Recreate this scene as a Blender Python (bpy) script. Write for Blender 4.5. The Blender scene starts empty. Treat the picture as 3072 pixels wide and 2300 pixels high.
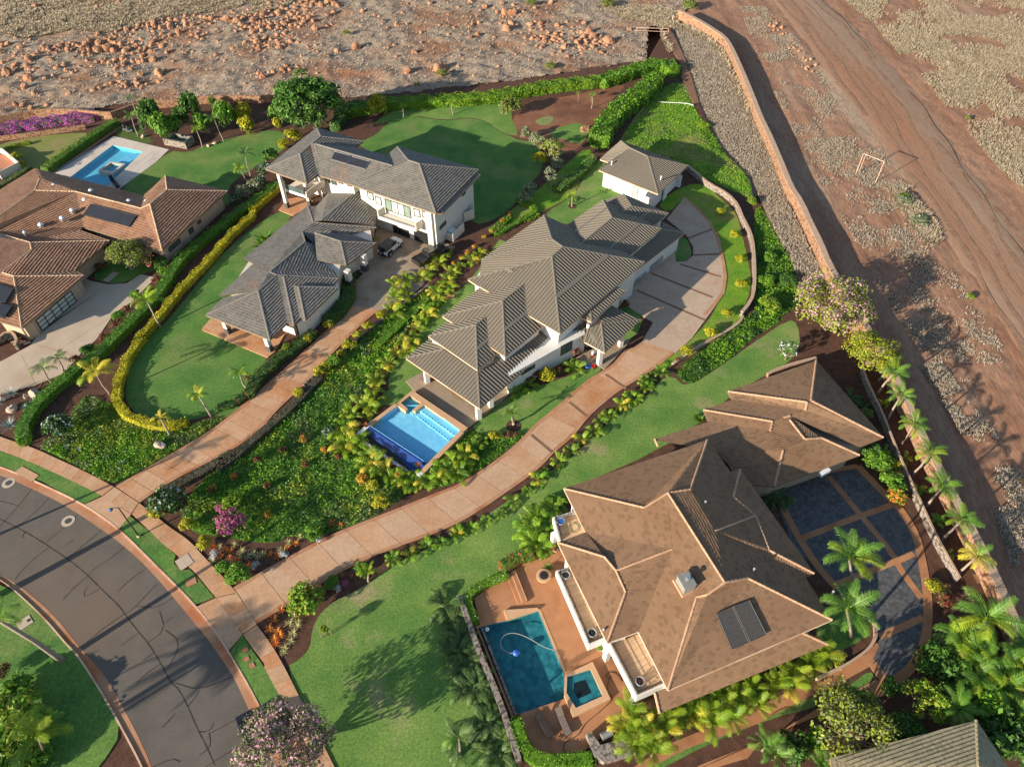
import bpy, math, random
import numpy as np
from mathutils import Vector, Matrix
from mathutils.geometry import tessellate_polygon
random.seed(7); rng = np.random.default_rng(7)
SC = bpy.context.scene; COL = SC.collection
R = math.radians

# ---------------------------------------------------------------- camera, sky, sun, exposure
CAMZ = 72.0; FPX = 2182.0; TILT = math.atan(2030.0 / FPX); PW, PH = 3072.0, 2300.0
cd = bpy.data.cameras.new('camera'); cam = bpy.data.objects.new('camera', cd); COL.objects.link(cam)
cam.location = (0, 0, CAMZ); cam.rotation_euler = (TILT, 0, 0)
cd.sensor_width = 36; cd.sensor_fit = 'HORIZONTAL'; cd.lens = FPX / PW * 36; cd.clip_end = 6000; cd.clip_start = 0.5
SC.camera = cam
SUN_AZ = R(37.0); SUN_EL = R(16.5)          # direction the shadows run (ccw from +x) and height of the sun
w = bpy.data.worlds.new('World'); SC.world = w; w.use_nodes = True
nt = w.node_tree; bg = nt.nodes['Background']
sky = nt.nodes.new('ShaderNodeTexSky'); sky.sky_type = 'NISHITA'; sky.sun_disc = False
sky.sun_elevation = SUN_EL
sx, sy = -math.cos(SUN_AZ), -math.sin(SUN_AZ)
sky.sun_rotation = math.atan2(sx, sy)
sky.air_density = 1.0; sky.dust_density = 0.6; sky.ozone_density = 1.2
nt.links.new(sky.outputs[0], bg.inputs[0]); bg.inputs[1].default_value = 0.09
sl = bpy.data.lights.new('sun', 'SUN'); so = bpy.data.objects.new('sun', sl); COL.objects.link(so)
sl.energy = 4.9; sl.angle = R(0.53); sl.color = (1.0, 0.87, 0.70)
so.rotation_euler = Vector((sx * math.cos(SUN_EL), sy * math.cos(SUN_EL), math.sin(SUN_EL))).to_track_quat('Z', 'Y').to_euler()
SC.view_settings.view_transform = 'Standard'; SC.view_settings.look = 'None'
SC.view_settings.gamma = 1; SC.view_settings.use_curve_mapping = False
SC.view_settings.exposure = 0.98
SC.cycles.max_bounces = 5; SC.cycles.diffuse_bounces = 3; SC.cycles.transparent_max_bounces = 6; SC.cycles.caustics_reflective = False; SC.cycles.caustics_refractive = False

# ---------------------------------------------------------------- surveying: a point of the photograph to a place on the ground (or at height z)
_F = np.array([0, math.sin(TILT), -math.cos(TILT)]); _U = np.array([0, math.cos(TILT), math.sin(TILT)]); _C = np.array([0, 0, CAMZ])
def ray(p): return _F + np.array([1.0, 0, 0]) * ((p[0] - PW / 2) / FPX) + _U * ((PH / 2 - p[1]) / FPX)
def P(p, z=0.0):
    d = ray(p); return _C + d * ((z - CAMZ) / d[2])
def on_slope(p, a, b, pitch):
    """where the line of sight through p meets the roof plane that rises at pitch to the left of eave a->b"""
    e = b - a; e = e / np.linalg.norm(e); s = np.array([-e[1], e[0], 0]); s /= np.linalg.norm(s)
    n = -s * math.sin(R(pitch)) + np.array([0, 0, math.cos(R(pitch))]); d = ray(p)
    return _C + d * (n @ (a - _C) / (n @ d))
def on_wall(p, a, b):
    e = b - a; n = np.array([-e[1], e[0], 0.0]); d = ray(p); return _C + d * (n @ (a - _C) / (n @ d))
K = {'1': (1150, 850), '2': (1500, 350), '3': (600, 850), '4': (750, 350), '6': (0, 450), '7': (1350, 1400), '8': (2000, 1400), '9': (1700, 1700),
     '10': (1800, 950), '11': (2000, 1050), '12': (0, 1400), '13': (0, 1700), '14': (0, 950), '15': (600, 1400), '16': (700, 1700), '18': (0, 0),
     '19': (750, 0), '20': (1500, 0), '21': (2272, 0), '22': (2272, 550), '23': (2272, 1100), '24': (2272, 1700), '25': (1350, 1700)}
def X(k, x, y):
    if k == 'F': return (x * 1.38879, y * 1.38879)
    if k == '5': return (600 + x * .27174, 550 + y * .27174)
    o = K[k]; return (o[0] + x * .36232, o[1] + y * .36232)
def Q(s):
    """'k: x,y x,y ... k: ...' -> survey points"""
    out = []; k = None
    for t in s.split():
        if t.endswith(':'): k = t[:-1]
        else:
            x, y = t.split(','); out.append(X(k, float(x), float(y)))
    return out
def G(s, z=0.0): return [P(p, z) for p in Q(s)]

# ---------------------------------------------------------------- object helpers
def tag(o, label=None, cat=None, group=None, kind=None):
    if label: o['label'] = label
    if cat: o['category'] = cat
    if group: o['group'] = group
    if kind: o['kind'] = kind
    return o
def empty(name, loc, label=None, cat=None, group=None, rz=0.0):
    o = bpy.data.objects.new(name, None); COL.objects.link(o); o.location = Vector(loc); o.rotation_euler = (0, 0, rz); o.empty_display_size = .2
    return tag(o, label, cat, group)
def link(name, me, parent=None, loc=(0, 0, 0), rot=(0, 0, 0), scale=(1, 1, 1)):
    o = bpy.data.objects.new(name, me); COL.objects.link(o); o.location = loc; o.rotation_euler = rot; o.scale = scale
    if parent is not None: o.parent = parent
    return o
def loc_of(parent): return np.array(parent.location) if parent is not None else np.zeros(3)

class MB:
    """collects faces; build() links them as one mesh object (world coordinates, re-based to its parent)"""
    def __init__(s): s.v = []; s.f = []; s.m = []; s.t = []
    def add(s, vs, fs, m=0, t=.5):
        b = len(s.v); s.v.extend([tuple(v) for v in vs])
        for f in fs: s.f.append([i + b for i in f]); s.m.append(m); s.t.append(t)
        return s
    def poly(s, vs, m=0, t=.5): return s.add(vs, [list(range(len(vs)))], m, t)
    def box(s, c, sz, rz=0, m=0, t=.5):
        hx, hy, hz = [q / 2 for q in sz]; ca, sa = math.cos(rz), math.sin(rz); vs = []
        for dz in (-hz, hz):
            for dx, dy in ((-hx, -hy), (hx, -hy), (hx, hy), (-hx, hy)): vs.append((c[0] + dx * ca - dy * sa, c[1] + dx * sa + dy * ca, c[2] + dz))
        return s.add(vs, [[3, 2, 1, 0], [4, 5, 6, 7], [0, 1, 5, 4], [1, 2, 6, 5], [2, 3, 7, 6], [3, 0, 4, 7]], m, t)
    def tube(s, pts, rad, n=6, m=0, t=.5, cap=True):
        pts = [np.array(p, float) for p in pts]; rs = rad if isinstance(rad, (list, tuple)) else [rad] * len(pts); vs = []
        for i, p in enumerate(pts):
            d = pts[min(i + 1, len(pts) - 1)] - pts[max(i - 1, 0)]; d /= max(np.linalg.norm(d), 1e-9)
            a = np.cross(d, [0, 0, 1.0]);
            if np.linalg.norm(a) < .05: a = np.cross(d, [1.0, 0, 0])
            a /= np.linalg.norm(a); b = np.cross(d, a)
            for k in range(n):
                w_ = 2 * math.pi * k / n; vs.append(p + rs[i] * (a * math.cos(w_) + b * math.sin(w_)))
        fs = []
        for i in range(len(pts) - 1):
            for k in range(n): fs.append([i * n + k, i * n + (k + 1) % n, (i + 1) * n + (k + 1) % n, (i + 1) * n + k])
        if cap: fs.append(list(range(n))[::-1]); fs.append([(len(pts) - 1) * n + k for k in range(n)])
        return s.add(vs, fs, m, t)
    def lathe(s, c, prof, n=14, m=0, t=.5):
        vs = []; fs = []
        for r_, z_ in prof:
            for k in range(n): vs.append((c[0] + r_ * math.cos(2 * math.pi * k / n), c[1] + r_ * math.sin(2 * math.pi * k / n), c[2] + z_))
        for i in range(len(prof) - 1):
            for k in range(n): fs.append([i * n + k, i * n + (k + 1) % n, (i + 1) * n + (k + 1) % n, (i + 1) * n + k])
        fs.append([(len(prof) - 1) * n + k for k in range(n)])
        return s.add(vs, fs, m, t)
    def prism(s, poly, z0, z1, m=0, t=.5, top=True, bottom=False):
        n = len(poly); z0s = z0 if hasattr(z0, '__len__') else [z0] * n; z1s = z1 if hasattr(z1, '__len__') else [z1] * n
        vs = [(p[0], p[1], z0s[i]) for i, p in enumerate(poly)] + [(p[0], p[1], z1s[i]) for i, p in enumerate(poly)]
        fs = [[i, (i + 1) % n, n + (i + 1) % n, n + i] for i in range(n)]
        if top: fs.append([n + i for i in range(n)])
        if bottom: fs.append(list(range(n))[::-1])
        return s.add(vs, fs, m, t)
    def mesh(s, name, mats, base=(0, 0, 0), smooth=False):
        me = bpy.data.meshes.new(name); b = np.array(base)
        me.from_pydata([tuple(np.array(v) - b) for v in s.v] if np.any(b) else s.v, [], s.f)
        for m in (mats if isinstance(mats, (list, tuple)) else [mats]): me.materials.append(m)
        if any(s.m): me.polygons.foreach_set('material_index', s.m)
        a = me.attributes.new('tint', 'FLOAT', 'FACE'); a.data.foreach_set('value', s.t)
        if smooth: me.polygons.foreach_set('use_smooth', [True] * len(s.f))
        me.update(); return me
    def build(s, name, mats, parent=None, smooth=False, base=None):
        if base is None: base = np.zeros(3)
        off = np.zeros(3); q_ = parent
        while q_ is not None: off = off + loc_of(q_); q_ = q_.parent
        o = link(name, s.mesh(name, mats, base, smooth), parent)
        o.location = Vector(np.array(base) - off); return o

def np_mesh(name, V, F, mats, tint=None, midx=None, smooth=False):
    """V (n,3), F (m,k) arrays -> mesh, quickly"""
    me = bpy.data.meshes.new(name); V = np.asarray(V, np.float32); F = np.asarray(F, np.int32); k = F.shape[1]
    me.vertices.add(len(V)); me.vertices.foreach_set('co', V.ravel())
    me.loops.add(F.size); me.loops.foreach_set('vertex_index', F.ravel())
    me.polygons.add(len(F)); me.polygons.foreach_set('loop_start', np.arange(0, F.size, k, dtype=np.int32))
    for m in (mats if isinstance(mats, (list, tuple)) else [mats]): me.materials.append(m)
    if midx is not None: me.polygons.foreach_set('material_index', np.asarray(midx, np.int32))
    a = me.attributes.new('tint', 'FLOAT', 'FACE'); a.data.foreach_set('value', np.full(len(F), .5, np.float32) if tint is None else np.asarray(tint, np.float32))
    me.update(calc_edges=True)
    if smooth: me.polygons.foreach_set('use_smooth', np.ones(len(F), bool))
    return me

# ---------------------------------------------------------------- materials
def lin(c): return tuple(((x / 255) / 12.92 if x / 255 <= .04045 else ((x / 255 + .055) / 1.055) ** 2.4) for x in c)
MATS = {}
def mat(name, c1, c2=None, scale=1.0, c3=None, scale3=.15, thr3=(.5, .65), rough=.85, bump=0.0, bscale=None, tint=0.0, spec=.3, metal=0.0, transl=0.0, stretch=None, rand=0.0, detail=4.0, vor=None, coat=0.0, grain=None):
    m = bpy.data.materials.new(name); m.use_nodes = True; n = m.node_tree.nodes; L = m.node_tree.links; pb = n['Principled BSDF']
    pb.inputs['Roughness'].default_value = rough; pb.inputs['Metallic'].default_value = metal; pb.inputs['Specular IOR Level'].default_value = spec
    if coat: pb.inputs['Coat Weight'].default_value = coat
    geo = n.new('ShaderNodeNewGeometry'); pos = geo.outputs['Position']
    if stretch:
        mq = n.new('ShaderNodeMapping'); mq.inputs['Rotation'].default_value = (0, 0, -stretch[0]); L.new(pos, mq.inputs[0]); mp = n.new('ShaderNodeMapping'); mp.inputs['Scale'].default_value = (stretch[1], 1, 1); L.new(mq.outputs[0], mp.inputs[0]); pos = mp.outputs[0]
    def noise(sc, det=detail):
        t = n.new('ShaderNodeTexNoise'); t.inputs['Scale'].default_value = sc; t.inputs['Detail'].default_value = det; t.inputs['Roughness'].default_value = .62; L.new(pos, t.inputs['Vector']); return t.outputs['Fac']
    def ramp(src, a, b):
        r_ = n.new('ShaderNodeMapRange'); r_.inputs['From Min'].default_value = a; r_.inputs['From Max'].default_value = b; L.new(src, r_.inputs['Value']); return r_.outputs[0]
    def grey(src, amt):
        r_ = n.new('ShaderNodeMapRange'); r_.inputs['From Min'].default_value = .3; r_.inputs['From Max'].default_value = .7; r_.inputs['To Min'].default_value = 1 - amt; r_.inputs['To Max'].default_value = 1 + amt; L.new(src, r_.inputs['Value']); return r_.outputs[0]
    def mix(f, a, b, mode='MIX'):
        x = n.new('ShaderNodeMix'); x.data_type = 'RGBA'; x.blend_type = mode
        for inp, v in ((x.inputs[0], f), (x.inputs[6], a), (x.inputs[7], b)):
            if isinstance(v, (int, float)): inp.default_value = v
            elif isinstance(v, tuple): inp.default_value = (*v, 1)
            else: L.new(v, inp)
        return x.outputs[2]
    col = c1
    if c2: col = mix(ramp(noise(scale), .35, .65), c1, c2)
    if vor:   # cells: stones, mottling (scale, dark colour)
        v = n.new('ShaderNodeTexVoronoi'); v.inputs['Scale'].default_value = vor[0]; L.new(pos, v.inputs['Vector'])
        col = mix(ramp(v.outputs['Distance'], vor[2] if len(vor) > 2 else .35, .75), col, vor[1])
    if c3: col = mix(ramp(noise(scale3, 5.0), *thr3), col, c3)
    if grain: col = mix(1.0, col, grey(noise(grain[0], 3.0), grain[1]), 'MULTIPLY')
    if tint:
        at = n.new('ShaderNodeAttribute'); at.attribute_name = 'tint'
        mr = n.new('ShaderNodeMapRange'); mr.inputs['To Min'].default_value = 1 - tint; mr.inputs['To Max'].default_value = 1 + tint; L.new(at.outputs['Fac'], mr.inputs['Value'])
        col = mix(1.0, col, mr.outputs[0], 'MULTIPLY')
    if rand:
        oi = n.new('ShaderNodeObjectInfo'); mr = n.new('ShaderNodeMapRange'); mr.inputs['To Min'].default_value = 1 - rand; mr.inputs['To Max'].default_value = 1 + rand; L.new(oi.outputs['Random'], mr.inputs['Value'])
        col = mix(1.0, col, mr.outputs[0], 'MULTIPLY')
    if isinstance(col, tuple): pb.inputs['Base Color'].default_value = (*col, 1)
    else: L.new(col, pb.inputs['Base Color'])
    if bump:
        b = n.new('ShaderNodeBump'); b.inputs['Strength'].default_value = 1.0; b.inputs['Distance'].default_value = bump; L.new(noise(bscale or scale * 4), b.inputs['Height']); L.new(b.outputs[0], pb.inputs['Normal'])
    if transl:
        tr = n.new('ShaderNodeBsdfTranslucent'); mx = n.new('ShaderNodeMixShader'); mx.inputs[0].default_value = transl
        if isinstance(col, tuple): tr.inputs[0].default_value = (*col, 1)
        else: L.new(col, tr.inputs[0])
        L.new(pb.outputs[0], mx.inputs[1]); L.new(tr.outputs[0], mx.inputs[2]); L.new(mx.outputs[0], n['Material Output'].inputs[0])
    MATS[name] = m; return m
def water_mat(name, col, dens):
    m = bpy.data.materials.new(name); m.use_nodes = True; n = m.node_tree.nodes; L = m.node_tree.links; n.remove(n['Principled BSDF'])
    tp = n.new('ShaderNodeBsdfTransparent'); tp.inputs[0].default_value = (*col, 1); gl = n.new('ShaderNodeBsdfGlossy'); gl.inputs['Roughness'].default_value = .04
    fr = n.new('ShaderNodeFresnel'); fr.inputs[0].default_value = 1.33; mx = n.new('ShaderNodeMixShader')
    t = n.new('ShaderNodeTexNoise'); t.inputs['Scale'].default_value = 2.6; t.inputs['Detail'].default_value = 3; g = n.new('ShaderNodeNewGeometry'); L.new(g.outputs['Position'], t.inputs['Vector'])
    b = n.new('ShaderNodeBump'); b.inputs['Distance'].default_value = dens; L.new(t.outputs['Fac'], b.inputs['Height']); L.new(b.outputs[0], gl.inputs['Normal']); L.new(b.outputs[0], fr.inputs['Normal'])
    bk = n.new('ShaderNodeMath'); bk.operation = 'SUBTRACT'; bk.inputs[0].default_value = 1.0; bk.use_clamp = True; L.new(g.outputs['Backfacing'], bk.inputs[1]); ml = n.new('ShaderNodeMath'); ml.operation = 'MULTIPLY'; L.new(fr.outputs[0], ml.inputs[0]); L.new(bk.outputs[0], ml.inputs[1])
    L.new(ml.outputs[0], mx.inputs[0]); L.new(tp.outputs[0], mx.inputs[1]); L.new(gl.outputs[0], mx.inputs[2]); L.new(mx.outputs[0], n['Material Output'].inputs[0])
    MATS[name] = m; return m
RD = R(118.0)
SOIL = mat('red_soil', (.20, .085, .045), (.27, .125, .07), .35, (.13, .055, .03), .08, rough=.95, bump=.06, bscale=1.6)
MULCH = mat('mulch', (.075, .035, .022), (.12, .06, .038), 1.2, rough=.95, bump=.04, bscale=5)
HILL = mat('dry_hillside', (.385, .305, .225), (.26, .195, .14), .9, (.29, .145, .08), .07, (.47, .64), grain=(3.5, .35), rough=.95, bump=.12, bscale=1.8, detail=8)
FIELD = mat('dirt_field', (.275, .135, .078), (.345, .20, .125), .22, (.42, .32, .22), .05, (.54, .72), grain=(3.5, .28), rough=.95, bump=.08, bscale=1.2, stretch=(R(-89), .22), detail=7)
DROAD = mat('dirt_road', (.29, .18, .115), (.345, .24, .165), .16, (.35, .15, .072), .05, (.48, .66), grain=(5, .16), rough=.93, bump=.05, bscale=4, stretch=(R(-89), .10), detail=5)
DRYG = mat('dry_grass', (.45, .385, .30), (.37, .305, .225), .5, tint=.35, rough=.9, transl=.2)
DRYG2 = mat('straw_grass', (.47, .39, .27), (.40, .325, .22), .3, tint=.3, rough=.9, transl=.15)
LAWN = mat('lawn', (.060, .165, .030), (.125, .235, .045), .22, (.20, .235, .070), .13, (.50, .74), grain=(4, .32), rough=.9, bump=.03, bscale=9, detail=6)
LAWN2 = mat('lawn_dry', (.080, .190, .034), (.185, .285, .06), .16, (.36, .28, .16), .10, (.56, .72), grain=(4, .32), rough=.9, bump=.03, bscale=9, detail=6)
LAWNY = mat('lawn_yellow', (.18, .22, .05), (.25, .24, .075), .4, (.30, .21, .10), .1, (.5, .7), rough=.9, bump=.03, bscale=8)
WEED = mat('weeds', (.09, .235, .014), (.19, .31, .022), .5, (.28, .23, .08), .10, (.50, .68), grain=(4, .3), rough=.9, bump=.08, bscale=4, transl=.0)
TURF = mat('artificial_turf', (.07, .11, .02), (.085, .13, .03), 2, rough=.9)
ASPH = mat('asphalt', (.112, .098, .084), (.145, .128, .110), .30, (.18, .128, .092), .05, (.5, .72), grain=(9, .14), rough=.9, bump=.006, bscale=25, detail=6)
SEAL = mat('crack_sealant', (.05, .04, .033), rough=.7)
CONC = mat('concrete', (.50, .295, .170), (.555, .350, .215), .35, (.47, .225, .10), .17, (.52, .74), grain=(2.5, .10), rough=.85, bump=.004, bscale=10, rand=.06, detail=6)
CONCP = mat('concrete_rust', (.50, .265, .140), (.55, .33, .19), .4, (.46, .20, .085), .22, (.48, .70), grain=(2.5, .12), rough=.85, bump=.004, bscale=10, rand=.07, detail=6)
CONCB = mat('concrete_border', (.42, .205, .11), (.49, .27, .155), .5, (.40, .15, .065), .2, rough=.85, bump=.004, bscale=10)
CONCG = mat('concrete_pale', (.48, .385, .285), (.53, .43, .325), .3, (.42, .30, .20), .1, (.55, .75), rough=.85, bump=.004, bscale=8, rand=.04)
CONCT = mat('concrete_bronze', (.32, .245, .175), (.37, .29, .21), .5, (.29, .19, .11), .3, rough=.8, bump=.004, bscale=8, rand=.04)
DARKC = mat('concrete_dark_band', (.20, .105, .06), (.25, .14, .085), .6, rough=.85)
KERB = mat('kerb_concrete', (.60, .42, .30), (.66, .48, .35), .7, (.50, .27, .16), .3, rough=.85)
PATIO = mat('patio_stone', (.40, .185, .085), (.46, .225, .11), .6, (.34, .15, .07), .25, rough=.85, bump=.004, bscale=12, rand=.05)
COPING = mat('coping', (.56, .34, .19), (.60, .38, .22), 1.2, rough=.8)
PAVER = mat('pale_paver', (.56, .49, .42), (.61, .54, .47), .6, (.50, .42, .35), .2, rough=.8, rand=.05)
SLATE = mat('slate_paving', (.085, .088, .09), (.125, .122, .118), 1.6, rough=.7, bump=.02, bscale=4, vor=(2.2, (.068, .070, .073), .5), grain=(3, .2))
RIVER = mat('river_rock', (.36, .33, .30), (.22, .20, .185), 6, rough=.9, bump=.05, bscale=8)
STONEW = mat('wall_stone', (.32, .18, .105), (.39, .235, .145), 1.3, rough=.9, bump=.06, bscale=3, vor=(2.6, (.17, .085, .05), .5))
STONEG = mat('grey_stone', (.24, .205, .175), (.34, .29, .245), 2, rough=.9, bump=.06, bscale=4, vor=(3.2, (.09, .075, .06), .5))
CAPST = mat('cap_stone', (.43, .29, .20), (.49, .35, .25), 1, rough=.85)
WHITE = mat('white_render', (.70, .685, .655), (.66, .64, .60), .5, rough=.8)
WHITEB = mat('ivory_render', (.66, .625, .565), (.61, .575, .52), .5, rough=.8)
CREAM = mat('cream_render', (.70, .635, .55), (.66, .59, .50), .5, rough=.8)
BEIGE = mat('beige_render', (.46, .355, .255), (.42, .32, .225), .5, rough=.85)
DKGREY = mat('charcoal_base', (.075, .08, .085), rough=.6)
SOFFIT = mat('soffit', (.25, .17, .11), rough=.8)
TILEB = mat('brown_roof_tile', (.335, .185, .112), (.385, .222, .14), 1.1, (.29, .155, .09), .3, rough=.85, tint=.16, bump=.004, bscale=20)
TILED = mat('tan_roof_tile', (.25, .150, .086), (.275, .167, .096), .3, (.24, .138, .076), .15, rough=.88, tint=.20, grain=(.5, .05), bump=.004, bscale=20)
CAPD = mat('ridge_tile_tan', (.44, .27, .165), (.48, .30, .19), 2, rough=.85, rand=.12)
CAPB = mat('ridge_tile_buff', (.56, .38, .24), (.62, .43, .29), 2, rough=.85, rand=.15)
TILEG = mat('grey_roof_tile', (.185, .172, .150), (.225, .208, .180), .6, (.29, .175, .11), .17, (.62, .76), rough=.8, tint=.20, bump=.004, bscale=20)
CAPG = mat('ridge_tile_grey', (.22, .20, .175), (.27, .24, .205), 2, rough=.8, rand=.08)
TILEE = mat('green_roof_tile', (.34, .285, .165), (.40, .33, .20), 1.2, rough=.8, tint=.18)
SEAM = mat('bronze_metal', (.160, .140, .108), (.180, .157, .122), .3, rough=.55, spec=.4, rand=.035)
SEAMR = mat('bronze_metal_rib', (.22, .19, .148), rough=.5, spec=.4)  # paler than the panels: the sunlit look of the ribs is in the colour
SOLAR = mat('solar_glass', (.028, .030, .036), (.036, .038, .045), .7, rough=.22, spec=.55)
SOLARF = mat('solar_frame', (.42, .43, .44), rough=.4, metal=.6)
GLASS = mat('window_glass', (.055, .085, .082), (.10, .135, .125), .6, rough=.08, spec=.6)
GLASSK = mat('dark_glass', (.018, .02, .02), rough=.12, spec=.5)
GLASSG = mat('green_curtain_glass', (.16, .23, .18), (.22, .30, .24), .9, rough=.15, spec=.5)
TRACK = mat('compacted_track', (.255, .14, .082), (.315, .195, .125), .5, rough=.95, grain=(3, .25))
CONCW = mat('concrete_warm', (.45, .33, .235), (.50, .375, .275), .3, (.42, .25, .15), .12, (.55, .75), rough=.85, grain=(2, .1))
GLASSL = mat('curtained_glass', (.42, .46, .42), (.52, .55, .50), .8, rough=.12, spec=.6)
FRAME = mat('dark_frame', (.035, .032, .03), rough=.5)
STEEL = mat('steel', (.55, .56, .56), rough=.35, metal=.8)
LEADG = mat('lead_flashing', (.26, .27, .25), (.22, .225, .21), 3, rough=.6, spec=.4)
DOME = mat('dome_plastic', (.70, .72, .74), rough=.15, spec=.6)
PIPE = mat('rusty_white_pipe', (.62, .47, .38), (.50, .28, .19), 2, rough=.7)
WOODD = mat('deck_plank', (.50, .335, .20), (.57, .39, .25), 1.0, rough=.75, rand=.12, tint=.12)
PLASTC = mat('pool_plaster_pale', (.22, .56, .80), (.32, .65, .85), 1.2, rough=.7)
PLASTB = mat('pool_plaster_blue', (.16, .50, .64), (.22, .57, .70), 1.2, rough=.7)
PLASTD = mat('pool_plaster_teal', (.045, .215, .245), (.085, .285, .315), .9, rough=.7, vor=(1.6, (.035, .17, .20), .4))
TILEBL = mat('blue_glass_tile', (.012, .035, .15), (.02, .06, .26), 5, rough=.15, spec=.6)
WATC = water_mat('clear_water', (.80, .95, .99), .03)
WATB = water_mat('blue_water', (.72, .92, .97), .03)
WATD = water_mat('teal_water', (.62, .86, .90), .04)
COVERB = mat('cover_base', (.05, .13, .014), (.08, .18, .02), .6, rough=.95, grain=(4, .35))
CONC2 = mat('concrete_light', (.51, .32, .195), (.56, .37, .24), .35, (.48, .22, .10), .16, (.52, .72), grain=(2.5, .10), rough=.85, bump=.004, bscale=10, rand=.05, detail=6)
BARK = mat('bark', (.22, .15, .10), (.30, .22, .15), 4, rough=.95)
PTRUNK = mat('palm_trunk', (.34, .28, .22), (.26, .205, .155), 5, rough=.95)
FROND = mat('frond_green', (.085, .21, .022), (.15, .28, .04), .6, rough=.5, tint=.4, transl=.28, rand=.15)
FRONDY = mat('frond_yellow', (.145, .28, .016), (.29, .37, .026), .5, rough=.5, tint=.35, transl=.30, rand=.15)
FRONDG = mat('frond_gold', (.44, .38, .03), (.52, .46, .05), .5, rough=.5, tint=.35, transl=.2, rand=.1)
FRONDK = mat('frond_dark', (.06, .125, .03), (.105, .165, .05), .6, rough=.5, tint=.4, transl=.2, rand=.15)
ARECA = mat('areca_leaf', (.095, .225, .016), (.21, .32, .024), .5, rough=.5, tint=.45, transl=.2, rand=.18)
LEAF = mat('leaf_green', (.065, .175, .018), (.105, .225, .028), .8, rough=.55, tint=.45, transl=.22)
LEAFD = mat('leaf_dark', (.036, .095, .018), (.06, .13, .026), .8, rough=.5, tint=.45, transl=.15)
LEAFB = mat('leaf_bright', (.105, .265, .014), (.19, .335, .024), .6, rough=.55, tint=.4, transl=.28)
LEAFY = mat('leaf_yellow', (.44, .39, .014), (.54, .48, .03), .9, rough=.55, tint=.35, transl=.3)
LEAFYG = mat('leaf_yellowgreen', (.21, .28, .02), (.29, .33, .035), .7, rough=.55, tint=.4, transl=.28)
LEAFS = mat('leaf_silver', (.30, .34, .22), (.36, .39, .27), .7, rough=.6, tint=.4, transl=.2)
LEAFO = mat('leaf_olive', (.13, .165, .06), (.18, .21, .08), .7, rough=.6, tint=.4, transl=.2)
LEAFR = mat('leaf_red', (.27, .035, .04), (.36, .07, .06), .8, rough=.5, tint=.4, transl=.2)
LEAFOR = mat('leaf_orange', (.62, .17, .022), (.70, .28, .05), .8, rough=.5, tint=.35, transl=.25)
LEAFV = mat('leaf_variegated', (.52, .48, .19), (.60, .56, .27), .8, rough=.5, tint=.3, transl=.2)
LEAFBR = mat('leaf_brown', (.15, .085, .05), (.20, .12, .075), .8, rough=.7, tint=.35, transl=.15)
AGAVE = mat('agave_leaf', (.24, .30, .29), (.30, .36, .34), 1, rough=.5, tint=.3)
FLPINK = mat('flower_pink', (.50, .25, .35), (.56, .36, .42), 1, rough=.6, tint=.25, transl=.25)
FLPURP = mat('flower_purple', (.56, .05, .50), (.62, .10, .56), 1, rough=.6, tint=.3, transl=.25)
FLMAG = mat('flower_magenta', (.46, .05, .20), (.50, .08, .28), 1, rough=.6, tint=.3, transl=.2)
FLRED = mat('flower_red', (.66, .07, .05), (.72, .12, .10), 1, rough=.6, tint=.25, transl=.2)
FLWHT = mat('flower_white', (.72, .74, .80), (.64, .66, .74), 1, rough=.6, tint=.2, transl=.2)
ROCK = mat('orange_boulder', (.33, .165, .09), (.39, .23, .14), .9, (.30, .145, .085), .5, rough=.95, bump=.10, bscale=2.2, rand=.2)
ROCKP = mat('pale_boulder', (.50, .40, .32), (.42, .32, .25), 1.5, rough=.95, bump=.06, bscale=3)
TERRA = mat('terracotta', (.48, .19, .11), (.55, .25, .15), 3, rough=.8)
POTBL = mat('blue_glaze', (.06, .16, .32), rough=.25, spec=.6)
POTGR = mat('grey_glaze', (.30, .35, .38), rough=.4)
BLACK = mat('black_plastic', (.02, .02, .022), rough=.5)
RUBBER = mat('tyre_rubber', (.018, .018, .019), rough=.8)
CARW = mat('white_paint', (.74, .74, .73), rough=.25, spec=.5, coat=.5)
CARK = mat('black_paint', (.018, .018, .02), rough=.2, spec=.5, coat=.6)
CARTOP = mat('black_canvas', (.10, .088, .075), rough=.9)
CARGL = mat('car_glass', (.02, .024, .027), rough=.06, spec=.7)
LEAFO2 = mat('leaf_dull', (.075, .080, .045), (.11, .10, .065), .9, rough=.6, tint=.4, transl=.15)
WICKER = mat('dark_wicker', (.03, .026, .026), (.045, .038, .036), 8, rough=.85)
CUSH = mat('grey_cushion', (.17, .13, .11), (.21, .165, .14), 4, rough=.9)
REDP = mat('red_plastic', (.60, .04, .03), rough=.5)
BLUEP = mat('blue_plastic', (.03, .13, .50), rough=.4)
WHITEP = mat('white_plastic', (.75, .76, .78), rough=.4)
HOSE = mat('hose', (.30, .31, .29), rough=.5)
HOSEG = mat('green_hose', (.12, .24, .10), rough=.5)
HOSEK = mat('dark_hose', (.07, .055, .045), rough=.6)
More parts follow.
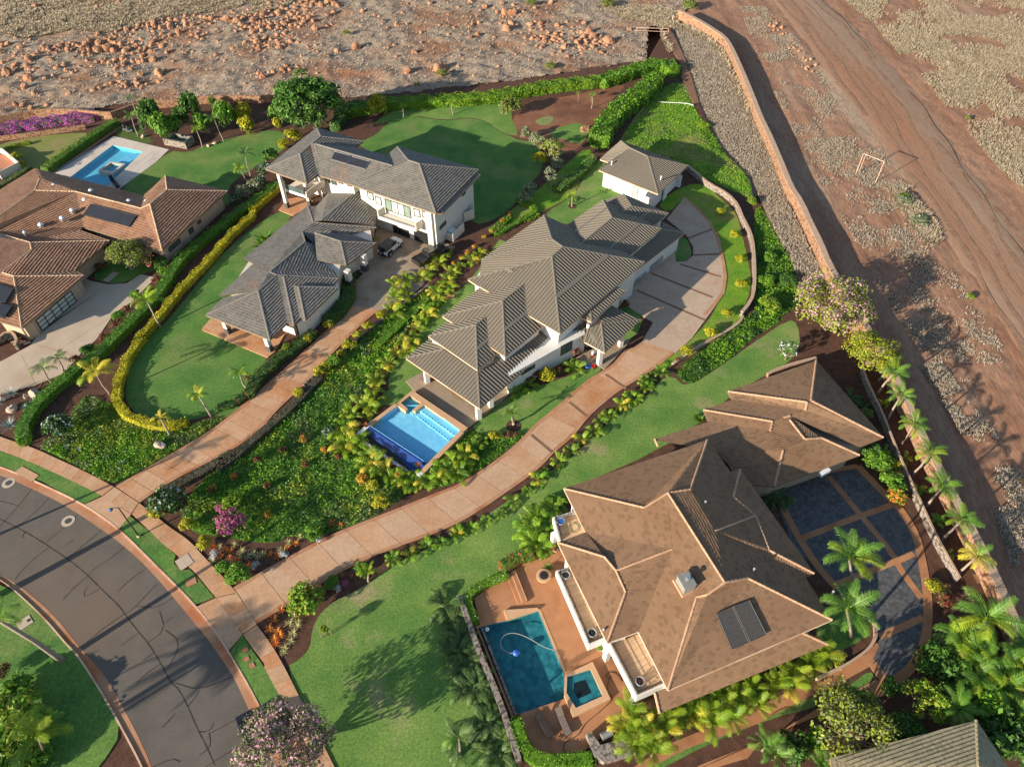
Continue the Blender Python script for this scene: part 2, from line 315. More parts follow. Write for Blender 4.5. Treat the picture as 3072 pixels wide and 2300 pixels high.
# ---------------------------------------------------------------- ground sheets and slabs
def smooth_poly(pts, it=2, closed=True):
    pts = [np.array(p[:2], float) for p in pts]
    for _ in range(it):
        o = []; n = len(pts)
        for i in range(n if closed else n - 1):
            a, b = pts[i], pts[(i + 1) % n]; o += [a * .75 + b * .25, a * .25 + b * .75]
        if not closed: o = [pts[0]] + o + [pts[-1]]
        pts = o
    return pts
def area2(p): return sum(p[i][0] * p[(i + 1) % len(p)][1] - p[(i + 1) % len(p)][0] * p[i][1] for i in range(len(p)))
def ccw(p): return p if area2(p) > 0 else p[::-1]
def sheet(name, pts, z, m, smooth=0, kind='structure', thick=.25, parent=None, holes=()):
    p = ccw([np.array(q[:2], float) for q in pts])
    if smooth: p = smooth_poly(p, smooth)
    b = MB(); b.prism([(q[0], q[1]) for q in p], z - thick, z, top=not holes)
    if holes:
        loops = [[Vector((q[0], q[1], 0)) for q in p]] + [[Vector((q[0], q[1], 0)) for q in ccw([np.array(r[:2], float) for r in h])[::-1]] for h in holes]
        fl = [v for l in loops for v in l]; b.add([(v.x, v.y, z) for v in fl], [f if area2([fl[i] for i in f]) > 0 else f[::-1] for f in map(list, tessellate_polygon(loops))])
    o = b.build(name, m, parent)
    if kind: o['kind'] = kind
    return o
def line_pts(pts, n=None, step=None):
    pts = [np.array(p[:2], float) for p in pts]; seg = [np.linalg.norm(pts[i + 1] - pts[i]) for i in range(len(pts) - 1)]; cum = np.concatenate([[0], np.cumsum(seg)])
    if n is None: n = max(2, int(round(cum[-1] / step)) + 1)
    out = []
    for s_ in np.linspace(0, cum[-1], n):
        i = min(np.searchsorted(cum, s_, side='right') - 1, len(seg) - 1); t_ = (s_ - cum[i]) / max(seg[i], 1e-9); out.append(pts[i] * (1 - t_) + pts[i + 1] * t_)
    return out
def strip_slabs(name, Lp, Rp, z, m, nslab, piece='slab', sub=4, gap=.03, thick=.12, border=None, bw=.45, bands=None, kind='structure', base=None):
    """a paved strip between two edge lines, cut into slabs that are objects of their own"""
    L = smooth_poly(Lp, 2, False); Rr = smooth_poly(Rp, 2, False); n = nslab * sub + 1; L = line_pts(L, n); Rr = line_pts(Rr, n)
    b = MB(); b.prism(ccw(L + Rr[::-1]), z - thick, z - .025); root = b.build(name, base or DARKC, None); root['kind'] = kind
    for i in range(nslab):
        a = L[i * sub:(i + 1) * sub + 1]; c = Rr[i * sub:(i + 1) * sub + 1]; d0 = (a[1] - a[0]) / np.linalg.norm(a[1] - a[0]); d1 = (a[-1] - a[-2]) / np.linalg.norm(a[-1] - a[-2])
        a = [a[0] + d0 * gap / 2] + a[1:-1] + [a[-1] - d1 * gap / 2]; c = [c[0] + d0 * gap / 2] + c[1:-1] + [c[-1] - d1 * gap / 2]
        if border:
            A = []; Cc = []; Ao = []; Co = []
            for p, q in zip(a, c):
                e = (q - p) / np.linalg.norm(q - p); A.append(p + e * bw); Cc.append(q - e * bw); Ao.append(p); Co.append(q)
            bb = MB(); bb.prism(ccw(Ao + [p - (p - q) / np.linalg.norm(p - q) * -.0 for p, q in zip(A, Ao)][::-1]), z - thick, z); bb.prism(ccw(Co + Cc[::-1]), z - thick, z); bb.build('border_strip', border, root)
            a = [p + (q - p) / np.linalg.norm(q - p) * .02 for p, q in zip(A, Cc)]; c = [q - (q - p) / np.linalg.norm(q - p) * .02 for p, q in zip(A, Cc)]
        mm = m[i % len(m)] if isinstance(m, (list, tuple)) else m
        if bands and i in bands: mm = bands[i]
        b = MB(); b.prism(ccw(a + c[::-1]), z - thick, z - .004 * (i % 2)); b.build(piece, mm, root)
    return root
def clip_poly(poly, edges):
    """Sutherland-Hodgman: 2D polygon against convex ccw polygon"""
    out = poly
    for i in range(len(edges)):
        a, b = edges[i], edges[(i + 1) % len(edges)]; inp = out; out = []
        if not inp: return out
        def side(p): return (b[0] - a[0]) * (p[1] - a[1]) - (b[1] - a[1]) * (p[0] - a[0])
        for j in range(len(inp)):
            p, q = inp[j], inp[(j + 1) % len(inp)]; sp, sq = side(p), side(q)
            if sp >= -1e-9: out.append(p)
            if (sp > 1e-9 and sq < -1e-9) or (sp < -1e-9 and sq > 1e-9):
                t = sp / (sp - sq); out.append((p[0] + (q[0] - p[0]) * t, p[1] + (q[1] - p[1]) * t))
    return out

# ---------------------------------------------------------------- roofs: faces of tiles, shingles or standing-seam panels laid one by one
class House:
    def __init__(s, name, label, cat, anchor, ze=3.0):
        s.root = empty(name, anchor, label, cat); s.V = {}; s.ze = ze; s.faces = []; s.roof = None; s.left = 300; s.ncap = 300
    def v(s, nm, k, x, y, z=None, on=None):
        p = X(str(k), x, y)
        if on: s.V[nm] = on_slope(p, s.V[on[0]], s.V[on[1]], on[2])
        else: s.V[nm] = P(p, s.ze if z is None else (s.V[z][2] if isinstance(z, str) else z))
        return s.V[nm]
    def vs(s, spec):
        """'name k x y [z | @a,b,pitch | =other]' lines"""
        for ln in spec.strip().split(';'):
            t = ln.split()
            if not t: continue
            a = t[4] if len(t) > 4 else None
            if a is None: s.v(t[0], t[1], float(t[2]), float(t[3]))
            elif a[0] == '@': q = a[1:].split(','); s.v(t[0], t[1], float(t[2]), float(t[3]), on=(q[0], q[1], float(q[2])))
            elif a[0] == '=': s.v(t[0], t[1], float(t[2]), float(t[3]), z=a[1:])
            else: s.v(t[0], t[1], float(t[2]), float(t[3]), z=float(a))
    def W(s, k, x, y, z=0.0): return P(X(str(k), x, y), z)
    def roof_build(s, style, faces, mats, capmat=None, course=.40, tw=.36, thick=.05, caps='', capr=.13, deckm=None, name='roof', tname='roof_tile', rib=.5):
        deck = MB(); bits = []
        for f in faces.strip().split(';'):
            t = f.split()
            if not t: continue
            P3 = np.array([s.V[q] for q in t]); n = np.zeros(3)
            for i in range(len(P3)): n += np.cross(P3[i], P3[(i + 1) % len(P3)])
            if n[2] < 0: P3 = P3[::-1]; n = -n
            n /= np.linalg.norm(n)
            for i in range(len(P3)):   # fascia: a thin edge hanging below the deck
                a, b = P3[i], P3[(i + 1) % len(P3)]
                if abs(a[2] - b[2]) < .12: deck.poly([a - [0, 0, .05], a - [0, 0, .26], b - [0, 0, .26], b - [0, 0, .05]], m=1)
            ex = np.cross([0, 0, 1.0], n); ex /= np.linalg.norm(ex); ey = np.cross(n, ex); o = P3.mean(0)
            if ey[2] < 0: ey = -ey; ex = -ex
            pl = [((p - o) @ ex, (p - o) @ ey) for p in P3]
            if area2(pl) < 0: pl = pl[::-1]
            x0 = min(p[0] for p in pl); x1 = max(p[0] for p in pl); y0 = min(p[1] for p in pl); y1 = max(p[1] for p in pl)
            lp = [Vector((p[0], p[1], 0)) for p in pl]; offs = [None] * len(pl)
            for i_, p in enumerate(pl): offs[i_] = min(((q - o) @ n for q in P3), key=lambda _v: 0) if False else [(q - o) @ n for q in P3 if abs((q - o) @ ex - p[0]) < 1e-6 and abs((q - o) @ ey - p[1]) < 1e-6][0]
            tris = [tuple(t_) for t_ in tessellate_polygon([lp])]
            for t_ in tris:
                q_ = [o + ex * pl[i][0] + ey * pl[i][1] + n * offs[i] - np.array([0, 0, .07]) for i in t_]; deck.poly(q_ if area2([pl[i] for i in t_]) > 0 else q_[::-1])
            conc = any((pl[i][0] - pl[i - 1][0]) * (pl[(i + 1) % len(pl)][1] - pl[i][1]) - (pl[i][1] - pl[i - 1][1]) * (pl[(i + 1) % len(pl)][0] - pl[i][0]) < -1e-4 for i in range(len(pl)))
            regs = [(lambda r_: r_ if area2(r_) > 0 else r_[::-1])([pl[i] for i in t_]) for t_ in tris] if conc else [pl]
            if max(map(abs, offs)) < .02: tris = []
            def lift(x, y):
                best = None
                for t_ in tris:
                    (ax, ay), (bx, by), (cx, cy) = pl[t_[0]], pl[t_[1]], pl[t_[2]]; dd = (by - cy) * (ax - cx) + (cx - bx) * (ay - cy)
                    if abs(dd) < 1e-9: continue
                    u = ((by - cy) * (x - cx) + (cx - bx) * (y - cy)) / dd; v_ = ((cy - ay) * (x - cx) + (ax - cx) * (y - cy)) / dd; w_ = 1 - u - v_; mn = min(u, v_, w_)
                    if best is None or mn > best[0]: best = (mn, u * offs[t_[0]] + v_ * offs[t_[1]] + w_ * offs[t_[2]])
                    if mn >= -1e-6: break
                return best[1] if best else 0.0
            if style == 'tile':
                for i in range(int((y1 - y0) / course) + 1):
                    ya = y0 + i * course; off = (i % 2) * tw / 2 + rng.random() * .02
                    for j in range(-1, int((x1 - x0) / tw) + 1):
                        xa = x0 + j * tw + off; r_ = [(xa + .006, ya), (xa + tw - .006, ya), (xa + tw - .006, ya + course), (xa + .006, ya + course)]
                        for rg in regs:
                            c = clip_poly(r_, rg)
                            if len(c) < 3 or area2(c) < .004: continue
                            th = thick * (.85 + .3 * rng.random()); top = [o + ex * p[0] + ey * p[1] + n * (.012 + lift(*p) + th * (1 - (p[1] - ya) / course)) for p in c]
                            vs = list(top); fs = [list(range(len(c)))]
                            for q in range(len(c)):
                                a, b = c[q], c[(q + 1) % len(c)]
                                if abs(a[1] - ya) < 1e-6 and abs(b[1] - ya) < 1e-6:
                                    k = len(vs); vs += [o + ex * a[0] + ey * a[1] + n * (lift(*a) - .03), o + ex * b[0] + ey * b[1] + n * (lift(*b) - .03)]; fs.append([q, k, k + 1, (q + 1) % len(c)])
                            bits.append((vs, fs, (.45 + .25 * rng.random()) if rng.random() < .80 else .1 * rng.random(), math.sqrt(abs(area2(c))) ))  # some tiles darkened at random: joint shadow dashes put into the tile colour
            else:
                for j in range(-1, int((x1 - x0) / rib) + 1):
                    xa = x0 + j * rib
                    for rg in regs:
                        c = clip_poly([(xa + .004, y0 - 1), (xa + rib - .004, y0 - 1), (xa + rib - .004, y1 + 1), (xa + .004, y1 + 1)], rg)
                        if len(c) < 3 or area2(c) < .01: continue
                        vs = [o + ex * p[0] + ey * p[1] + n * (.02 + lift(*p)) for p in c]; fs = [list(range(len(c)))]; ms = [0]
                        c2 = clip_poly([(xa - .03, y0 - 1), (xa + .03, y0 - 1), (xa + .03, y1 + 1), (xa - .03, y1 + 1)], rg)
                        if len(c2) >= 3:
                            k = len(vs); m_ = len(c2); vs += [o + ex * p[0] + ey * p[1] + n * (.12 + lift(*p)) for p in c2] + [o + ex * p[0] + ey * p[1] + n * lift(*p) for p in c2]
                            fs.append([k + q for q in range(m_)]); ms.append(1)
                            for q in range(m_): fs.append([k + q, k + m_ + q, k + m_ + (q + 1) % m_, k + (q + 1) % m_]); ms.append(1)
                        bits.append((vs, fs, .5, area2(c), ms))
        dk = deck.build(name, deckm or [SOFFIT, SOFFIT], s.root); s.roof = dk
        # the 300 that show largest are parts, the rest one part
        def near(b): return b[3] / (np.linalg.norm(np.mean(b[0], 0) - _C) + 1)
        bits.sort(key=near, reverse=True); nn = min(s.left, len(bits)); s.left -= nn
        for b in bits[:nn]:
            m_ = MB(); base = np.mean(b[0], 0); m_.add(b[0], b[1], 0, b[2])
            if len(b) > 4: m_.m = b[4]
            m_.build(tname, mats, dk, base=base)
        if bits[nn:]:
            m_ = MB()
            for b in bits[nn:]:
                k = len(m_.m); m_.add(b[0], b[1], 0, b[2])
                if len(b) > 4: m_.m[k:] = b[4]
            o = m_.build('roof_tiles', mats, dk); o['kind'] = 'stuff'
        # ridge and hip caps
        capme = {}
        for seg in caps.strip().split(';'):
            t = seg.split()
            if len(t) < 2: continue
            a, b = s.V[t[0]], s.V[t[1]]; L = np.linalg.norm(b - a); d = (b - a) / L
            if style == 'tile' and capr > .1:
                k = max(1, int(L / .46)); st = L / k; rotz = math.atan2(d[1], d[0]); roty = -math.asin(max(-1, min(1, d[2])))
                key = round(st, 2)
                if key not in capme:
                    m_ = MB(); sec = [(-1.25, -.35), (-.8, .45), (0, .85), (.8, .45), (1.25, -.35)]; vs = [(0, u * capr, w_ * capr + .07) for u, w_ in sec] + [(st * .98, u * capr * .86, w_ * capr * .86 + .035) for u, w_ in sec]
                    m_.add(vs, [[i, i + 5, i + 6, i + 1] for i in range(4)] + [[4, 3, 2, 1, 0], [5, 6, 7, 8, 9]]); capme[key] = m_.mesh('ridge_tile', capmat)
                if b[2] < a[2]: a, b = b, a; d = -d; rotz = math.atan2(d[1], d[0]); roty = -math.asin(max(-1, min(1, d[2])))
                if s.ncap >= k:
                    s.ncap -= k
                    for i in range(k):
                        p = a + d * (i * st); link('ridge_tile', capme[key], dk, tuple(p), (0, roty, rotz))
            else:
                sd = np.cross(d, [0, 0, 1.0]); sd /= np.linalg.norm(sd); up = np.cross(sd, d); m_ = MB(); q = capr
                sec = [(-1.6, -.5), (-1.0, .7), (1.0, .7), (1.6, -.5)]
                vs = [e + sd * u * q + up * (w_ * q + .06) for e in (a, b) for u, w_ in sec]
                m_.add(vs, [[i, i + 4, i + 5, i + 1] for i in range(3)] + [[3, 2, 1, 0], [4, 5, 6, 7]]); m_.build('ridge_cap', capmat, dk)
        return dk
    def walls(s, poly, z0, z1, m, name='wall', inset=0.0):
        p = ccw([np.array(q[:2], float) for q in poly])
        if inset: p = inset_poly(p, inset)
        b = MB(); b.prism(p, z0, z1); return b.build(name, m, s.root)
    def box(s, name, c, sz, m, rz=0, parent=None):
        b = MB(); b.box(c, sz, rz); return b.build(name, m, parent or s.root)
    def window(s, k, quad, a, b, m=None, fm=None, name='window', nx=1, ny=1, out=.05, sub='pane'):
        """a framed opening traced on the wall plane through a and b (quad: four survey points, clockwise from top left)"""
        q = [on_wall(X(str(k), *c), a, b) for c in quad]; e = (b - a) / np.linalg.norm(b - a); nrm = np.array([e[1], -e[0], 0]); nrm /= np.linalg.norm(nrm)
        if nrm @ (_C - a) < 0: nrm = -nrm
        us = [(p - a) @ e for p in q]; zs = [p[2] for p in q]; u0 = (us[0] + us[3]) / 2; u1 = (us[1] + us[2]) / 2; z1 = (zs[0] + zs[1]) / 2; z0 = (zs[2] + zs[3]) / 2
        if u0 > u1: u0, u1 = u1, u0
        at = lambda u, z, d: a * [1, 1, 0] + e * [1, 1, 0] * u + nrm * d + np.array([0, 0, z])
        rz = math.atan2(e[1], e[0]); fw = .12; fr = MB(); cx = (u0 + u1) / 2; cz = (z0 + z1) / 2
        for u, z, w_, h_ in [(cx, z1, u1 - u0 + fw, fw), (cx, z0, u1 - u0 + fw, fw), (u0, cz, fw, z1 - z0), (u1, cz, fw, z1 - z0)] + [(u0 + (u1 - u0) * i / nx, cz, fw * .8, z1 - z0 - fw) for i in range(1, nx)] + [(cx, z0 + (z1 - z0) * i / ny, u1 - u0 - fw, fw * .8) for i in range(1, ny)]:
            fr.box(at(u, z, out + .0013 * (w_ < h_)), (w_, .10, h_), rz)
        fo = fr.build(name, fm or FRAME, s.root)
        for i in range(nx):
            for j in range(ny):
                ua, ub = u0 + (u1 - u0) * i / nx + fw / 2, u0 + (u1 - u0) * (i + 1) / nx - fw / 2; za, zb = z0 + (z1 - z0) * j / ny + fw / 2, z0 + (z1 - z0) * (j + 1) / ny - fw / 2
                pb = MB(); pb.box(at((ua + ub) / 2, (za + zb) / 2, out - .01), (ub - ua, .03, zb - za), rz); o = pb.build(sub, (m[(i + j) % len(m)] if isinstance(m, list) else m) or GLASS, fo)
        return fo
def inset_poly(p, d):
    n = len(p); out = []
    for i in range(n):
        a, b, c = p[i - 1], p[i], p[(i + 1) % n]; e0 = (b - a) / np.linalg.norm(b - a); e1 = (c - b) / np.linalg.norm(c - b); n0 = np.array([-e0[1], e0[0]]); n1 = np.array([-e1[1], e1[0]])
        m = n0 + n1; k = m @ n0; out.append(b + m * (d / max(k, .35)))
    return out
# ================================================================ THE SETTING
# base soil to beyond the frame
b = MB(); b.box((0, 250, -3.4), (3000, 3000, .2)); o = b.build('ground', SOIL); o['kind'] = 'structure'
lot = Q('F: -420,1900 -420,262 100,262 250,222 430,219 600,218 740,208 900,196 1100,172 1300,142 1400,128 1450,40 1475,25 1530,210 1600,330 1690,480 1780,590 1820,700 1880,780 1950,870 2010,990 2060,1120 2110,1250 2160,1330 2240,1470 2420,1900')
POOLA = G('18: 935,1205 1180,1258 790,1640 555,1490'); POOLC = G('1: 120,1013 345,1005 635,1218 365,1490 -105,1180', .6); POOLD = G('25: 730,358 945,885 955,1090 560,1225 530,1240 230,505 465,445'); SPAD = G('25: 965,900 1165,845 1265,1065 1040,1165 965,1040')
sheet('garden_soil', [P(p) for p in lot], 0.0, MULCH, thick=3.2, holes=[inset_poly(ccw([p[:2] for p in POOLA]), -.1), inset_poly(ccw([p[:2] for p in POOLD]), -.1), ccw([p[:2] for p in G('1: 228,922 340,1006 635,1218 365,1490 250,1560 -105,1180 120,1013', .3)])])
# hillside and dirt field as gently broken ground
def fbm(x, y, seed, octs=4, base=.05):
    r_ = np.random.default_rng(seed); z = np.zeros_like(x); a = 1.0; f = base
    for _ in range(octs):
        n = 64; g = r_.random((n, n)); u = x * f; v = y * f; i = np.floor(u).astype(int); j = np.floor(v).astype(int); fu = u - i; fv = v - j; fu = fu * fu * (3 - 2 * fu); fv = fv * fv * (3 - 2 * fv)
        z += a * ((g[i % n, j % n] * (1 - fu) + g[(i + 1) % n, j % n] * fu) * (1 - fv) + (g[i % n, (j + 1) % n] * (1 - fu) + g[(i + 1) % n, (j + 1) % n] * fu) * fv - .5); a *= .55; f *= 2.1
    return z
def inside(px, py, poly):
    c = np.zeros(px.shape, bool); n = len(poly)
    for i in range(n):
        x0, y0 = poly[i][:2]; x1, y1 = poly[(i + 1) % n][:2]; m = (y0 > py) != (y1 > py)
        with np.errstate(divide='ignore', invalid='ignore'): xi = (x1 - x0) * (py - y0) / (y1 - y0) + x0
        c ^= m & (px < xi)
    return c
def terrain(name, poly, step, zf, m, zoff=0.0):
    poly = [np.array(p[:2]) for p in poly]; x0 = min(p[0] for p in poly); x1 = max(p[0] for p in poly); y0 = min(p[1] for p in poly); y1 = max(p[1] for p in poly)
    xs = np.arange(x0, x1 + step, step); ys = np.arange(y0, y1 + step, step); gx, gy = np.meshgrid(xs, ys); z = zf(gx, gy) + zoff; nx = len(xs); ny = len(ys)
    V = np.stack([gx.ravel(), gy.ravel(), z.ravel()], 1); ii, jj = np.meshgrid(np.arange(nx - 1), np.arange(ny - 1)); a = (jj * nx + ii).ravel(); F = np.stack([a, a + 1, a + nx + 1, a + nx], 1)
    c = V[F].mean(1); k = inside(c[:, 0], c[:, 1], poly); o = link(name, np_mesh(name, V, F[k], m, smooth=True)); o['kind'] = 'structure'; return o
hill_poly = [P(p) for p in Q('F: -420,300 -150,275 100,266 250,226 430,223 600,222 740,212 900,200 1100,176 1300,146 1395,132 1400,60 1475,30 1500,0')] + [np.array([52, 420, 0]), np.array([-190, 420, 0])]
def hill_z(x, y): return .10 + np.clip(fbm(x, y, 3, 5, .16), -.4, .5) * .55 + np.clip(fbm(x, y, 4, 3, .55), -.4, .6) * .34
terrain('hillside', hill_poly, .55, hill_z, HILL)
fld = [P(p) for p in Q('F: 1475,25 1530,212 1600,332 1690,482 1780,592 1820,702 1880,782 1950,872 2010,992 2060,1122 2110,1252 2160,1332 2240,1472')] + [np.array([150, 20, 0]), np.array([240, 420, 0]), np.array([53, 420, 0])]
ca, sa = math.cos(R(-89)), math.sin(R(-89))
def fld_z(x, y):
    u = x * ca + y * sa; v = -x * sa + y * ca
    return -.06 + fbm(u * .18, v, 9, 4, .35) * .22 + np.clip(fbm(x, y, 11, 3, .5), -.3, .6) * .14
terrain('dirt_field', fld, .55, fld_z, FIELD)
# the dirt road worn across the field
rl = G('21: 60,-90 330,260 520,520 800,880 960,1080 1120,1380 1330,1640 22: 1500,330 1660,600 1900,960 2050,1200 2260,1500 23: 2300,700'); rr = G('21: 450,-80 640,90 830,240 1100,540 1330,800 1560,1140 1750,1400 1960,1656 22: 2208,540 2400,800 2600,1150')
rl = smooth_poly(rl, 2, False); rr = smooth_poly(rr, 2, False); A_ = line_pts(rl, 60); B_ = line_pts(rr, 60); V = []; F = []
for i in range(60):
    for j in range(9):
        t = j / 8; p = A_[i] * (1 - t) + B_[i] * t; e = .11 if j in (0, 8) else 0; V.append((p[0] + rng.normal(0, .25) * (j in (0, 8)), p[1], .125 - e * 1.5 + .03 * math.sin(t * 12.5) + rng.normal(0, .008)))
for i in range(59):
    for j in range(8): F.append([i * 9 + j, i * 9 + j + 1, i * 9 + j + 10, i * 9 + j + 9])
o = link('dirt_road', np_mesh('dirt_road', V, F, DROAD, smooth=True)); o['kind'] = 'structure'

for ti, (t0, w_) in enumerate(((.10, .5), (.24, .35), (.33, .3), (.52, .4), (.60, .3), (.78, .45), (.90, .35))):
    V = []; F = []; ph = rng.random() * 6
    for i in range(60):
        p = A_[i] * (1 - t0) + B_[i] * t0 + np.array([.6 * math.sin(i * .23 + ph) + .25 * math.sin(i * .9 + ph), 0]); ww = w_ * (.55 + .45 * math.sin(i * .37 + ph * 2) ** 2); z_ = .158 + .0012 * ti + .03 * max(0, math.sin(t0 * 12.5)); V += [(p[0] - ww, p[1], z_), (p[0] + ww, p[1], z_)]
    for i in range(59):
        if math.sin(i * .19 + ph) > -.75: F.append([2 * i, 2 * i + 1, 2 * i + 3, 2 * i + 2])
    o = link('tyre_track', np_mesh('tyre_track', V, F, TRACK)); o['kind'] = 'structure'
# lawns and planted ground
def lawn(name, s, m, z=.012, sm=1): return sheet(name, [P(p) for p in Q(s)], z, m, smooth=sm, thick=.2)
lawn('lawn', '18: 1395,1245 1560,1268 1700,1200 1880,1150 2208,1080 19: 140,1078 280,1090 300,1200 260,1260 4: -60,480 -200,600 18: 1950,1700 1500,1800 1000,1700 985,1568', LAWN)
lawn('turf_patch', '18: 985,1040 1150,1055 1270,1165 1222,1197 940,1128', TURF, .016)
lawn('side_lawn', '18: -300,1330 0,1190 300,1130 700,1095 735,1120 330,1390 200,1440 -300,1560', LAWNY)
lawn('front_lawn', '5: 930,300 1040,360 700,700 600,900 700,1400 580,1520 3: 560,620 520,680 430,880 380,930 330,980 14: 2000,740 1850,850 1780,800 1560,862 1400,872 1200,838 1080,762 1035,650 1060,450 1150,250 1215,100 6: 1330,1480 1480,1300 1700,1030 1900,800 2208,560', LAWN)
lawn('back_lawn', '19: 880,1190 1060,1110 1110,1040 1220,970 1330,955 1600,1005 1830,975 1960,1010 2060,1090 2208,1150 20: 120,1150 330,1190 370,1400 210,1560 150,1656 2: 60,780 -60,860 4: 1850,900 1500,600 1000,300 19: 950,1230', LAWN)
lawn('upper_lawn', '19: 1000,1050 1100,960 1200,910 1330,880 1560,850 1750,850 2000,830 2208,850 2150,950 2230,1120 2150,1120 2060,1082 1960,1003 1830,968 1600,998 1340,948', LAWN2, .016)
lawn('orchard_bed', '20: 90,1000 190,880 330,830 560,800 800,745 1040,695 1000,760 860,900 760,1050 700,1180 560,1300 440,1200 330,1170 130,1140 60,1090', SOIL, .008)
lawn('orchard_grass', '20: 280,1000 400,960 450,970 420,1030 330,1040', LAWN2, .02); lawn('orchard_turf', '20: 420,1080 640,1010 740,1060 700,1180 600,1190 540,1150 430,1150', LAWN2, .02)
lawn('back_side_lawn', '3: 2208,20 2080,90 1950,240 1850,380 1700,520 1620,640 1560,760 1560,900 1760,880 1: 330,720 900,100 4: 2150,900', LAWN2, .010)
lawn('weed_bank', '20: 1400,690 1530,690 1590,800 1620,920 1700,1020 1800,1180 1850,1270 2000,1400 2080,1520 2150,1656 2: 1990,650 1640,480 1230,300 20: 1000,1200 1000,1150 1060,1050 1200,860', WEED, .02)
lawn('cottage_lawn', '2: 830,350 890,420 870,580 1100,660 1000,700 700,840 560,900 400,850 380,790 560,690 650,600 690,490 760,410', LAWN2)
lawn('hedge_bank', '2: 800,340 690,470 640,600 540,690 400,760 150,880 -30,960 -60,900 200,690 420,520 560,380 720,250', WEED, .006)
lawn('driveway_lawn', '2: 1290,720 1540,560 1700,560 1850,700 1960,800 2010,1000 2070,1250 2080,1430 1990,1656 17x'.replace(' 17x', '') + ' 10: 1150,60 600,420 400,470 620,300 800,150 2: 1790,1600 1880,1330 1830,1050 1700,820 1520,670 1400,800', WEED, .014)
lawn('island_lawn', '2: 1380,1010 1530,985 1590,1110 1575,1170 1500,1205 1400,1180 1380,1100', LAWN, .05)
lawn('poolside_lawn', '1: 800,1130 1000,950 1250,860 1500,780 1700,700 1830,690 1700,800 1400,1060 1250,1180 1160,1250 900,1270 720,1210', LAWN2)
lawn('pool_corner_lawn', '1: 190,780 100,700 250,600 330,700 380,830 250,880 100,1000 0,1010 -60,950', LAWN2)
big = [P(p) for p in Q('16: 430,830 560,760 640,660 650,520 720,380 830,290 15: 1120,1110 1370,985 1560,835 1800,715 2060,610 1: 1300,1620 1600,1410 1820,1180 2080,990 10: 300,760 480,540 590,480 720,590 1000,410 1250,230 1560,20 1640,60 1660,260 1540,400 1300,520 1100,640 900,820 500,1100 7: 960,200 860,430 850,660 480,880 130,1050 16: 1900,300 1990,640 2100,900 2230,1250 2330,1656')] + [P((1560, 2460)), P((980, 2460))]
sheet('big_lawn', big, .012, LAWN2, smooth=1)
lawn('side_strip_lawn', '24: 760,985 930,850 985,930 700,1060 480,1160 9: 1700,1250 1200,1450 800,1660 600,1760 560,1640 1100,1400 1700,1170 2000,1080 24: 560,1080', LAWN)
lawn('garage_corner_lawn', '24: 520,330 470,480 560,760 800,640 920,560 900,470 700,330', LAWN)
lawn('verge', '14: -200,1040 0,1115 200,1182 450,1292 700,1412 840,1480 700,1553 500,1452 350,1362 0,1238 -200,1180', LAWN, .10, 0)
lawn('verge', '12: 1045,385 1135,455 1280,570 1390,680 1455,730 1440,800 1500,860 1570,850 1640,920 1775,1080 1620,1140 1530,1060 1400,930 1200,728 1000,528', LAWN, .10, 0)
lawn('verge', '13: 2005,560 2090,690 2208,855 2280,1000 2400,1240 2340,1400 2190,1240 2050,975 1900,715', LAWN, .10, 0)
lawn('corner_lawn', '13: -500,-120 0,150 150,225 300,360 420,480 560,650 640,720 780,930 890,1110 1020,1360 830,1656 600,1900 -600,2200', LAWN, .10, 1)

# the street
ko = G('12: -260,-80 0,5 150,62 300,130 450,198 600,270 800,385 1000,535 1200,735 1400,935 1540,1075 1700,1260 1830,1440 1960,1656 13: 2050,980 2190,1250 2330,1560 2480,1900')
ge = G('12: -260,-30 0,70 130,118 260,180 410,250 560,330 850,520 1040,665 1220,830 1430,1070 1660,1350 1740,1450 1880,1656 13: 1935,905 2110,1285 2230,1560 2360,1900')
ki = G('13: -300,-70 0,100 70,150 160,222 300,350 420,472 560,642 640,712 780,922 890,1102 1040,1372 1190,1656 1300,1950')
gi = G('13: -300,-130 0,62 90,110 200,185 440,385 660,665 700,705 870,895 1000,1125 1150,1405 1260,1656 1360,1950')
b = MB(); pl = ccw([p[:2] for p in smooth_poly(ge, 2, False)] + [p[:2] for p in smooth_poly(gi, 2, False)][::-1]); b.prism(pl, -.3, .004); road = b.build('road', ASPH); road['kind'] = 'structure'
def kerb(name, a, g, h, n, side):
    a = line_pts(smooth_poly(a, 2, False), n * 3 + 1); g = line_pts(smooth_poly(g, 2, False), n * 3 + 1); root = None
    for i in range(n):
        A = a[i * 3:i * 3 + 4]; Gt = g[i * 3:i * 3 + 4]; b = MB()
        d = (A[1] - A[0]) / np.linalg.norm(A[1] - A[0]); A = [A[0] + d * .012] + A[1:]; Gt = [Gt[0] + d * .012] + Gt[1:]
        b.prism(ccw(A + Gt[::-1]), -.2, .016)
        Bk = []
        for p, q in zip(A, Gt): e = (p - q) / np.linalg.norm(p - q); Bk.append(p + e * .16)
        b.prism(ccw(A + Bk[::-1]), -.2, h, m=1)
        if i == 0: root = b.build(name, [CONCB, KERB]); root['kind'] = 'structure'
        else: b.build('kerb_stone', [CONCB, KERB], root)
    return root
kerb('kerb', ko, ge, .135, 22, 1); kerb('kerb', ki, gi, .135, 20, -1)
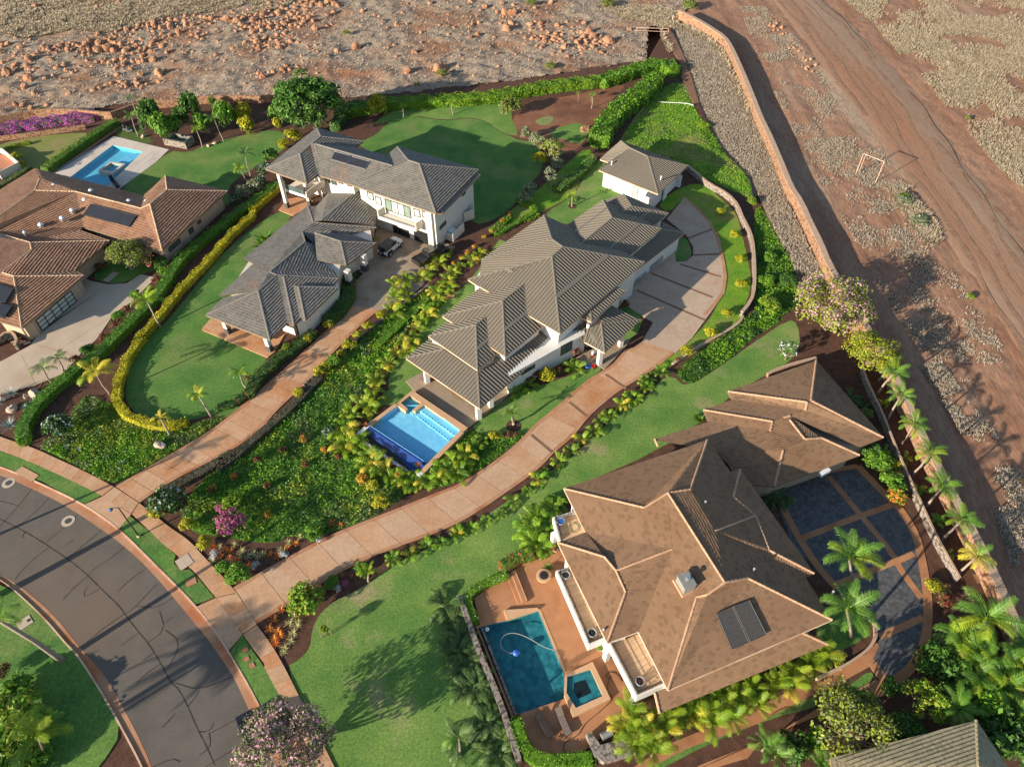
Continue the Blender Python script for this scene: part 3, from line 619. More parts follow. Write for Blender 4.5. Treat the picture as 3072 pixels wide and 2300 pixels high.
# sealed cracks in the asphalt
cr = ['12: 0,430 200,530 380,640 560,760 650,830 730,900 880,1050 980,1140 1050,1240 1150,1370 1230,1460 1350,1656 13: 1410,950 1480,1010 1550,1140 1640,1350 1710,1480 1780,1640', '12: 0,490 150,330 265,180', '12: 160,480 290,380 410,250', '12: 0,280 150,320', '12: 125,930 230,800 400,670', '12: 380,630 420,590 520,510 660,375', '12: 560,760 700,640 840,525', '12: 730,895 780,840 900,770 1030,665', '12: 520,1100 600,1010 730,900', '12: 700,1070 690,1040 730,985', '12: 820,1010 760,1050 700,1072', '12: 970,1035 1080,930 1220,830', '12: 1040,1220 1130,1150 1200,1070 1300,970', '12: 1130,1150 1300,1170 1440,1075', '12: 720,1450 850,1340 1030,1215', '12: 1320,1190 1370,1350 1230,1450', '12: 1370,1350 1500,1450 1400,1656', '12: 1500,1450 1660,1355', '12: 1370,1290 1430,1245', '12: 1000,1480 1150,1370', '12: 1185,1600 1270,1540', '13: 1130,960 1210,880 1330,800', '13: 1450,960 1650,1020 1920,910', '13: 1650,1030 1560,1150', '13: 1730,1380 2070,1200', '13: 1640,1360 1730,1370 1770,1290', '13: 1730,1370 1750,1490 1650,1560', '13: 1260,1656 1440,1580 1490,1610', '13: 1340,1330 1450,1215', '13: 1700,1656 1980,1480', '12: 185,590 190,560 215,535', '12: 540,650 610,605']
b = MB()
for s in cr:
    p = line_pts(smooth_poly(G(s), 1, False), step=.6); q = [np.array([*u, 0]) for u in p]
    for i in range(len(q) - 1):
        d = q[i + 1] - q[i]; d /= np.linalg.norm(d); n_ = np.array([-d[1], d[0], 0]) * (.055 if s is cr[0] else .038) * (.7 + .6 * rng.random()); z_ = np.array([0, 0, .010 + .0004 * cr.index(s)]); b.add([q[i] - n_ + z_, q[i + 1] + d * .02 - n_ + z_, q[i + 1] + d * .02 + n_ + z_, q[i] + n_ + z_], [[0, 1, 2, 3]])
o = b.build('crack_sealant', SEAL, road); o['kind'] = 'stuff'
# iron covers in the street
for i, (x, y, lb) in enumerate([(565, 448, 'round iron manhole cover in a concrete collar, beside the middle of the street kerb'), (72, 133, 'round iron manhole cover in a concrete collar at the far end of the street')]):
    c = P(X('12', x, y)); t = empty('manhole_cover', (c[0], c[1], .006), lb, 'manhole'); ring = lambda r_: [(c[0] + r_ * math.cos(k * math.pi / 12), c[1] + r_ * math.sin(k * math.pi / 12)) for k in range(24)]
    b = MB(); b.prism(ring(.74), .0, .03); b.build('collar', CONCG, t); b = MB(); b.prism(ring(.38), .0, .045); b.prism(ring(.2), .0, .052); b.build('lid', DKGREY, t)
for (k, x, y, sx_, sy_, rz, lb, nm, mm) in [('12', 1530, 790, 1.5, 1.5, .75, 'square concrete utility box lid set in the pavement notch', 'utility_cover', CONCG), ('12', 1585, 955, 1.05, .8, .5, 'rounded rusty valve cover in the grass verge', 'valve_cover', CONCB), ('13', 2035, 690, .5, .4, .6, 'small square valve lid nearest the driveway in the verge', 'valve_cover', CONCB), ('13', 2045, 765, .5, .45, .6, 'middle rusty valve lid of three in the verge', 'valve_cover', CONCB), ('13', 2090, 818, .45, .5, .6, 'last square valve lid in the verge by the pink tree', 'valve_cover', CONCB), ('14', 228, 1304, 3.0, 1.0, -.48, 'flat concrete pad let into the verge at the kerb', 'concrete_pad', CONC)]:
    c = P(X(k, x, y)); t = empty(nm, (c[0], c[1], .1), lb, 'cover'); b = MB(); b.box((c[0], c[1], .10), (sx_ + .12, sy_ + .12, .06), rz); b.build('frame', DARKC, t)
    for q in ((-.25, .25) if sx_ > 1.2 else (0,)):
        b = MB(); b.box((c[0] + math.cos(rz) * sx_ * q, c[1] + math.sin(rz) * sx_ * q, .125), (sx_ * (.49 if sx_ > 1.2 else .98), sy_, .05), rz); b.build('lid', mm, t)
c = P(X('13', 210, 465)); t = empty('meter_pad', (c[0], c[1], .1), 'square stained concrete pad with a grate on the corner lawn', 'concrete pad'); b = MB(); b.box((c[0], c[1], .10), (1.3, 1.1, .09), .8); b.build('pad', CONCG, t); b = MB(); b.box((c[0] + .3, c[1] + .25, .155), (.3, .3, .03), .8); b.build('grate', FRAME, t)
# pavements and driveways, slab by slab
sw1L = G('14: -260,880 -100,950 0,995 130,1040 310,1100 500,1190 700,1280 945,1410'); sw1R = G('14: -260,990 -100,1070 0,1110 200,1180 450,1290 700,1410 780,1450 850,1485')
strip_slabs('pavement', sw1L, sw1R, .125, [CONCP, CONC], 13)
sw2L = G('14: 950,1413 12: 1150,300'); sw2R = G('14: 853,1488 12: 1090,390')
strip_slabs('pavement', sw2L, sw2R, .125, [CONC, CONCP], 3)
sw3L = G('12: 1154,303 1300,415 1400,500 1570,610 1700,760 1830,890 1960,1045'); sw3R = G('12: 1094,393 1270,560 1380,670 1470,730 1640,900 1710,990 1790,1083')
strip_slabs('pavement', sw3L, sw3R, .125, [CONCP, CONC], 9)
sw4L = G('12: 1964,1050 2130,1300 15: 470,1308'); sw4R = G('12: 1793,1087 1900,1230 2010,1385')
strip_slabs('pavement', sw4L, sw4R, .125, [CONC, CONCP], 4)
sw5L = G('15: 473,1312 600,1480 690,1640 16: 430,840 620,1220 780,1540 960,1900'); sw5R = G('12: 2013,1388 2090,1500 2208,1650 16: 240,800 400,1100 480,1220 640,1540 800,1900')
strip_slabs('pavement', sw5L, sw5R, .125, [CONCP, CONC], 11)
sheet('driveway_apron', G('14: 856,1490 12: 1088,394 12: 985,522 800,385 700,318 12: 705,315'), .118, CONC); sheet('driveway_apron', G('12: 1790,1088 1900,1232 2008,1388 1890,1530 1830,1440 1700,1260 1630,1160'), .118, CONC)
dB_L = G('14: 958,1408 1200,1262 1500,1090 1750,940 1880,840 2000,740 2208,560 3: 560,830 780,640 930,500 1080,360 1180,270 1245,180'); dB_R = G('12: 1156,300 14: 1300,1440 1480,1330 1800,1170 2000,1060 2208,890 3: 600,1090 760,940 880,830 1080,600 1200,480 1340,340 1480,225')
strip_slabs('driveway', dB_L, dB_R, .10, [CONCP, CONC, CONCP], 22, piece='concrete_panel', sub=2, border=CONCB, bw=.42, gap=.05)
sheet('motor_court', G('3: 1243,182 1270,60 1240,-60 4: 850,1330 900,1290 960,1260 1060,890 1150,940 1490,1070 1600,1040 1700,1080 1500,1290 1430,1400 1320,1500 1100,1600 3: 1478,228'), .098, CONCT, smooth=0)
dC_L = G('15: 262,1010 500,870 760,735 960,620 1250,495 1500,400 1750,300 2000,200 1: 650,1656 900,1490 1080,1350 1180,1250 1240,1180 1400,1050 1560,910 1700,790 1830,720 1940,640 2010,520 10: 250,280 340,215'); dC_R = G('15: 470,1300 760,1130 1000,960 1300,800 1560,690 1900,570 2208,440 1: 1150,1640 1300,1530 1420,1390 1560,1290 1700,1100 1900,930 2000,860 2208,740 10: 620,300')
strip_slabs('driveway', dC_L, dC_R, .10, [CONC, CONC2], 19, piece='concrete_panel', sub=2, border=CONCB, bw=.42, gap=.05, bands={13: CONCP, 14: CONCP, 15: CONCP})
sheet('motor_court', G('10: 344,213 440,50 2: 1030,1560 1055,1440 1080,1400 1240,1290 1440,1100 1460,1205 1540,1200 1600,1150 1600,1080 1540,980 1380,850 1530,668 1640,760 1750,880 1820,1020 1860,1200 1880,1330 1860,1460 1790,1560 10: 760,180 624,303'), .098, CONCW)
for s_ in ('2: 1250,1300 1760,1500', '2: 1130,1440 1700,1690', '2: 1490,1225 1830,1330', '2: 1600,1150 1830,1140 ', '2: 1560,1010 1770,930', '1: 1840,755 2010,870', '1: 1540,985 1690,1105', '1: 1225,1255 1400,1400'):
    a, c = G(s_); d = c - a; n_ = np.array([-d[1], d[0], 0]) / np.linalg.norm(d) * .2; sheet('paving_band', [a - n_, c - n_, c + n_, a + n_], .106, DARKC)
bd = smooth_poly(G('2: 1525,666 1640,760 1750,880 1820,1020 1860,1200 1880,1330 1860,1460 1790,1560 1700,1650'), 2, False); bi = []
for i, p in enumerate(bd):
    d = bd[min(i + 1, len(bd) - 1)] - bd[max(i - 1, 0)]; d /= np.linalg.norm(d); bi.append(p + np.array([d[1], -d[0]]) * .5)
sheet('paving_border', [*bd, *bi[::-1]], .108, CONCB)
sheet('driveway', G('6: 680,1050 750,1085 900,1115 1050,1105 1170,1030 1290,1060 1090,1260 950,1350 800,1570 700,1656 14: 640,340 530,470 300,565 0,645 -300,720 -300,520 -100,420 30,360 250,240 350,110 6: 270,1560 350,1500 630,1260'), .06, CONCG)
for s_ in ('14: 940,-10 530,250', '14: 300,230 620,330', '14: 530,250 330,580', '14: 180,320 300,570'):
    a, c = G(s_); d = c - a; n_ = np.array([-d[1], d[0], 0]) / np.linalg.norm(d) * .03; sheet('paving_joint', [a - n_, c - n_, c + n_, a + n_], .066, CONCB)
# the dark slate forecourt with its concrete ribs
fc = G('23: 130,1010 560,860 830,820 1000,1010 1180,1170 1270,1330 1330,1470 1400,1656 24: 1410,160 1430,330 1420,560 1370,720 1290,850 1080,980 940,790 1010,650 1000,500 900,430 640,180 500,60 430,-60 23: 330,1560 200,1250')
fcs = sheet('forecourt', fc, .05, SLATE, smooth=1)
for s_, w_ in (('23: 590,910 880,1260 1130,1560 24: 1180,20 1360,260', .35), ('23: 370,1420 700,1290 1110,1145', .35), ('24: 650,150 940,30 1190,-60 1290,-110', .35), ('24: 1010,580 1370,420', .35), ('23: 130,1010 330,1400 500,1656 24: 600,110 660,180', .4), ('23: 140,1015 560,865 830,822', .3), ('24: 940,780 1085,985', .45), ('23: 830,822 1010,1010 1190,1180 1280,1330 1330,1440 24: 1380,40 1400,160 1415,330 1405,560 1350,720 1270,850 1085,980', .45)):
    p = line_pts(smooth_poly(G(s_), 2, False), step=1.2); bp = MB(); A = []; C_ = []
    for i in range(len(p)):
        d = p[min(i + 1, len(p) - 1)] - p[max(i - 1, 0)]; d /= np.linalg.norm(d); n_ = np.array([-d[1], d[0]]) * w_; A.append(p[i] - n_); C_.append(p[i] + n_)
    sheet('forecourt_rib', A + C_[::-1], .058 + .004 * len(s_ + str(w_)) % .013, CONCT if False else PATIO)
sheet('drive_strip', G('24: 975,620 1015,650 985,740 920,830 700,950 480,1050 100,1240 9: 1600,1290 1000,1500 700,1656 560,1760 480,1700 900,1440 1500,1200 1900,1000 24: 450,960 480,930 740,810 900,720'), .045, PATIO, smooth=0)
sheet('drive_strip', G('24: 985,930 1090,990 1080,1060 800,1120 480,1250 50,1420 9: 1500,1580 900,1760 1100,1640 1700,1400 24: 500,1170 800,1030'), .045, PATIO, smooth=0)
# terraces
sheet('terrace', G('5: 30,1600 120,1500 250,1540 700,1700 850,1720 3: 750,400 700,430 620,570 560,618 20,390'), .12, CONCP)
sheet('terrace', G('5: 870,300 960,180 1080,160 1250,200 1200,260 1030,365'), .12, CONCP)
lan = sheet('lanai_floor', G('1: 185,812 330,735 800,700 1200,800 1000,960 830,1100 705,1200 245,880'), .14, CONCT)
sheet('entry_lawn', G('1: 1960,530 2040,470 2110,400 2140,320 2120,190 1960,200 1850,420'), .03, LAWN2)
sheet('entry_floor', G('1: 1560,640 1700,560 1830,520 2050,460 2010,520 1940,600 1830,715 1790,690'), .12, CONCT)
# ================================================================ THE HOUSES
TK = dict(course=.42, tw=.38)
# ---- tan-tiled house in the foreground (upper storey, bay, north-east wing, garage wing, lower skirt)
D = House('tiled_house', 'large tan tiled hip roofed house with three timber balconies beside the dark pool', 'house', P(X('8', 10, 900)), 5.6)
D.vs('''W 7 945 180;Aw 7 1125 542;Bb 7 893 625;Cb 7 1303 1455;Dd 7 1560 1362;S 9 840 1018;E 8 1368 1265;e1 8 1142 910;e2 8 1218 880;n2 10 1160 1263;n1 10 1080 1285;N 10 888 1022;
R1 8 10 215 @Dd,S,21;R2 8 480 955 @Dd,S,21;P1 7 1610 338 @Dd,S,21;T1 9 1078 248 @Dd,S,21;T2 9 1165 228 @Dd,S,21;BR 7 1840 680 @Dd,S,21;
V1 7 1280 745 @Bb,Cb,21;V2 7 1375 858 @Bb,Cb,21;V3 7 1455 1035 @Bb,Cb,21;X1 8 670 920 @S,E,21;
G 8 400 530 @E,e1,21;J 10 748 1428 @E,e1,21;U1 8 550 250 @e2,n2,21;U2 8 735 405 @e2,n2,21;U3 8 850 690 @e2,n2,21''')
D.roof_build('tile', '''W Aw BR R1 P1;BR Dd S T1;BR T1 T2 R2 R1;Bb Cb V3 V2 V1;Bb V1 V2 BR Aw;Cb Dd BR V2 V3;S E X1 R2 T2 T1;R1 J N n1 G;R1 G e1 E X1 R2;n2 U1 U2 U3 e2;n1 n2 U1 U2 G;e2 U3 U2 G e1;N W P1 R1 J''',
    TILED, CAPD, caps='W P1;P1 R1;R1 R2;R2 T2;T2 T1;T1 S;R2 X1;X1 E;Bb V1;V1 V2;V2 V3;V3 Cb;V2 BR;N J;J R1;n2 U1;U1 U2;U2 G;U2 U3;U3 e2', capr=.115, course=.29, tw=.46, thick=.05)
gut = MB()
for a, b in (('W', 'N'), ('N', 'n1'), ('n1', 'n2'), ('n2', 'e2'), ('e1', 'E'), ('S', 'E'), ('W', 'Aw'), ('Bb', 'Cb'), ('Dd', 'S'), ('Aw', 'Bb'), ('Cb', 'Dd')): gut.tube([D.V[a] - [0, 0, .08], D.V[b] - [0, 0, .08]], .085, 6)
gut.build('gutter', KERB, D.root)
ft = [D.V[q] for q in ('W', 'Aw', 'Dd', 'S', 'E', 'e1', 'n1', 'N')]
D.walls(ft, 0, 5.45, WHITE, inset=.75); D.walls([D.V[q] for q in ('Aw', 'Bb', 'Cb', 'Dd')], 0, 5.45, WHITE, inset=.7)
# lower skirt roof on the south side
D.vs('sk1 9 770 1205 2.9;sk2 9 2160 640 2.9;sk3 9 1950 545 4.3;sk4 9 730 1035 4.3;sk5 9 640 1060 3.6'); D.left = 0
D.roof_build('tile', 'sk1 sk2 sk3 sk4', TILED, CAPD, caps='sk3 sk2;sk4 sk1', course=.29, tw=.46, thick=.05, name='skirt_roof')
# garage wing
D.ze = 3.2; D.left = 140; D.ncap = 200
D.vs('''gN 11 1238 88;gE 11 1792 722;gE2 11 1588 802;W1 11 508 342;W1b 11 548 410;W2 11 305 495;W2b 11 350 592;W3 11 -97 739;W3b 11 -70 800;
gP 11 1195 418 @gE,gN,21;gQ 11 1165 432 =gP;c1 11 1148 500 5.3;c2 11 1020 545 5.2;c3 11 880 592 5.1;c4 11 858 672 4.9;s1 11 970 560 5.2;s1b 11 1018 577 5.2;s2 11 1143 737 4.9;s3 11 1280 726 4.5;s4 11 1595 868;s5 11 890 1128;s6 11 965 828 4.8;s7 11 1040 790 4.9;h1 11 390 835 4.2;h2 11 700 1112''')
D.roof_build('tile', '''gE gN gP;gN W1 gQ gP;gP gQ c1 c2 gE2 gE;W1 W1b c1 gQ;W1b W2 c3 c2 c1;W2 W2b c4 c3;W2b W3 h1 c4;c4 h1 h2 s5 s6;s1 s1b s2 s7 s6 c4 c3;c2 s3 s2 s1b s1;s3 s4 s5 s6 s7 s2''', TILED, CAPD,
    caps='gN gP;gP gE;W1 gQ;gQ c1;W2 c3;c3 c4;c2 s1;s1b s2;s2 s3;s3 s4;s6 s5;W3 W3b', course=.29, tw=.46, thick=.05, name='garage_roof')
D.walls([D.V[q] for q in ('W1b', 'W2b', 'h2', 's5', 's4', 'gE2', 'gE', 'gN', 'W1')], 0, 3.1, BEIGE, inset=.8)
a, c = D.W(11, 1265, 1035, 2.6), D.W(11, 1350, 985, 2.6)
D.box('vent_hatch', (a + c) / 2, (1.4, .5, .5), WHITEP, math.atan2(*(c - a)[1::-1]))
# balconies: floor boards, parapet, railing
def balcony(parent, s, z, edge, nb, pm=WHITE, rail=True, ph=.42):
    q = [P(p, z) for p in Q(s)]; t = MB(); t.prism(ccw([p[:2] for p in q]), z - .35, z - .05); fl = t.build('balcony', WHITE, parent); fo = np.zeros(3)
    L = line_pts([q[0], q[3]], nb + 1); Rr = line_pts([q[1], q[2]], nb + 1)
    for i in range(nb):
        m = MB(); g = .03; m.prism(ccw([L[i] * (1 - g) + L[i + 1] * g, Rr[i] * (1 - g) + Rr[i + 1] * g, Rr[i] * g + Rr[i + 1] * (1 - g), L[i] * g + L[i + 1] * (1 - g)]), z - .05, z + .002 * (i % 3)); m.build('deck_plank', WOODD, fl)
    for i, (a, b) in enumerate(edge):
        a, b = q[a][:2], q[b][:2]; d = (b - a) / np.linalg.norm(b - a); c = (a + b) / 2; rz = math.atan2(d[1], d[0]); ln = np.linalg.norm(b - a)
        m = MB(); m.box((c[0], c[1], z + ph / 2 - .35), (ln + .18 + .004 * i, .2 - .004 * i, ph + .7 + .01 * i), rz); m.build('parapet', pm, fl)
        if rail:
            m = MB(); nrm = np.array([-d[1], d[0]]) * .22
            if nrm @ (np.mean([p[:2] for p in q], 0) - c) < 0: nrm = -nrm
            for h_ in (.5, .75, 1.0): m.box((c[0] + nrm[0], c[1] + nrm[1], z + h_), (ln - .3, .04, .04), rz)
            for u in np.linspace(-.47, .47, max(3, int(ln / 1.1))): m.box((c[0] + nrm[0] + d[0] * u * ln, c[1] + nrm[1] + d[1] * u * ln, z + .5), (.045, .045, 1.0), rz)
            m.build('railing', FRAME if not rail == 2 else STEEL, fl)
    return fl
balcony(D.root, '7: 858,438 1080,372 1180,520 905,612', 3.0, [(0, 1), (0, 3)], 16)
balcony(D.root, '7: 885,880 1015,840 1310,1420 1148,1486', 3.0, [(0, 3), (3, 2), (0, 1)], 44)
balcony(D.root, '25: 1320,650 1580,545 1820,960 1545,1082', 3.0, [(0, 3), (3, 2)], 26)
for (k, x, y, hh) in (('7', 1290, 1590, 2.7), ('25', 1520, 1120, 2.7), ('7', 855, 660, 2.8)):
    c = P(X(k, x, y)); D.box('column', (c[0], c[1], hh / 2), (.55, .55, hh), WHITE, R(28))
# chimney, solar panels and vents on the tan roof
c = on_slope(X('8', 150, 985), D.V['Dd'], D.V['S'], 21); cz = c[2]; t = MB(); rz = R(-28 + 90 - 28)
rz = math.atan2(*(D.V['R2'] - D.V['R1'])[1::-1]); t.box((c[0], c[1], cz + .35), (1.45, 1.2, 1.5), rz); t.box((c[0], c[1], cz + 1.14), (1.56, 1.3, .09), rz); ch = t.build('chimney', LEADG, D.root)
t = MB(); t.lathe((c[0], c[1], cz + 1.18), [(.17, 0), (.17, .3), (.27, .32), (.27, .5), (.1, .58)], 14); t.build('flue_cap', STEEL, ch)
t = MB(); t.box((c[0], c[1], cz - .02), (1.85, 1.6, .35), rz); t.build('flashing', CAPD, ch)
def solar(house, k, quads, a, b, pitch, parent, h=.16, frame=True, label=None, ribs=0):
    for q in quads:
        p = [on_slope(X(k, *c), a, b, pitch) for c in q]; n = np.cross(p[1] - p[0], p[3] - p[0]); n /= np.linalg.norm(n); n = n if n[2] > 0 else -n
        m = MB(); top = [v + n * h for v in p]; m.add([*p, *top], [[4, 5, 6, 7], [0, 1, 5, 4], [1, 2, 6, 5], [2, 3, 7, 6], [3, 0, 4, 7]]); o = m.build('solar_panel', SOLAR, parent)
        m = MB()
        for i in range(4): m.tube([top[i] + n * .012, top[(i + 1) % 4] + n * .012], .035, 4)
        for i in range(1, ribs): m.tube([top[0] + (top[1] - top[0]) * i / ribs + n * .012, top[3] + (top[2] - top[3]) * i / ribs + n * .012], .016, 4)
        m.build('panel_frame', FRAME if not frame else SOLARF, o)
solar(D, '8', [[(402, 1212), (532, 1157), (668, 1450), (528, 1508)], [(542, 1152), (672, 1105), (812, 1385), (680, 1445)]], D.V['S'], D.V['E'], 21, D.root, .30, False, ribs=14)
for (k, x, y, ab) in (('8', 720, 855, ('E', 'e1')), ('8', 318, 300, ('E', 'e1')), ('9', 2202, 215, ('S', 'E')), ('7', 1270, 1355, ('Bb', 'Cb'))):
    c = on_slope(X(k, x, y), D.V[ab[0]], D.V[ab[1]], 21); t = MB(); t.lathe(c, [(.1, -.1), (.1, .35), (.14, .36), (.05, .45)], 8); t.build('vent_pipe', STEEL, D.roof)
# windows on the south clerestory
a, b = D.V['S'] + [0, 0, 0], D.V['E'] + [0, 0, 0]

# ---- bronze standing-seam house with the blue pool
C = House('metal_roof_house', 'white house under a tiered bronze standing seam metal roof beside the bright blue pool', 'house', P(X('1', 1300, 300)), 3.0)
C.vs('''W0 1 185 618;S0 1 797 1035;E0 1 1417 497;l1 1 497 548 @W0,S0,16;l2 1 780 738 @W0,S0,16;l3 1 1310 402 @S0,E0,16;n0 1 392 452;m0 1 640 380 3.9;
W1 1 372 437 4.6;S1 1 778 717 4.6;s1b 1 945 580 4.6;n1b 1 540 303 4.6;R1 1 765 345 @W1,S1,20;R1b 1 925 220 =R1;
W2 1 490 272 5.2;S2 1 1008 604 5.2;s2b 1 1325 352 5.2;n2b 1 800 33 5.2;R2 1 987 147 @W2,S2,20;R2b 2 325 1290 =R2;
W3 4 1805 1348 6.2;S3 1 1462 415 6.2;E3 2 1197 1203 6.2;N3 2 365 815 6.2;R3 2 430 1160 @S3,E3,20;R3e 2 522 1080 @S3,E3,20;n3b 4 1895 1405 6.2;W4 4 1917 1182 6.2;R4 2 430 1015 8.5;
d0 2 640 1335 @S3,E3,20;dS 1 1722 316 5.5;dE 2 1047 1440 5.5;dW 1 1640 283 5.5;d1 2 728 1373 6.8;dn 2 960 1400 5.9;
pE 1 2125 300 3.0;pS 1 1832 573 3.0;pW 1 1665 482 3.0;pk 1 1803 330 4.2;pk0 1 1700 372 3.9;pn 1 1890 182 4.2;pn2 1 1785 290 4.3;
q1 1 1548 405 3.3;q2 1 1690 378 3.4;q3 1 1618 337 3.5;
N5 2 852 690 5.5;E5 2 1335 927 5.5;S5 2 1085 1142 5.5;W5 2 565 893 5.5;R5 2 650 1068 @S5,E5,20;R5e 2 930 840 @S5,E5,20;
g1 2 1060 1322 3.0;g2 2 1527 967 3.0;g3 2 1337 935 4.3;g4 2 1090 1150 4.3;g5 2 1345 872 4.0;
N6 2 1022 640 4.4;E6 2 1395 800 4.4;w6 2 878 692 4.4;s6 2 1295 887 4.4;R6 2 1090 743 @s6,E6,20;R6b 2 950 832 =R6''')
C.left = 400; C.ncap = 0
C.roof_build('seam', '''W0 S0 l2 l1;S0 E0 l3 l2;n0 W0 l1 m0;W1 S1 R1;S1 s1b R1b R1;n1b W1 R1 R1b;W2 S2 R2;S2 s2b R2b R2;n2b W2 R2 R2b;W3 S3 R3;S3 E3 R3e R3;E3 N3 R4 R3e;N3 W4 R4;W4 n3b R3 R3e R4;n3b W3 R3;
dW dS d1 d0;dS dE d1;dE dn d0 d1;pW pS pk pk0;pS pE pk;pE pn pn2 pk;q1 pW q2 q3;N5 W5 R5 R5e;S5 E5 R5e R5;E5 N5 R5e;g1 g2 g3 g4;g2 g5 g3;N6 w6 R6b R6;E6 N6 R6;s6 E6 R6 R6b''',
    [SEAM, SEAMR], SEAMR, caps='W0 l1;S0 l2;W1 R1;S1 R1;R1 R1b;W2 R2;S2 R2;R2 R2b;W3 R3;S3 R3;R3 R3e;E3 R3e;N3 R4;R4 R3e;W4 R4;dS d1;dE d1;d1 d0;pS pk;pE pk;pW pk0;R5 R5e;N5 R5e;E5 R5e;g2 g3;N6 R6;E6 R6;R6 R6b', capr=.075, deckm=[SEAM, KERB], tname='roof_panel')
# snow-guard bands (the flat grey flashing half way up each slope)
for a, b, c, d in (('S3', 'E3', 'R3e', 'R3'), ('S2', 's2b', 'R2b', 'R2'), ('S1', 's1b', 'R1b', 'R1'), ('S5', 'E5', 'R5e', 'R5'), ('N5', 'W5', 'R5', 'R5e'), ('s6', 'E6', 'R6', 'R6b'), ('n3b', 'W3', 'R3', 'R3')):
    pa, pb, pc, pd = (C.V[q] for q in (a, b, c, d)); f = .46; u = pa + (pd - pa) * f; v = pb + (pc - pb) * f; n_ = np.cross(pb - pa, pd - pa); n_ /= np.linalg.norm(n_); n_ = n_ if n_[2] > 0 else -n_; up = ((pd - pa) + (pc - pb)); up = up / np.linalg.norm(up) * .28
    m = MB(); m.add([u - up + n_ * .125, v - up + n_ * .125, v + up + n_ * .125, u + up + n_ * .125, u - up, v - up, v + up, u + up], [[0, 1, 2, 3], [0, 4, 5, 1], [2, 6, 7, 3]]); m.build('roof_band', SEAMR, C.roof)
def ext(names, z1, ins, m=WHITE, z0=0): C.walls([C.V[q] for q in names], z0, z1, m, inset=ins)
ext(('W1', 'S1', 's1b', 'n1b'), 4.52, .35, z0=2.6); ext(('W2', 'S2', 's2b', 'n2b'), 5.12, .42, z0=2.2); ext(('W3', 'S3', 'E3', 'N3', 'W4'), 6.1, .8); ext(('dW', 'dS', 'dE', 'dn'), 5.4, .55); ext(('W5', 'S5', 'E5', 'N5'), 5.4, .5); ext(('w6', 's6', 'E6', 'N6'), 4.3, .7)
wb = G('1: 1045,905 1400,700 1660,560 1500,300 760,560'); C.walls(wb, 0, 3.35, WHITE); C.walls([C.V[q] for q in ('g1', 'g2', 'g3', 'g4')], 0, 2.9, WHITE, inset=.55)
for x, y, hh in ((365, 822, 2.75), (790, 1118, 2.75), (890, 1020, 2.75), (1045, 900, 2.8)): c = C.W(1, x, y); C.box('column', (c[0], c[1], hh / 2), (.62, .62, hh), WHITE, R(28))
for k, x, y, hh in (('1', 1785, 672, 3.0), ('1', 1960, 520, 2.9), ('1', 1670, 380, 4.2)): c = C.W(k, x, y); C.box('column', (c[0], c[1], hh / 2), (.6, .6, hh), WHITE, R(28))
C.window(1, [(1475, 545), (1560, 450), (1560, 530), (1460, 610)], C.W(1, 1400, 697, 0), C.W(1, 1660, 558, 0), nx=2)
C.window(1, [(1145, 735), (1250, 660), (1250, 685), (1140, 765)], C.W(1, 1045, 903, 0), C.W(1, 1400, 698, 0), nx=3)
a, b = (np.array([*p, 0]) for p in inset_poly(ccw([C.V[q][:2] for q in ('g1', 'g2', 'g3', 'g4')]), .55)[0:2])
for q in ([(1075, 1385), (1135, 1340), (1130, 1380), (1070, 1425)], [(1145, 1330), (1205, 1285), (1200, 1325), (1140, 1370)], [(1245, 1240), (1295, 1195), (1290, 1225), (1243, 1270)], [(1300, 1190), (1345, 1150), (1342, 1185), (1297, 1222)]): C.window(2, q, a, b, WHITEP, SOLARF, 'garage_door', 1, 4, sub='door_panel')
for k, x, y in (('2', 318, 1020), ('2', 365, 985)): c = P(X(k, x, y), 6.6); t = MB(); t.lathe(c, [(.12, -.4), (.12, .3), (.17, .32), (.17, .5), (.05, .56)], 10); t.build('vent_pipe', WHITEP, C.roof)

# ---- the small guest cottage
T = House('guest_cottage', 'small white guest cottage with its own bronze standing seam hip roof', 'cottage', P(X('2', 1180, 500)), 3.4)
T.vs('N 2 1000 200;E 2 1555 406;S 2 1308 640;W 2 818 442;W2 2 828 352;q 2 905 380;pk 2 1222 330 @S,E,19;p0 2 1078 262 =pk;p1 2 1000 300 4.2'); T.left = 80
T.roof_build('seam', 'W S pk p0 q;S E pk;E N p0 pk;N W2 q p0', [SEAM, SEAMR], SEAMR, caps='N p0;p0 pk;pk S;pk E;W q', capr=.075, deckm=[SEAM, KERB], tname='roof_panel', name='roof')
T.walls([T.V[q] for q in ('W', 'S', 'E', 'N')], 0, 3.3, WHITE, inset=.75)
iw = [np.array([*p, 0]) for p in inset_poly([T.V[q][:2] for q in ('W', 'S', 'E', 'N')], .75)]
T.window(2, [(1105, 575), (1142, 590), (1135, 670), (1095, 655)], iw[0], iw[1], GLASSL, SOLARF, 'glazed_door', 1, 2)
for x, y in ((925, 388), (1332, 512)): c = P(X('2', x, y), 4.3); t = MB(); t.lathe(c, [(.1, -.3), (.1, .3), (.16, .32), (.16, .45)], 10); t.build('vent_pipe', WHITEP, T.roof)
for k, x, y, s_, hh in (('2', 1360, 680, (.25, 1.6), 2.6), ('2', 1470, 580, (.9, .35), 2.3)): c = T.W(k, x, y); T.box('wing_wall', (c[0], c[1], hh / 2), (*s_, hh), WHITE, R(-30))

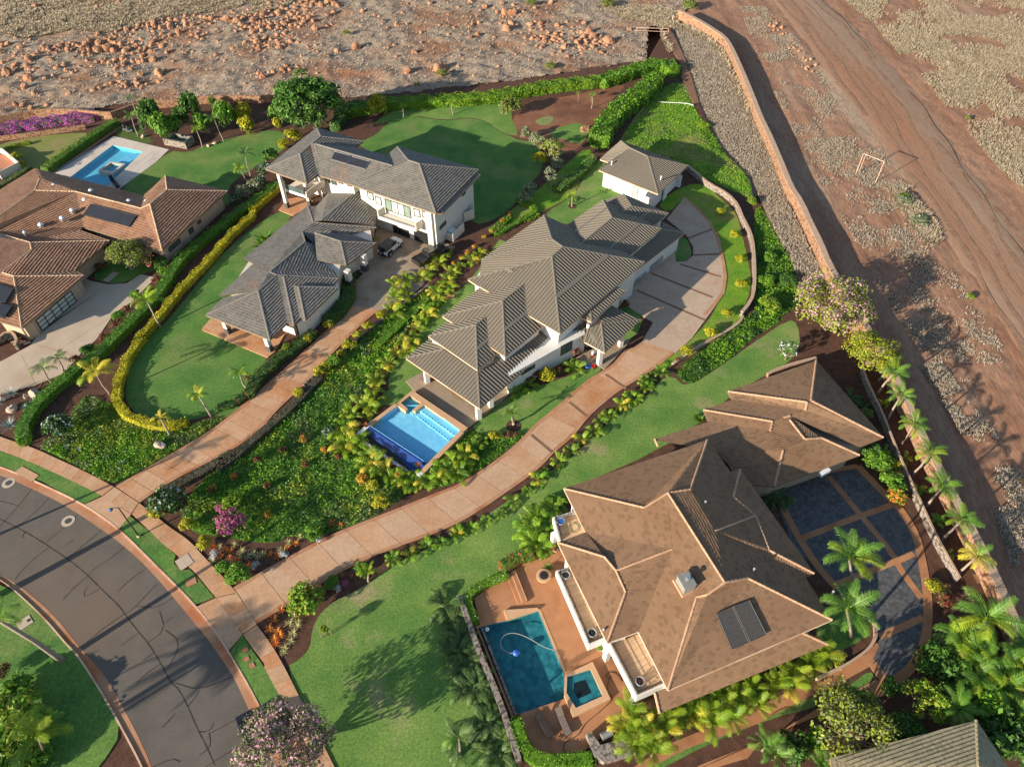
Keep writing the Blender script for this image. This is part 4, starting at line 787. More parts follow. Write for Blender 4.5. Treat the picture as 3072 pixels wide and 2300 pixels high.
# ---- brown-tiled house at the left
A = House('brown_house', 'brown tiled single storey house with domed tube skylights at the left edge', 'house', P(X('6', 400, 800)), 3.1)
A.vs('''N 6 1370 215;E 6 1880 342;S 6 1343 832;r1 6 1384 332 @E,N,19;r2 6 1243 450 @S,E,19;n3 6 1192 380;m2 6 1168 485 4.9;m1 6 630 347 =m2;k1 6 690 640;N2 6 288 155;h1 6 330 240 4.4;m0 6 290 337 =m2;
mf 6 -250 720 =m2;Wf 6 -330 540;k2 6 660 668;j1 6 245 760 3.9;j0 6 -60 680 4.2;E4 6 905 752;p4 6 252 768 4.6;p5 6 262 826 4.7;p6 6 20 1015 4.7;k3 6 620 1002;E5 6 692 1040;S5 6 180 1472;pk 6 116 1047 4.6;b1 6 -60 1010 4.6;b2 6 -60 1402 3.1;b3 6 -80 700 3.1''')
A.roof_build('tile', '''E N r1;S E r1 r2;N n3 m2 r2 r1;k1 S r2 m2 m1;n3 N2 h1 m0 m1 m2;N2 Wf mf m0 h1;m1 m0 mf j0 j1 k2 k1;k2 j1 E4;E4 p4 p5 p6 pk k3;j0 p4 p5 p6 b1;S5 E5 pk;pk E5 k3;b2 S5 pk p6 b1''', TILEB, CAPB,
    caps='N r1;r1 E;r1 r2;r2 S;r2 m2;m2 m1;m1 m0;m0 mf;p4 E4;p4 p5;p5 p6;p6 pk;pk E5;pk S5;m0 h1;j0 p4', course=.46, tw=.36, thick=.115)
A.walls([A.V[q] for q in ('N', 'n3', 'k1', 'S', 'E')], 0, 3.0, BEIGE, inset=.85); A.walls([A.V[q] for q in ('N2', 'Wf', 'j0', 'k2', 'k1', 'n3')], 0, 3.0, BEIGE, inset=.8); A.walls([A.V[q] for q in ('S5', 'E5', 'k3', 'b1', 'b2')], 0, 3.0, BEIGE, inset=.6); A.walls([A.V[q] for q in ('k3', 'E4', 'k2', 'j0', 'b1')], 0, 3.0, BEIGE, inset=1.0)
iw = inset_poly(ccw([A.V[q][:2] for q in ('N', 'n3', 'k1', 'S', 'E')]), .85); a, b = None, None
def wall_of(V, names, ins, i):
    p = [V[q][:2] for q in names]; cc = area2(p) > 0; p = p if cc else p[::-1]; q = inset_poly(p, ins); nm = list(names) if cc else list(names)[::-1]; return [np.array([*q[nm.index(x)], 0]) for x in i]
a, b = wall_of(A.V, ('N', 'n3', 'k1', 'S', 'E'), .85, ('S', 'E'))
A.window(6, [(1395, 800), (1490, 735), (1490, 775), (1395, 845)], a, b, nx=3); A.window(6, [(1560, 650), (1600, 640), (1600, 680), (1565, 695)], a, b); A.window(6, [(1635, 590), (1660, 575), (1660, 600), (1635, 618)], a, b)
a, b = wall_of(A.V, ('S5', 'E5', 'k3', 'b1', 'b2'), .6, ('S5', 'E5'))
A.window(6, [(300, 1400), (590, 1165), (625, 1255), (340, 1500)], a, b, GLASSL, FRAME, 'garage_door', 5, 3, sub='door_panel')
for x, y, s_ in ((450, 300, 1), (755, 343, 1), (705, 418, 1.15), (600, 505, 1.1), (517, 570, 1.1), (340, 625, 1.15), (1070, 428, .95), (1215, 432, .95), (208, 690, .7)):
    c = P(X('6', x, y), 4.35 if x not in (340, 1215) else 4.0); t = MB(); t.lathe(c, [(.36 * s_, -.35), (.36 * s_, .12), (.42 * s_, .14), (.42 * s_, .2)], 14); o = t.build('tube_skylight', STEEL, A.root); t = MB(); t.lathe(c, [(.38 * s_, .2), (.34 * s_, .34), (.22 * s_, .46), (.06 * s_, .5)], 14); t.build('dome', DOME, o, smooth=True)
solar(A, '6', [[(758, 452), (1132, 550), (1075, 640), (695, 540)]], A.V['k1'], A.V['S'], 19, A.root, .16, False)
for q in ([(-60, 690), (128, 748), (68, 842), (-60, 800)], [(-60, 1105), (116, 1160), (50, 1272), (-60, 1240)], [(-60, 1265), (108, 1300), (40, 1398), (-60, 1365)]):
    p = [P(X('6', *c), 4.35 - .9 * (i > 1) if q[0][1] < 1000 else (4.4 - .5 * (i > 1) if q[0][1] < 1200 else 3.9 - .45 * (i > 1))) + np.array([0, 0, .25]) for i, c in enumerate(q)]; m = MB(); m.add([*p, *[v - np.array([0, 0, .2]) for v in p]], [[0, 1, 2, 3], [0, 4, 5, 1], [1, 5, 6, 2], [2, 6, 7, 3]]); m.build('solar_panel', SOLAR, A.roof)
c = A.W(6, 660, 1215); A.box('pier', (c[0], c[1], 1.4), (1.0, 1.0, 2.8), BEIGE, R(40)); c = A.W(6, 280, 1540); A.box('pier', (c[0], c[1], 1.3), (1.6, 1.0, 2.6), BEIGE, R(40))

# ---- grey-tiled house with the two-storey block and the long low wing
B = House('grey_house', 'grey tiled two storey white house with a long low wing and a motor court', 'house', P(X('4', 900, 700)), 7.4)
B.vs('''W 4 125 432;S 4 467 552;E 4 937 205;N 4 553 95;a1 4 412 312 @W,S,19;a3 4 587 166 @E,N,19;
t1 4 500 220 9.3;t2 4 538 226 9.3;W2 4 563 494 7.3;S2 4 604 491 7.3;s2e 4 640 470 7.3;
x1 4 575 487;x2 4 864 570;r4 4 537 226 @x1,x2,19;r5 4 1180 408 @x1,x2,19;x3 4 1120 318;x4 4 893 262;
W4 4 848 566;S4 4 1537 802;E4 4 1893 440;N4 4 1220 250;q1 4 1310 362 @W4,S4,19;q2 4 1402 392 @W4,S4,19;
S5 4 1592 800 7.0;E5 4 1908 482 7.0;w5 4 1552 795 7.0;q5 4 1476 418 9.1;q6 4 1438 412 9.1''')
B.left = 220; B.ncap = 0
B.roof_build('tile', 'W S a1;S E a3 a1;N W a1 a3;E N a3;W2 S2 t2 t1;S2 s2e r4 t2;x1 x2 r5 r4;x3 x4 r4 r5;W4 S4 q2 q1;S4 E4 q2;E4 N4 q1 q2;N4 W4 q1;w5 S5 q5 q6;S5 E5 q5', TILEG, CAPG, caps='N a3;a3 E;a3 a1;a1 S;a1 W;r4 r5;N4 q1;q1 q2;q2 S4;q2 E4;q5 S5;q5 E5;t2 S2', course=.42, tw=.34, thick=.10, capr=.085, name='upper_roof')
UPR = B.roof
B.walls([B.V[q] for q in ('x1', 'x2', 'x3', 'x4')], 0, 7.25, WHITEB, inset=.9); B.walls([B.V[q] for q in ('W4', 'S4', 'E4', 'N4')], 0, 7.25, WHITEB, inset=.75)
nw = [B.V[q] for q in ('W', 'S', 'E', 'N')]; cen = np.mean(nw, 0); back = [nw[0] * .62 + nw[3] * .38, nw[1] * .62 + nw[2] * .38, nw[2], nw[3]]; B.walls(back, 0, 7.2, WHITEB, inset=.8)
pw = [B.V[q] for q in ('W4', 'S4', 'E4', 'N4')]
fa, fb = wall_of(B.V, ('W4', 'S4', 'E4', 'N4'), .75, ('W4', 'S4')); ga, gb = wall_of(B.V, ('W4', 'S4', 'E4', 'N4'), .75, ('S4', 'E4')); ha, hb = wall_of(B.V, ('x1', 'x2', 'x3', 'x4'), .9, ('x1', 'x2'))
for q in ([(972, 620), (1022, 640), (1022, 692), (978, 670)], [(1040, 655), (1088, 675), (1088, 732), (1045, 712)], [(1358, 760), (1408, 775), (1408, 835), (1362, 815)], [(1425, 780), (1474, 795), (1474, 842), (1430, 825)]): B.window(4, q, fa, fb, GLASSL, nx=1)
B.window(4, [(1122, 680), (1330, 750), (1330, 840), (1125, 765)], fa, fb, [GLASSG, GLASSL, GLASSL, GLASSG], name='sliding_door', nx=4)
B.window(4, [(1190, 905), (1318, 945), (1318, 1005), (1190, 960)], fa, fb, GLASSK, name='garage_door', nx=3, ny=4, sub='door_panel'); B.window(4, [(1360, 935), (1485, 970), (1490, 1060), (1365, 1020)], fa, fb, GLASSK, name='garage_door', nx=3, ny=4, sub='door_panel')
for q in ([(620, 490), (658, 505), (658, 548), (622, 535)], [(676, 508), (714, 522), (714, 565), (680, 552)], [(732, 525), (768, 540), (768, 556), (732, 545)], [(806, 535), (842, 560), (842, 580), (806, 565)]): B.window(4, q, ha, hb)
B.window(4, [(1755, 610), (1782, 590), (1780, 640), (1755, 655)], ga, gb); B.window(4, [(1570, 900), (1620, 870), (1620, 895), (1570, 930)], ga, gb)
for x, y, hh in ((312, 755, 7.2), (498, 738, 7.2), (625, 680, 7.2)): c = B.W(4, x, y); B.box('column', (c[0], c[1], hh / 2), (.55, .55, hh), WHITEB, R(-26)); B.box('column_base', (c[0], c[1], .55), (.60, .60, 1.1), DKGREY, R(-26))
c = B.W(4, 1515, 1078); B.box('column', (c[0], c[1], 3.6), (.95, .9, 7.2), WHITEB, R(-26))
# upper loggia and the street balcony
bp = [P(p, 3.1) for p in Q('4: 275,600 470,665 620,560 430,500')]; t = MB(); t.prism(ccw([p[:2] for p in bp]), 2.8, 3.1); lo = t.build('loggia_floor', CREAM, B.root)
for i, (u, v) in enumerate(((0, 1), (1, 2))): d = bp[v] - bp[u]; c = (bp[u] + bp[v]) / 2; t = MB(); t.box((c[0], c[1], 3.1 if i == 0 else 3.5), (np.linalg.norm(d), .16, .5 if i == 0 else 1.1), math.atan2(d[1], d[0])); t.build('parapet', WHITE if i == 0 else CREAM, lo)
t = MB(); d = bp[1] - bp[0]; c = (bp[0] + bp[1]) / 2; t.box((c[0], c[1], 3.85), (np.linalg.norm(d) * .8, .03, 1.0), math.atan2(d[1], d[0])); t.build('glass_panel', GLASS, lo)
bp = [P(p, 3.7) for p in Q('4: 1062,830 1375,935 1425,900 1118,795')]; t = MB(); t.prism(ccw([p[:2] for p in bp]), 3.4, 3.7); lo = t.build('balcony_floor', CREAM, B.root)
for u, v, h_ in ((0, 3, 1.2), (1, 2, 1.2), (0, 1, .25)): d = bp[v] - bp[u]; c = (bp[u] + bp[v]) / 2; t = MB(); t.box((c[0], c[1], 3.5 + h_ / 2), (np.linalg.norm(d) + .01, .2 - .01 * u, h_ + .3), math.atan2(d[1], d[0])); t.build('parapet', CREAM, lo)
# side enclosures with the water tank
e0, e1 = B.W(4, 1600, 1000), B.W(4, 1835, 840); d = (e1 - e0) / np.linalg.norm(e1 - e0)
B.walls(G('4: 1605,1000 1680,1030 1775,945 1770,880 1860,810 1850,770 1750,800'), 0, .15, CONCG, name='yard_slab')
for u, v, h_ in (((1605, 1005), (1680, 1035), 1.3), ((1680, 1035), (1772, 945), 1.6), ((1772, 870), (1855, 840), 1.8), ((1855, 840), (1850, 800), 1.8)): a, c = B.W(4, *u), B.W(4, *v); q = (a + c) / 2; dd = c - a; B.box('enclosure_wall', (q[0], q[1], h_ / 2), (np.linalg.norm(dd), .2, h_), CREAM, math.atan2(dd[1], dd[0]))
c = B.W(4, 1672, 985); t = MB(); t.lathe(c, [(.75, .15), (.75, 1.1), (.55, 1.35), (.2, 1.42)], 18); o = tag(t.build('water_tank', WHITEP, smooth=True), 'pale round water tank inside the walled yard of the grey house', 'tank')
# solar panels on the upper roof
solar(B, '4', [[(705, 296), (838, 330), (808, 398), (676, 360)], [(850, 338), (992, 378), (952, 440), (814, 402)]], B.V['x1'], B.V['x2'], 19, B.root, .18, True)
# the low wing
B.ze = 3.1; B.left = 240
B.vs('''l0 5 1742 72 5.0;l1 5 1340 408 4.9;l2 5 1283 266 3.3;l3 5 1425 100 3.6;l4 5 1930 452;l5 5 1962 282;N1 5 1190 250;p1 5 1252 434 4.7;E1 5 1947 490;u1 5 1130 542 4.6;u2 5 1285 690 3.7;u3 5 1640 560 3.3;
T1 5 1266 548 4.8;T2 5 1552 642 4.5;TE 5 1947 660;TS 5 1612 906;TW 5 1290 856 3.3;Wb 5 485 832;Wc 5 600 880;rq 5 770 980 4.8;rr 5 1160 645 4.7;v1 5 1485 962;
W3 5 210 1240;p3 5 848 1014 4.7;p3e 5 922 1032 4.6;S3 5 1035 1560;S3w 5 955 1546;E3 5 1530 1052;o1 5 1030 1125 4.4;o2 5 1086 1140 4.4;oS 5 1160 1507;oW 5 1105 1490;oE 5 1525 1150;
W5 5 65 1455;W5b 5 260 1268;S4b 3 577 466;pk 5 640 1190 4.8''')
B.roof_build('tile', '''l2 l1 l0 l3;l1 l4 l5 l0;N1 p1 l1 l2;N1 Wb rq rr u1 p1;E1 p1 u1 u2 u3;TW TS T2 T1;TS TE T2;TE u3 T1 T2;rq v1 TW u2 rr;rq p3 E3 v1;S3w S3 p3e p3;S3 E3 p3e;Wc W3 pk p3 rq;oW oS o2 o1;oS oE o2;oE o1 o2;W5 S4b pk;W5b W5 pk;S4b S3w p3 pk''', TILEG, CAPG,
    caps='l0 l1;p1 E1;p1 N1;u1 rr;rr rq;rq p3;p3 E3;T1 T2;T2 TE;T2 TS;p3e S3;o2 oS;o2 oE;pk W5;pk S4b;pk p3', course=.42, tw=.34, thick=.10, capr=.085, name='wing_roof')
B.walls([B.V[q] for q in ('N1', 'Wb', 'W3', 'p3', 'oS', 'oE', 'TS', 'TE', 'E1')], 0, 2.95, CREAM, inset=.9); B.walls([B.V[q] for q in ('S3', 'oS', 'oE', 'E3')], 0, 2.9, CREAM, inset=.3)
B.walls([B.V[q] for q in ('l1', 'l4', 'l5', 'l0')], 0, 3.0, CREAM, inset=.7)
for k, x, y in (('3', 240, 412), ('3', 585, 558)): c = B.W(k, x, y); B.box('column', (c[0], c[1], 1.45), (.62, .62, 2.9), WHITEB, R(-26)); B.box('column_base', (c[0], c[1], .55), (.68, .68, 1.1), DKGREY, R(-26))
c = B.W('5', 1000, 1640); B.box('wing_wall', (c[0], c[1], 1.3), (.5, 2.2, 2.6), WHITEB, R(64))
for k, x, y in (('5', 1830, 960), ('5', 1660, 1130)): c = B.W(k, x, y); B.box('entry_column', (c[0], c[1], 1.5), (.8, .8, 3.0), CREAM, R(-26)); B.box('column_base', (c[0], c[1], .6), (.86, .86, 1.2), DKGREY, R(-26))
t = MB(); t.prism(ccw([p[:2] for p in G('5: 1650,1090 1720,970 1800,1000 1700,1105')]), .10, .13); t.build('door_mat', BLACK, B.root)
for x, y in ((1780, 925), (1765, 945)): c = B.W('5', x, y); t = MB(); t.box((c[0], c[1], .45), (.5, .5, .9), R(-26)); o = tag(t.build('storage_bin', WHITEP), 'pale bin standing by the grey house entry column, %s' % ('nearer the door' if x == 1765 else 'nearer the column'), 'bin')

# ---- roof corner at the lower right, and the white terrace at the left edge
Ho = House('corner_house', 'house with an olive barrel tiled hip roof cut off by the lower right corner', 'house', P(X('24', 1500, 1600)), 4.2)
Ho.vs('W 24 600 1585;N 24 1812 1272;E 24 2110 1720;rg 24 1828 1656 @E,N,20;rg2 24 1500 1900 =rg;S 24 700 2050')
Ho.roof_build('tile', 'N W rg2 rg;E N rg;W S rg2', TILEE, TILEE, caps='N rg', course=.34, tw=.24, thick=.07); Ho.walls([Ho.V[q] for q in ('W', 'N', 'E', 'rg2')], 0, 4.0, CREAM, inset=.8)
F_ = House('terrace_house', 'cream walled corner of a neighbouring house with a red floored terrace', 'house', P(X('18', 40, 1400)), 2.4)
F_.walls(G('18: -200,1560 20,1480 180,1400 60,1290 -200,1230'), 0, .35, TERRA, name='terrace_floor')
for u, v in (((20, 1482), (180, 1402)), ((180, 1400), (50, 1290)), ((-60, 1440), (22, 1484)), ((50, 1290), (-120, 1270))): a, c = F_.W(18, *u), F_.W(18, *v); q = (a + c) / 2; dd = c - a; F_.box('parapet', (q[0], q[1], .7), (np.linalg.norm(dd) + .18, .22 - .001 * u[0] / 10, 1.4 + .0001 * u[1]), CREAM, math.atan2(dd[1], dd[0]))
# ================================================================ POOLS, WALLS, THINGS
def basin(root, poly, ztop, depth, m, wat, zw, lip=None, lipw=.3, nm='pool_basin', closed=True):
    p = ccw([np.array(q[:2], float) for q in poly]); n = len(p); b = MB()
    vs = [(q[0], q[1], ztop) for q in p] + [(q[0], q[1], ztop - depth) for q in p]; b.add(vs, [[i, n + i, n + (i + 1) % n, (i + 1) % n] for i in range(n)] + [[n + i for i in range(n)]]); b.build(nm, m, root)
    b = MB(); b.poly([(q[0], q[1], zw) for q in p]); b.build('water', wat, root)
    if lip:
        o = inset_poly(p, -lipw)
        for i in range(n):
            b = MB(); b.prism(ccw([p[i], p[(i + 1) % n], o[(i + 1) % n], o[i]]), ztop - .3, ztop + .03 + .001 * i); b.build('coping_stone', lip, root)
# pool of the brown house, spa set into its side, pale paver deck
hA = inset_poly(ccw([p[:2] for p in POOLA]), -.02)
deckA = sheet('pool_deck', G('18: 945,1130 1400,1240 1290,1345 985,1570 760,1640 460,1432'), .05, PAVER, holes=[hA])
L_ = line_pts(G('18: 1195,1258 800,1650'), 8); R_ = line_pts(G('18: 1398,1241 990,1568'), 8)
for i in range(7):
    for j in range(3):
        f = lambda a, b, t: a * (1 - t) + b * t; c = [f(L_[i], R_[i], j / 3 + .01), f(L_[i], R_[i], j / 3 + .325), f(L_[i + 1], R_[i + 1], j / 3 + .325), f(L_[i + 1], R_[i + 1], j / 3 + .01)]; cc = np.mean(c, 0); c = [cc + (q - cc) * .985 for q in c]
        b = MB(); b.prism(ccw(c), .02, .06); b.build('paver', PAVER, deckA)
PA = empty('swimming_pool', (*POOLA[0][:2], 0), 'long blue swimming pool with a square spa in the pale stone deck', 'pool'); basin(PA, POOLA, .05, .75, PLASTB, WATB, -.06)
b = MB(); q = G('18: 1050,1250 1178,1260 1000,1430 850,1400'); b.prism(ccw([p[:2] for p in G('18: 1075,1255 1178,1262 1010,1360 935,1340')]), -1.2, -.35); b.build('sun_shelf', PLASTC, PA)
sp = G('18: 920,1345 1040,1365 935,1445 815,1420'); b = MB(); o_ = ccw([p[:2] for p in sp]); i_ = inset_poly(o_, .45)
for i in range(4): b.prism(ccw([o_[i], o_[(i + 1) % 4], i_[(i + 1) % 4], i_[i]]), -1.2, .22 + .002 * i)
b.build('spa_wall', PAVER, PA); b = MB(); b.prism(i_, -1.2, -.6); b.build('spa_floor', PLASTB, PA); b = MB(); b.poly([(p[0], p[1], .12) for p in i_]); b.build('spa_water', WATB, PA)
sheet('river_rock_strip', G('18: 920,1140 940,1135 455,1432 400,1440'), .03, RIVER); sheet('side_path', G('18: 1000,1040 1040,1030 620,1320 470,1425 430,1430'), .025, TERRA)
# infinity pool of the metal-roofed house
PC = empty('infinity_pool', (*POOLC[0][:2], 0), 'bright blue infinity pool with a square spa and dark blue spill edge', 'pool')
basin(PC, POOLC, .62, .72, PLASTC, WATC, .55)
zc = .62; out = G('1: 240,880 700,1198 640,1262 290,1600 265,1560 -165,1210 -165,1185', zc)
main = G('1: 120,1013 345,1005 635,1218 365,1490 -105,1180', zc); spo = G('1: 228,922 312,985 240,1058 145,990', zc)
def wallrun(nm, pts, w_, z0, z1, m, root, sgn=1):
    for i in range(len(pts) - 1):
        a, c = pts[i][:2], pts[i + 1][:2]; d = (c - a) / np.linalg.norm(c - a); n_ = np.array([-d[1], d[0]]) * w_ * sgn; b = MB(); b.prism(ccw([a, c + d * .002 * i, c + n_, a + n_]), z0, z1 + .0015 * i); b.build(nm, m, root)
wallrun('coping_stone', G('1: 635,1218 365,1490 300,1555', zc), 0.62, 0, .66, COPING, PC); wallrun('coping_stone', G('1: 240,885 700,1195 635,1218 340,1006 312,985 228,922', zc)[0:2], .85, 0, .66, COPING, PC, -1)
wallrun('coping_stone', G('1: -165,1195 -105,1180 118,1012', zc)[1:], .55, 0, .66, COPING, PC, 1)
for s_ in ('1: 118,1012 145,990 205,1040 185,1058', '1: 240,1050 315,985 342,1005 265,1058', '1: 145,990 228,922 240,884 100,1005'): b = MB(); b.prism(ccw([p[:2] for p in G(s_, zc)]), 0, .672); b.build('coping_stone', COPING, PC)
b = MB(); b.prism(ccw([p[:2] for p in spo]), -.5, .1); b.build('spa_floor', PLASTB, PC); b = MB(); b.poly([(*p[:2], .56) for p in spo]); b.build('spa_water', WATB, PC)
# deep end, steps and marker tiles
for i, (u, v) in enumerate((((345, 1010), (635, 1218)), ((318, 1045), (585, 1245)), ((285, 1085), (545, 1280)))):
    a, c = P(X('1', *u), .4), P(X('1', *v), .4); d = (c - a) / np.linalg.norm(c - a); n_ = np.array([-d[1], d[0], 0]) * -1.0
    b = MB(); b.prism(ccw([p[:2] for p in (a, c, c + n_, a + n_)]), -.9, .30 - .28 * i); b.build('pool_step', PLASTC, PC); b = MB()
    for t_ in np.linspace(.1, .95, 11): q = a + (c - a) * t_ + n_ * .9; b.box((q[0], q[1], .312 - .28 * i), (.13, .13, .02), math.atan2(d[1], d[0]))
    o = b.build('step_marker_tiles', FRAME, PC); o['kind'] = 'stuff'
e0, e1 = P(X('1', -105, 1180), .6)[:2], P(X('1', 365, 1490), .6)[:2]; d = (e1 - e0) / np.linalg.norm(e1 - e0); n_ = np.array([d[1], -d[0]])
b = MB(); b.prism(ccw([e0, e1, e1 + n_ * .28, e0 + n_ * .28]), -.2, .56); b.add([(*(e0 + n_ * .28), .56), (*(e1 + n_ * .28), .56), (*(e1 + n_ * 1.0), .02), (*(e0 + n_ * 1.0), .02)], [[0, 1, 2, 3]]); b.build('spill_edge', TILEBL, PC)
b = MB(); b.prism(ccw([e0 + n_ * .9, e1 + n_ * .9, e1 + n_ * 2.0, e0 + n_ * 2.0]), -.6, -.02); b.build('catch_basin', TILEBL, PC); b = MB(); b.poly([(*p, .1) for p in ccw([e0 + n_ * .3, e1 + n_ * .3, e1 + n_ * 2.0, e0 + n_ * 2.0])]); b.build('catch_water', WATC, PC)
b = MB(); b.prism(ccw([e0 + n_ * 2.0 - d * .4, e1 + n_ * 2.0 + d * .6, e1 + n_ * 2.3 + d * .6, e0 + n_ * 2.3 - d * .4]), -.3, .3); b.prism(ccw([e1 + d * .04, e1 + d * .62, e1 + n_ * 1.999 + d * .62, e1 + n_ * 1.999 + d * .04]), -.3, .66); b.prism(ccw([e0 - d * .04, e0 - d * .55, e0 + n_ * 1.999 - d * .55, e0 + n_ * 1.999 - d * .04]), -.3, .64); b.build('outer_wall', WHITE, PC)
ow = [P(X('1', 640, 1262), .3)[:2], P(X('1', 292, 1598), .3)[:2]]; dd = (ow[1] - ow[0]) / np.linalg.norm(ow[1] - ow[0])
# dark pool of the tiled house, raised spa, stone feature wall
patio = G('7: 195,1090 470,890 560,840 700,700 830,690 900,640 1130,560 1400,1600 25: 1560,1060 1530,1110 1330,1350 1120,1500 700,1540 580,1220 560,1225 25: 955,1090 730,358 465,445 440,370 220,500'.replace('560,1225 25: 955,1090 730,358 465,445 440,370 220,500', '520,1240'))
pat = [P(p) for p in Q('7: 200,1090 470,890 560,840 700,700 830,690 1000,560 1300,1100 1450,1500 25: 1600,1030 1500,1120 1330,1350 1140,1500 1080,1545 700,1545 575,1215 510,1245 215,490 250,480')]
pf = sheet('patio', pat, .10, PATIO, holes=[inset_poly(ccw([p[:2] for p in POOLD]), .01)])
PD = empty('dark_pool', (*POOLD[0][:2], 0), 'dark teal swimming pool beside the tan tiled house, a looping cleaner hose in it', 'pool')
basin(PD, POOLD, .10, .85, PLASTD, WATD, .02)
for s_, z_ in (('25: 730,358 945,885 965,878 748,350', .13), ('25: 445,370 720,350 733,362 470,445', .40)): b = MB(); b.prism(ccw([p[:2] for p in G(s_)]), -.2, z_); b.build('coping_stone', COPING, PD)
b = MB(); b.prism(ccw([p[:2] for p in G('25: 258,510 275,505 555,1225 535,1232')]), -1.5, .05); b.build('overflow_weir', STONEG, PD)
so_ = G('25: 955,890 1180,782 1330,1090 1020,1242 945,1060', .45); si = ccw([p[:2] for p in G('25: 970,905 1163,845 1265,1065 1042,1165 965,1040', .45)])
b = MB(); oo = ccw([p[:2] for p in so_]); vs = []
for i in range(5): b.prism(ccw([oo[i], oo[(i + 1) % 5], si[(i + 1) % 5], si[i]]), -1.0, .45 + .0015 * i)
b.build('spa_wall', COPING, PD); b = MB(); b.prism(si, -.6, .22); b.build('spa_seat', PLASTD, PD); cc_ = np.mean(si, 0); b = MB(); b.prism([cc_ + (p - cc_) * .5 for p in si], .1, .228); b.build('spa_well', BLACK, PD); b = MB(); b.poly([(*p, .36) for p in si]); b.build('spa_water', WATD, PD)
st = [P(X('25', x, y), .06) for x, y in ((860, 690), (760, 655), (660, 590), (560, 548), (480, 545), (430, 580), (412, 640), (440, 685), (490, 712), (545, 715))]
b = MB(); b.tube([np.array([*p, 0]) + [0, 0, .05] for p in line_pts(smooth_poly(st, 2, False), 30)], .035, 5); tag(b.build('cleaner_hose', HOSE), 'pale hose looping across the water of the dark pool', 'hose')
c = P(X('25', 548, 712), .0); b = MB(); b.lathe(c + [0, 0, -.02], [(.34, 0), (.36, .12), (.2, .26), (.06, .3)], 12); b.box((c[0] + .25, c[1], .08), (.3, .22, .2)); tag(b.build('pool_cleaner', BLUEP), 'blue floating pool cleaner at the end of the hose', 'pool cleaner')
c = P(X('25', 308, 518), .0); b = MB(); b.lathe(c, [(.05, -.05), (.22, .02), (.22, .12), (.06, .2)], 12); tag(b.build('chlorine_float', DOME), 'small white round float in the far corner of the dark pool', 'float')
st = [P(X('25', x, y), .14) for x, y in ((1420, 950), (1380, 880), (1310, 865), (1285, 905), (1310, 925), (1335, 890), (1305, 960), (1310, 1050), (1360, 1090), (1200, 1230), (1110, 1300), (1060, 1400), (960, 1440), (935, 1490), (950, 1530))]
b = MB(); b.tube([np.array([*p, .15]) for p in line_pts(smooth_poly(st, 2, False), 50)], .03, 5); tag(b.build('garden_hose', HOSEK), 'thin dark hose trailing over the orange patio past the spa', 'hose')
# patio steps, fire bowl, pots, loungers
for i, s_ in enumerate(('7: 470,905 505,880 600,1135 560,1142', '7: 505,880 540,868 640,1120 600,1135')):
    b = MB(); b.prism(ccw([p[:2] for p in G(s_)]), .0, .28 + .13 * i); o = b.build('patio_step' , PATIO); o['kind'] = 'structure'
    b = MB(); q = G(s_); dd = q[3] - q[0]; b.prism(ccw([p[:2] for p in (q[1] - (q[1] - q[0]) * .18, q[1], q[2], q[2] - (q[2] - q[3]) * .18)]), .2, .285 + .13 * i); b.build('step_nosing', COPING, o)
c = P(X('7', 775, 925)); t = empty('fire_table', c, 'round stone fire table with a dark grate on the upper patio', 'fire pit'); b = MB(); b.lathe(c, [(.5, .1), (.55, .5), (.80, .55), (.82, .72), (.80, .74), (.52, .745)], 22); b.build('bowl', COPING, t); b = MB(); b.lathe(c, [(.5, .73), (.5, .76), (.1, .80)], 16); b.build('fire_bed', FRAME, t)
b = MB()
for k in range(7): a = c + np.array([.0, -.45 + .15 * k, .85]); b.tube([a + [-.42, 0, 0], a + [.42, 0, 0]], .022, 4)
b.build('grate', WICKER, t)
def pot(k, x, y, z, r, h, m, label, name='plant_pot', leaf=None, inner=MULCH):
    c = P(X(k, x, y), z); t = empty(name, c, label, 'pot'); b = MB(); b.lathe(c, [(r * .68, 0), (r * .95, h * .7), (r, h), (r * .82, h), (r * .8, h * .86)], 16); b.build('pot', m, t); b = MB(); b.lathe(c, [(r * .79, h * .8), (r * .79, h * .88)], 14); b.build('soil', inner, t); return t, c
pot('7', 915, 470, 3.0, .46, .55, POTGR, 'round glazed pot of blue water on the small top balcony', inner=BLUEP); pot('7', 955, 915, 3.0, .46, .6, POTGR, 'grey glazed pot at the upper end of the long balcony', inner=BLACK); pot('7', 1172, 1392, 3.0, .46, .6, POTGR, 'grey glazed pot at the lower end of the long balcony', inner=BLACK); pot('25', 1568, 962, 3.0, .46, .6, POTGR, 'grey glazed pot in the corner of the wide square balcony', inner=MULCH)
b = MB(); st = [P(X('7', x, y), 3.06) for x, y in ((1085, 490), (1040, 460), (990, 470), (980, 510), (1010, 545), (1050, 540), (1075, 510), (1060, 470), (1020, 455))]; b.tube([np.array([*p, 3.05]) for p in line_pts(smooth_poly(st, 2, False), 24)], .03, 5); tag(b.build('green_hose', HOSEG), 'green hose coiled on the small top balcony', 'hose')
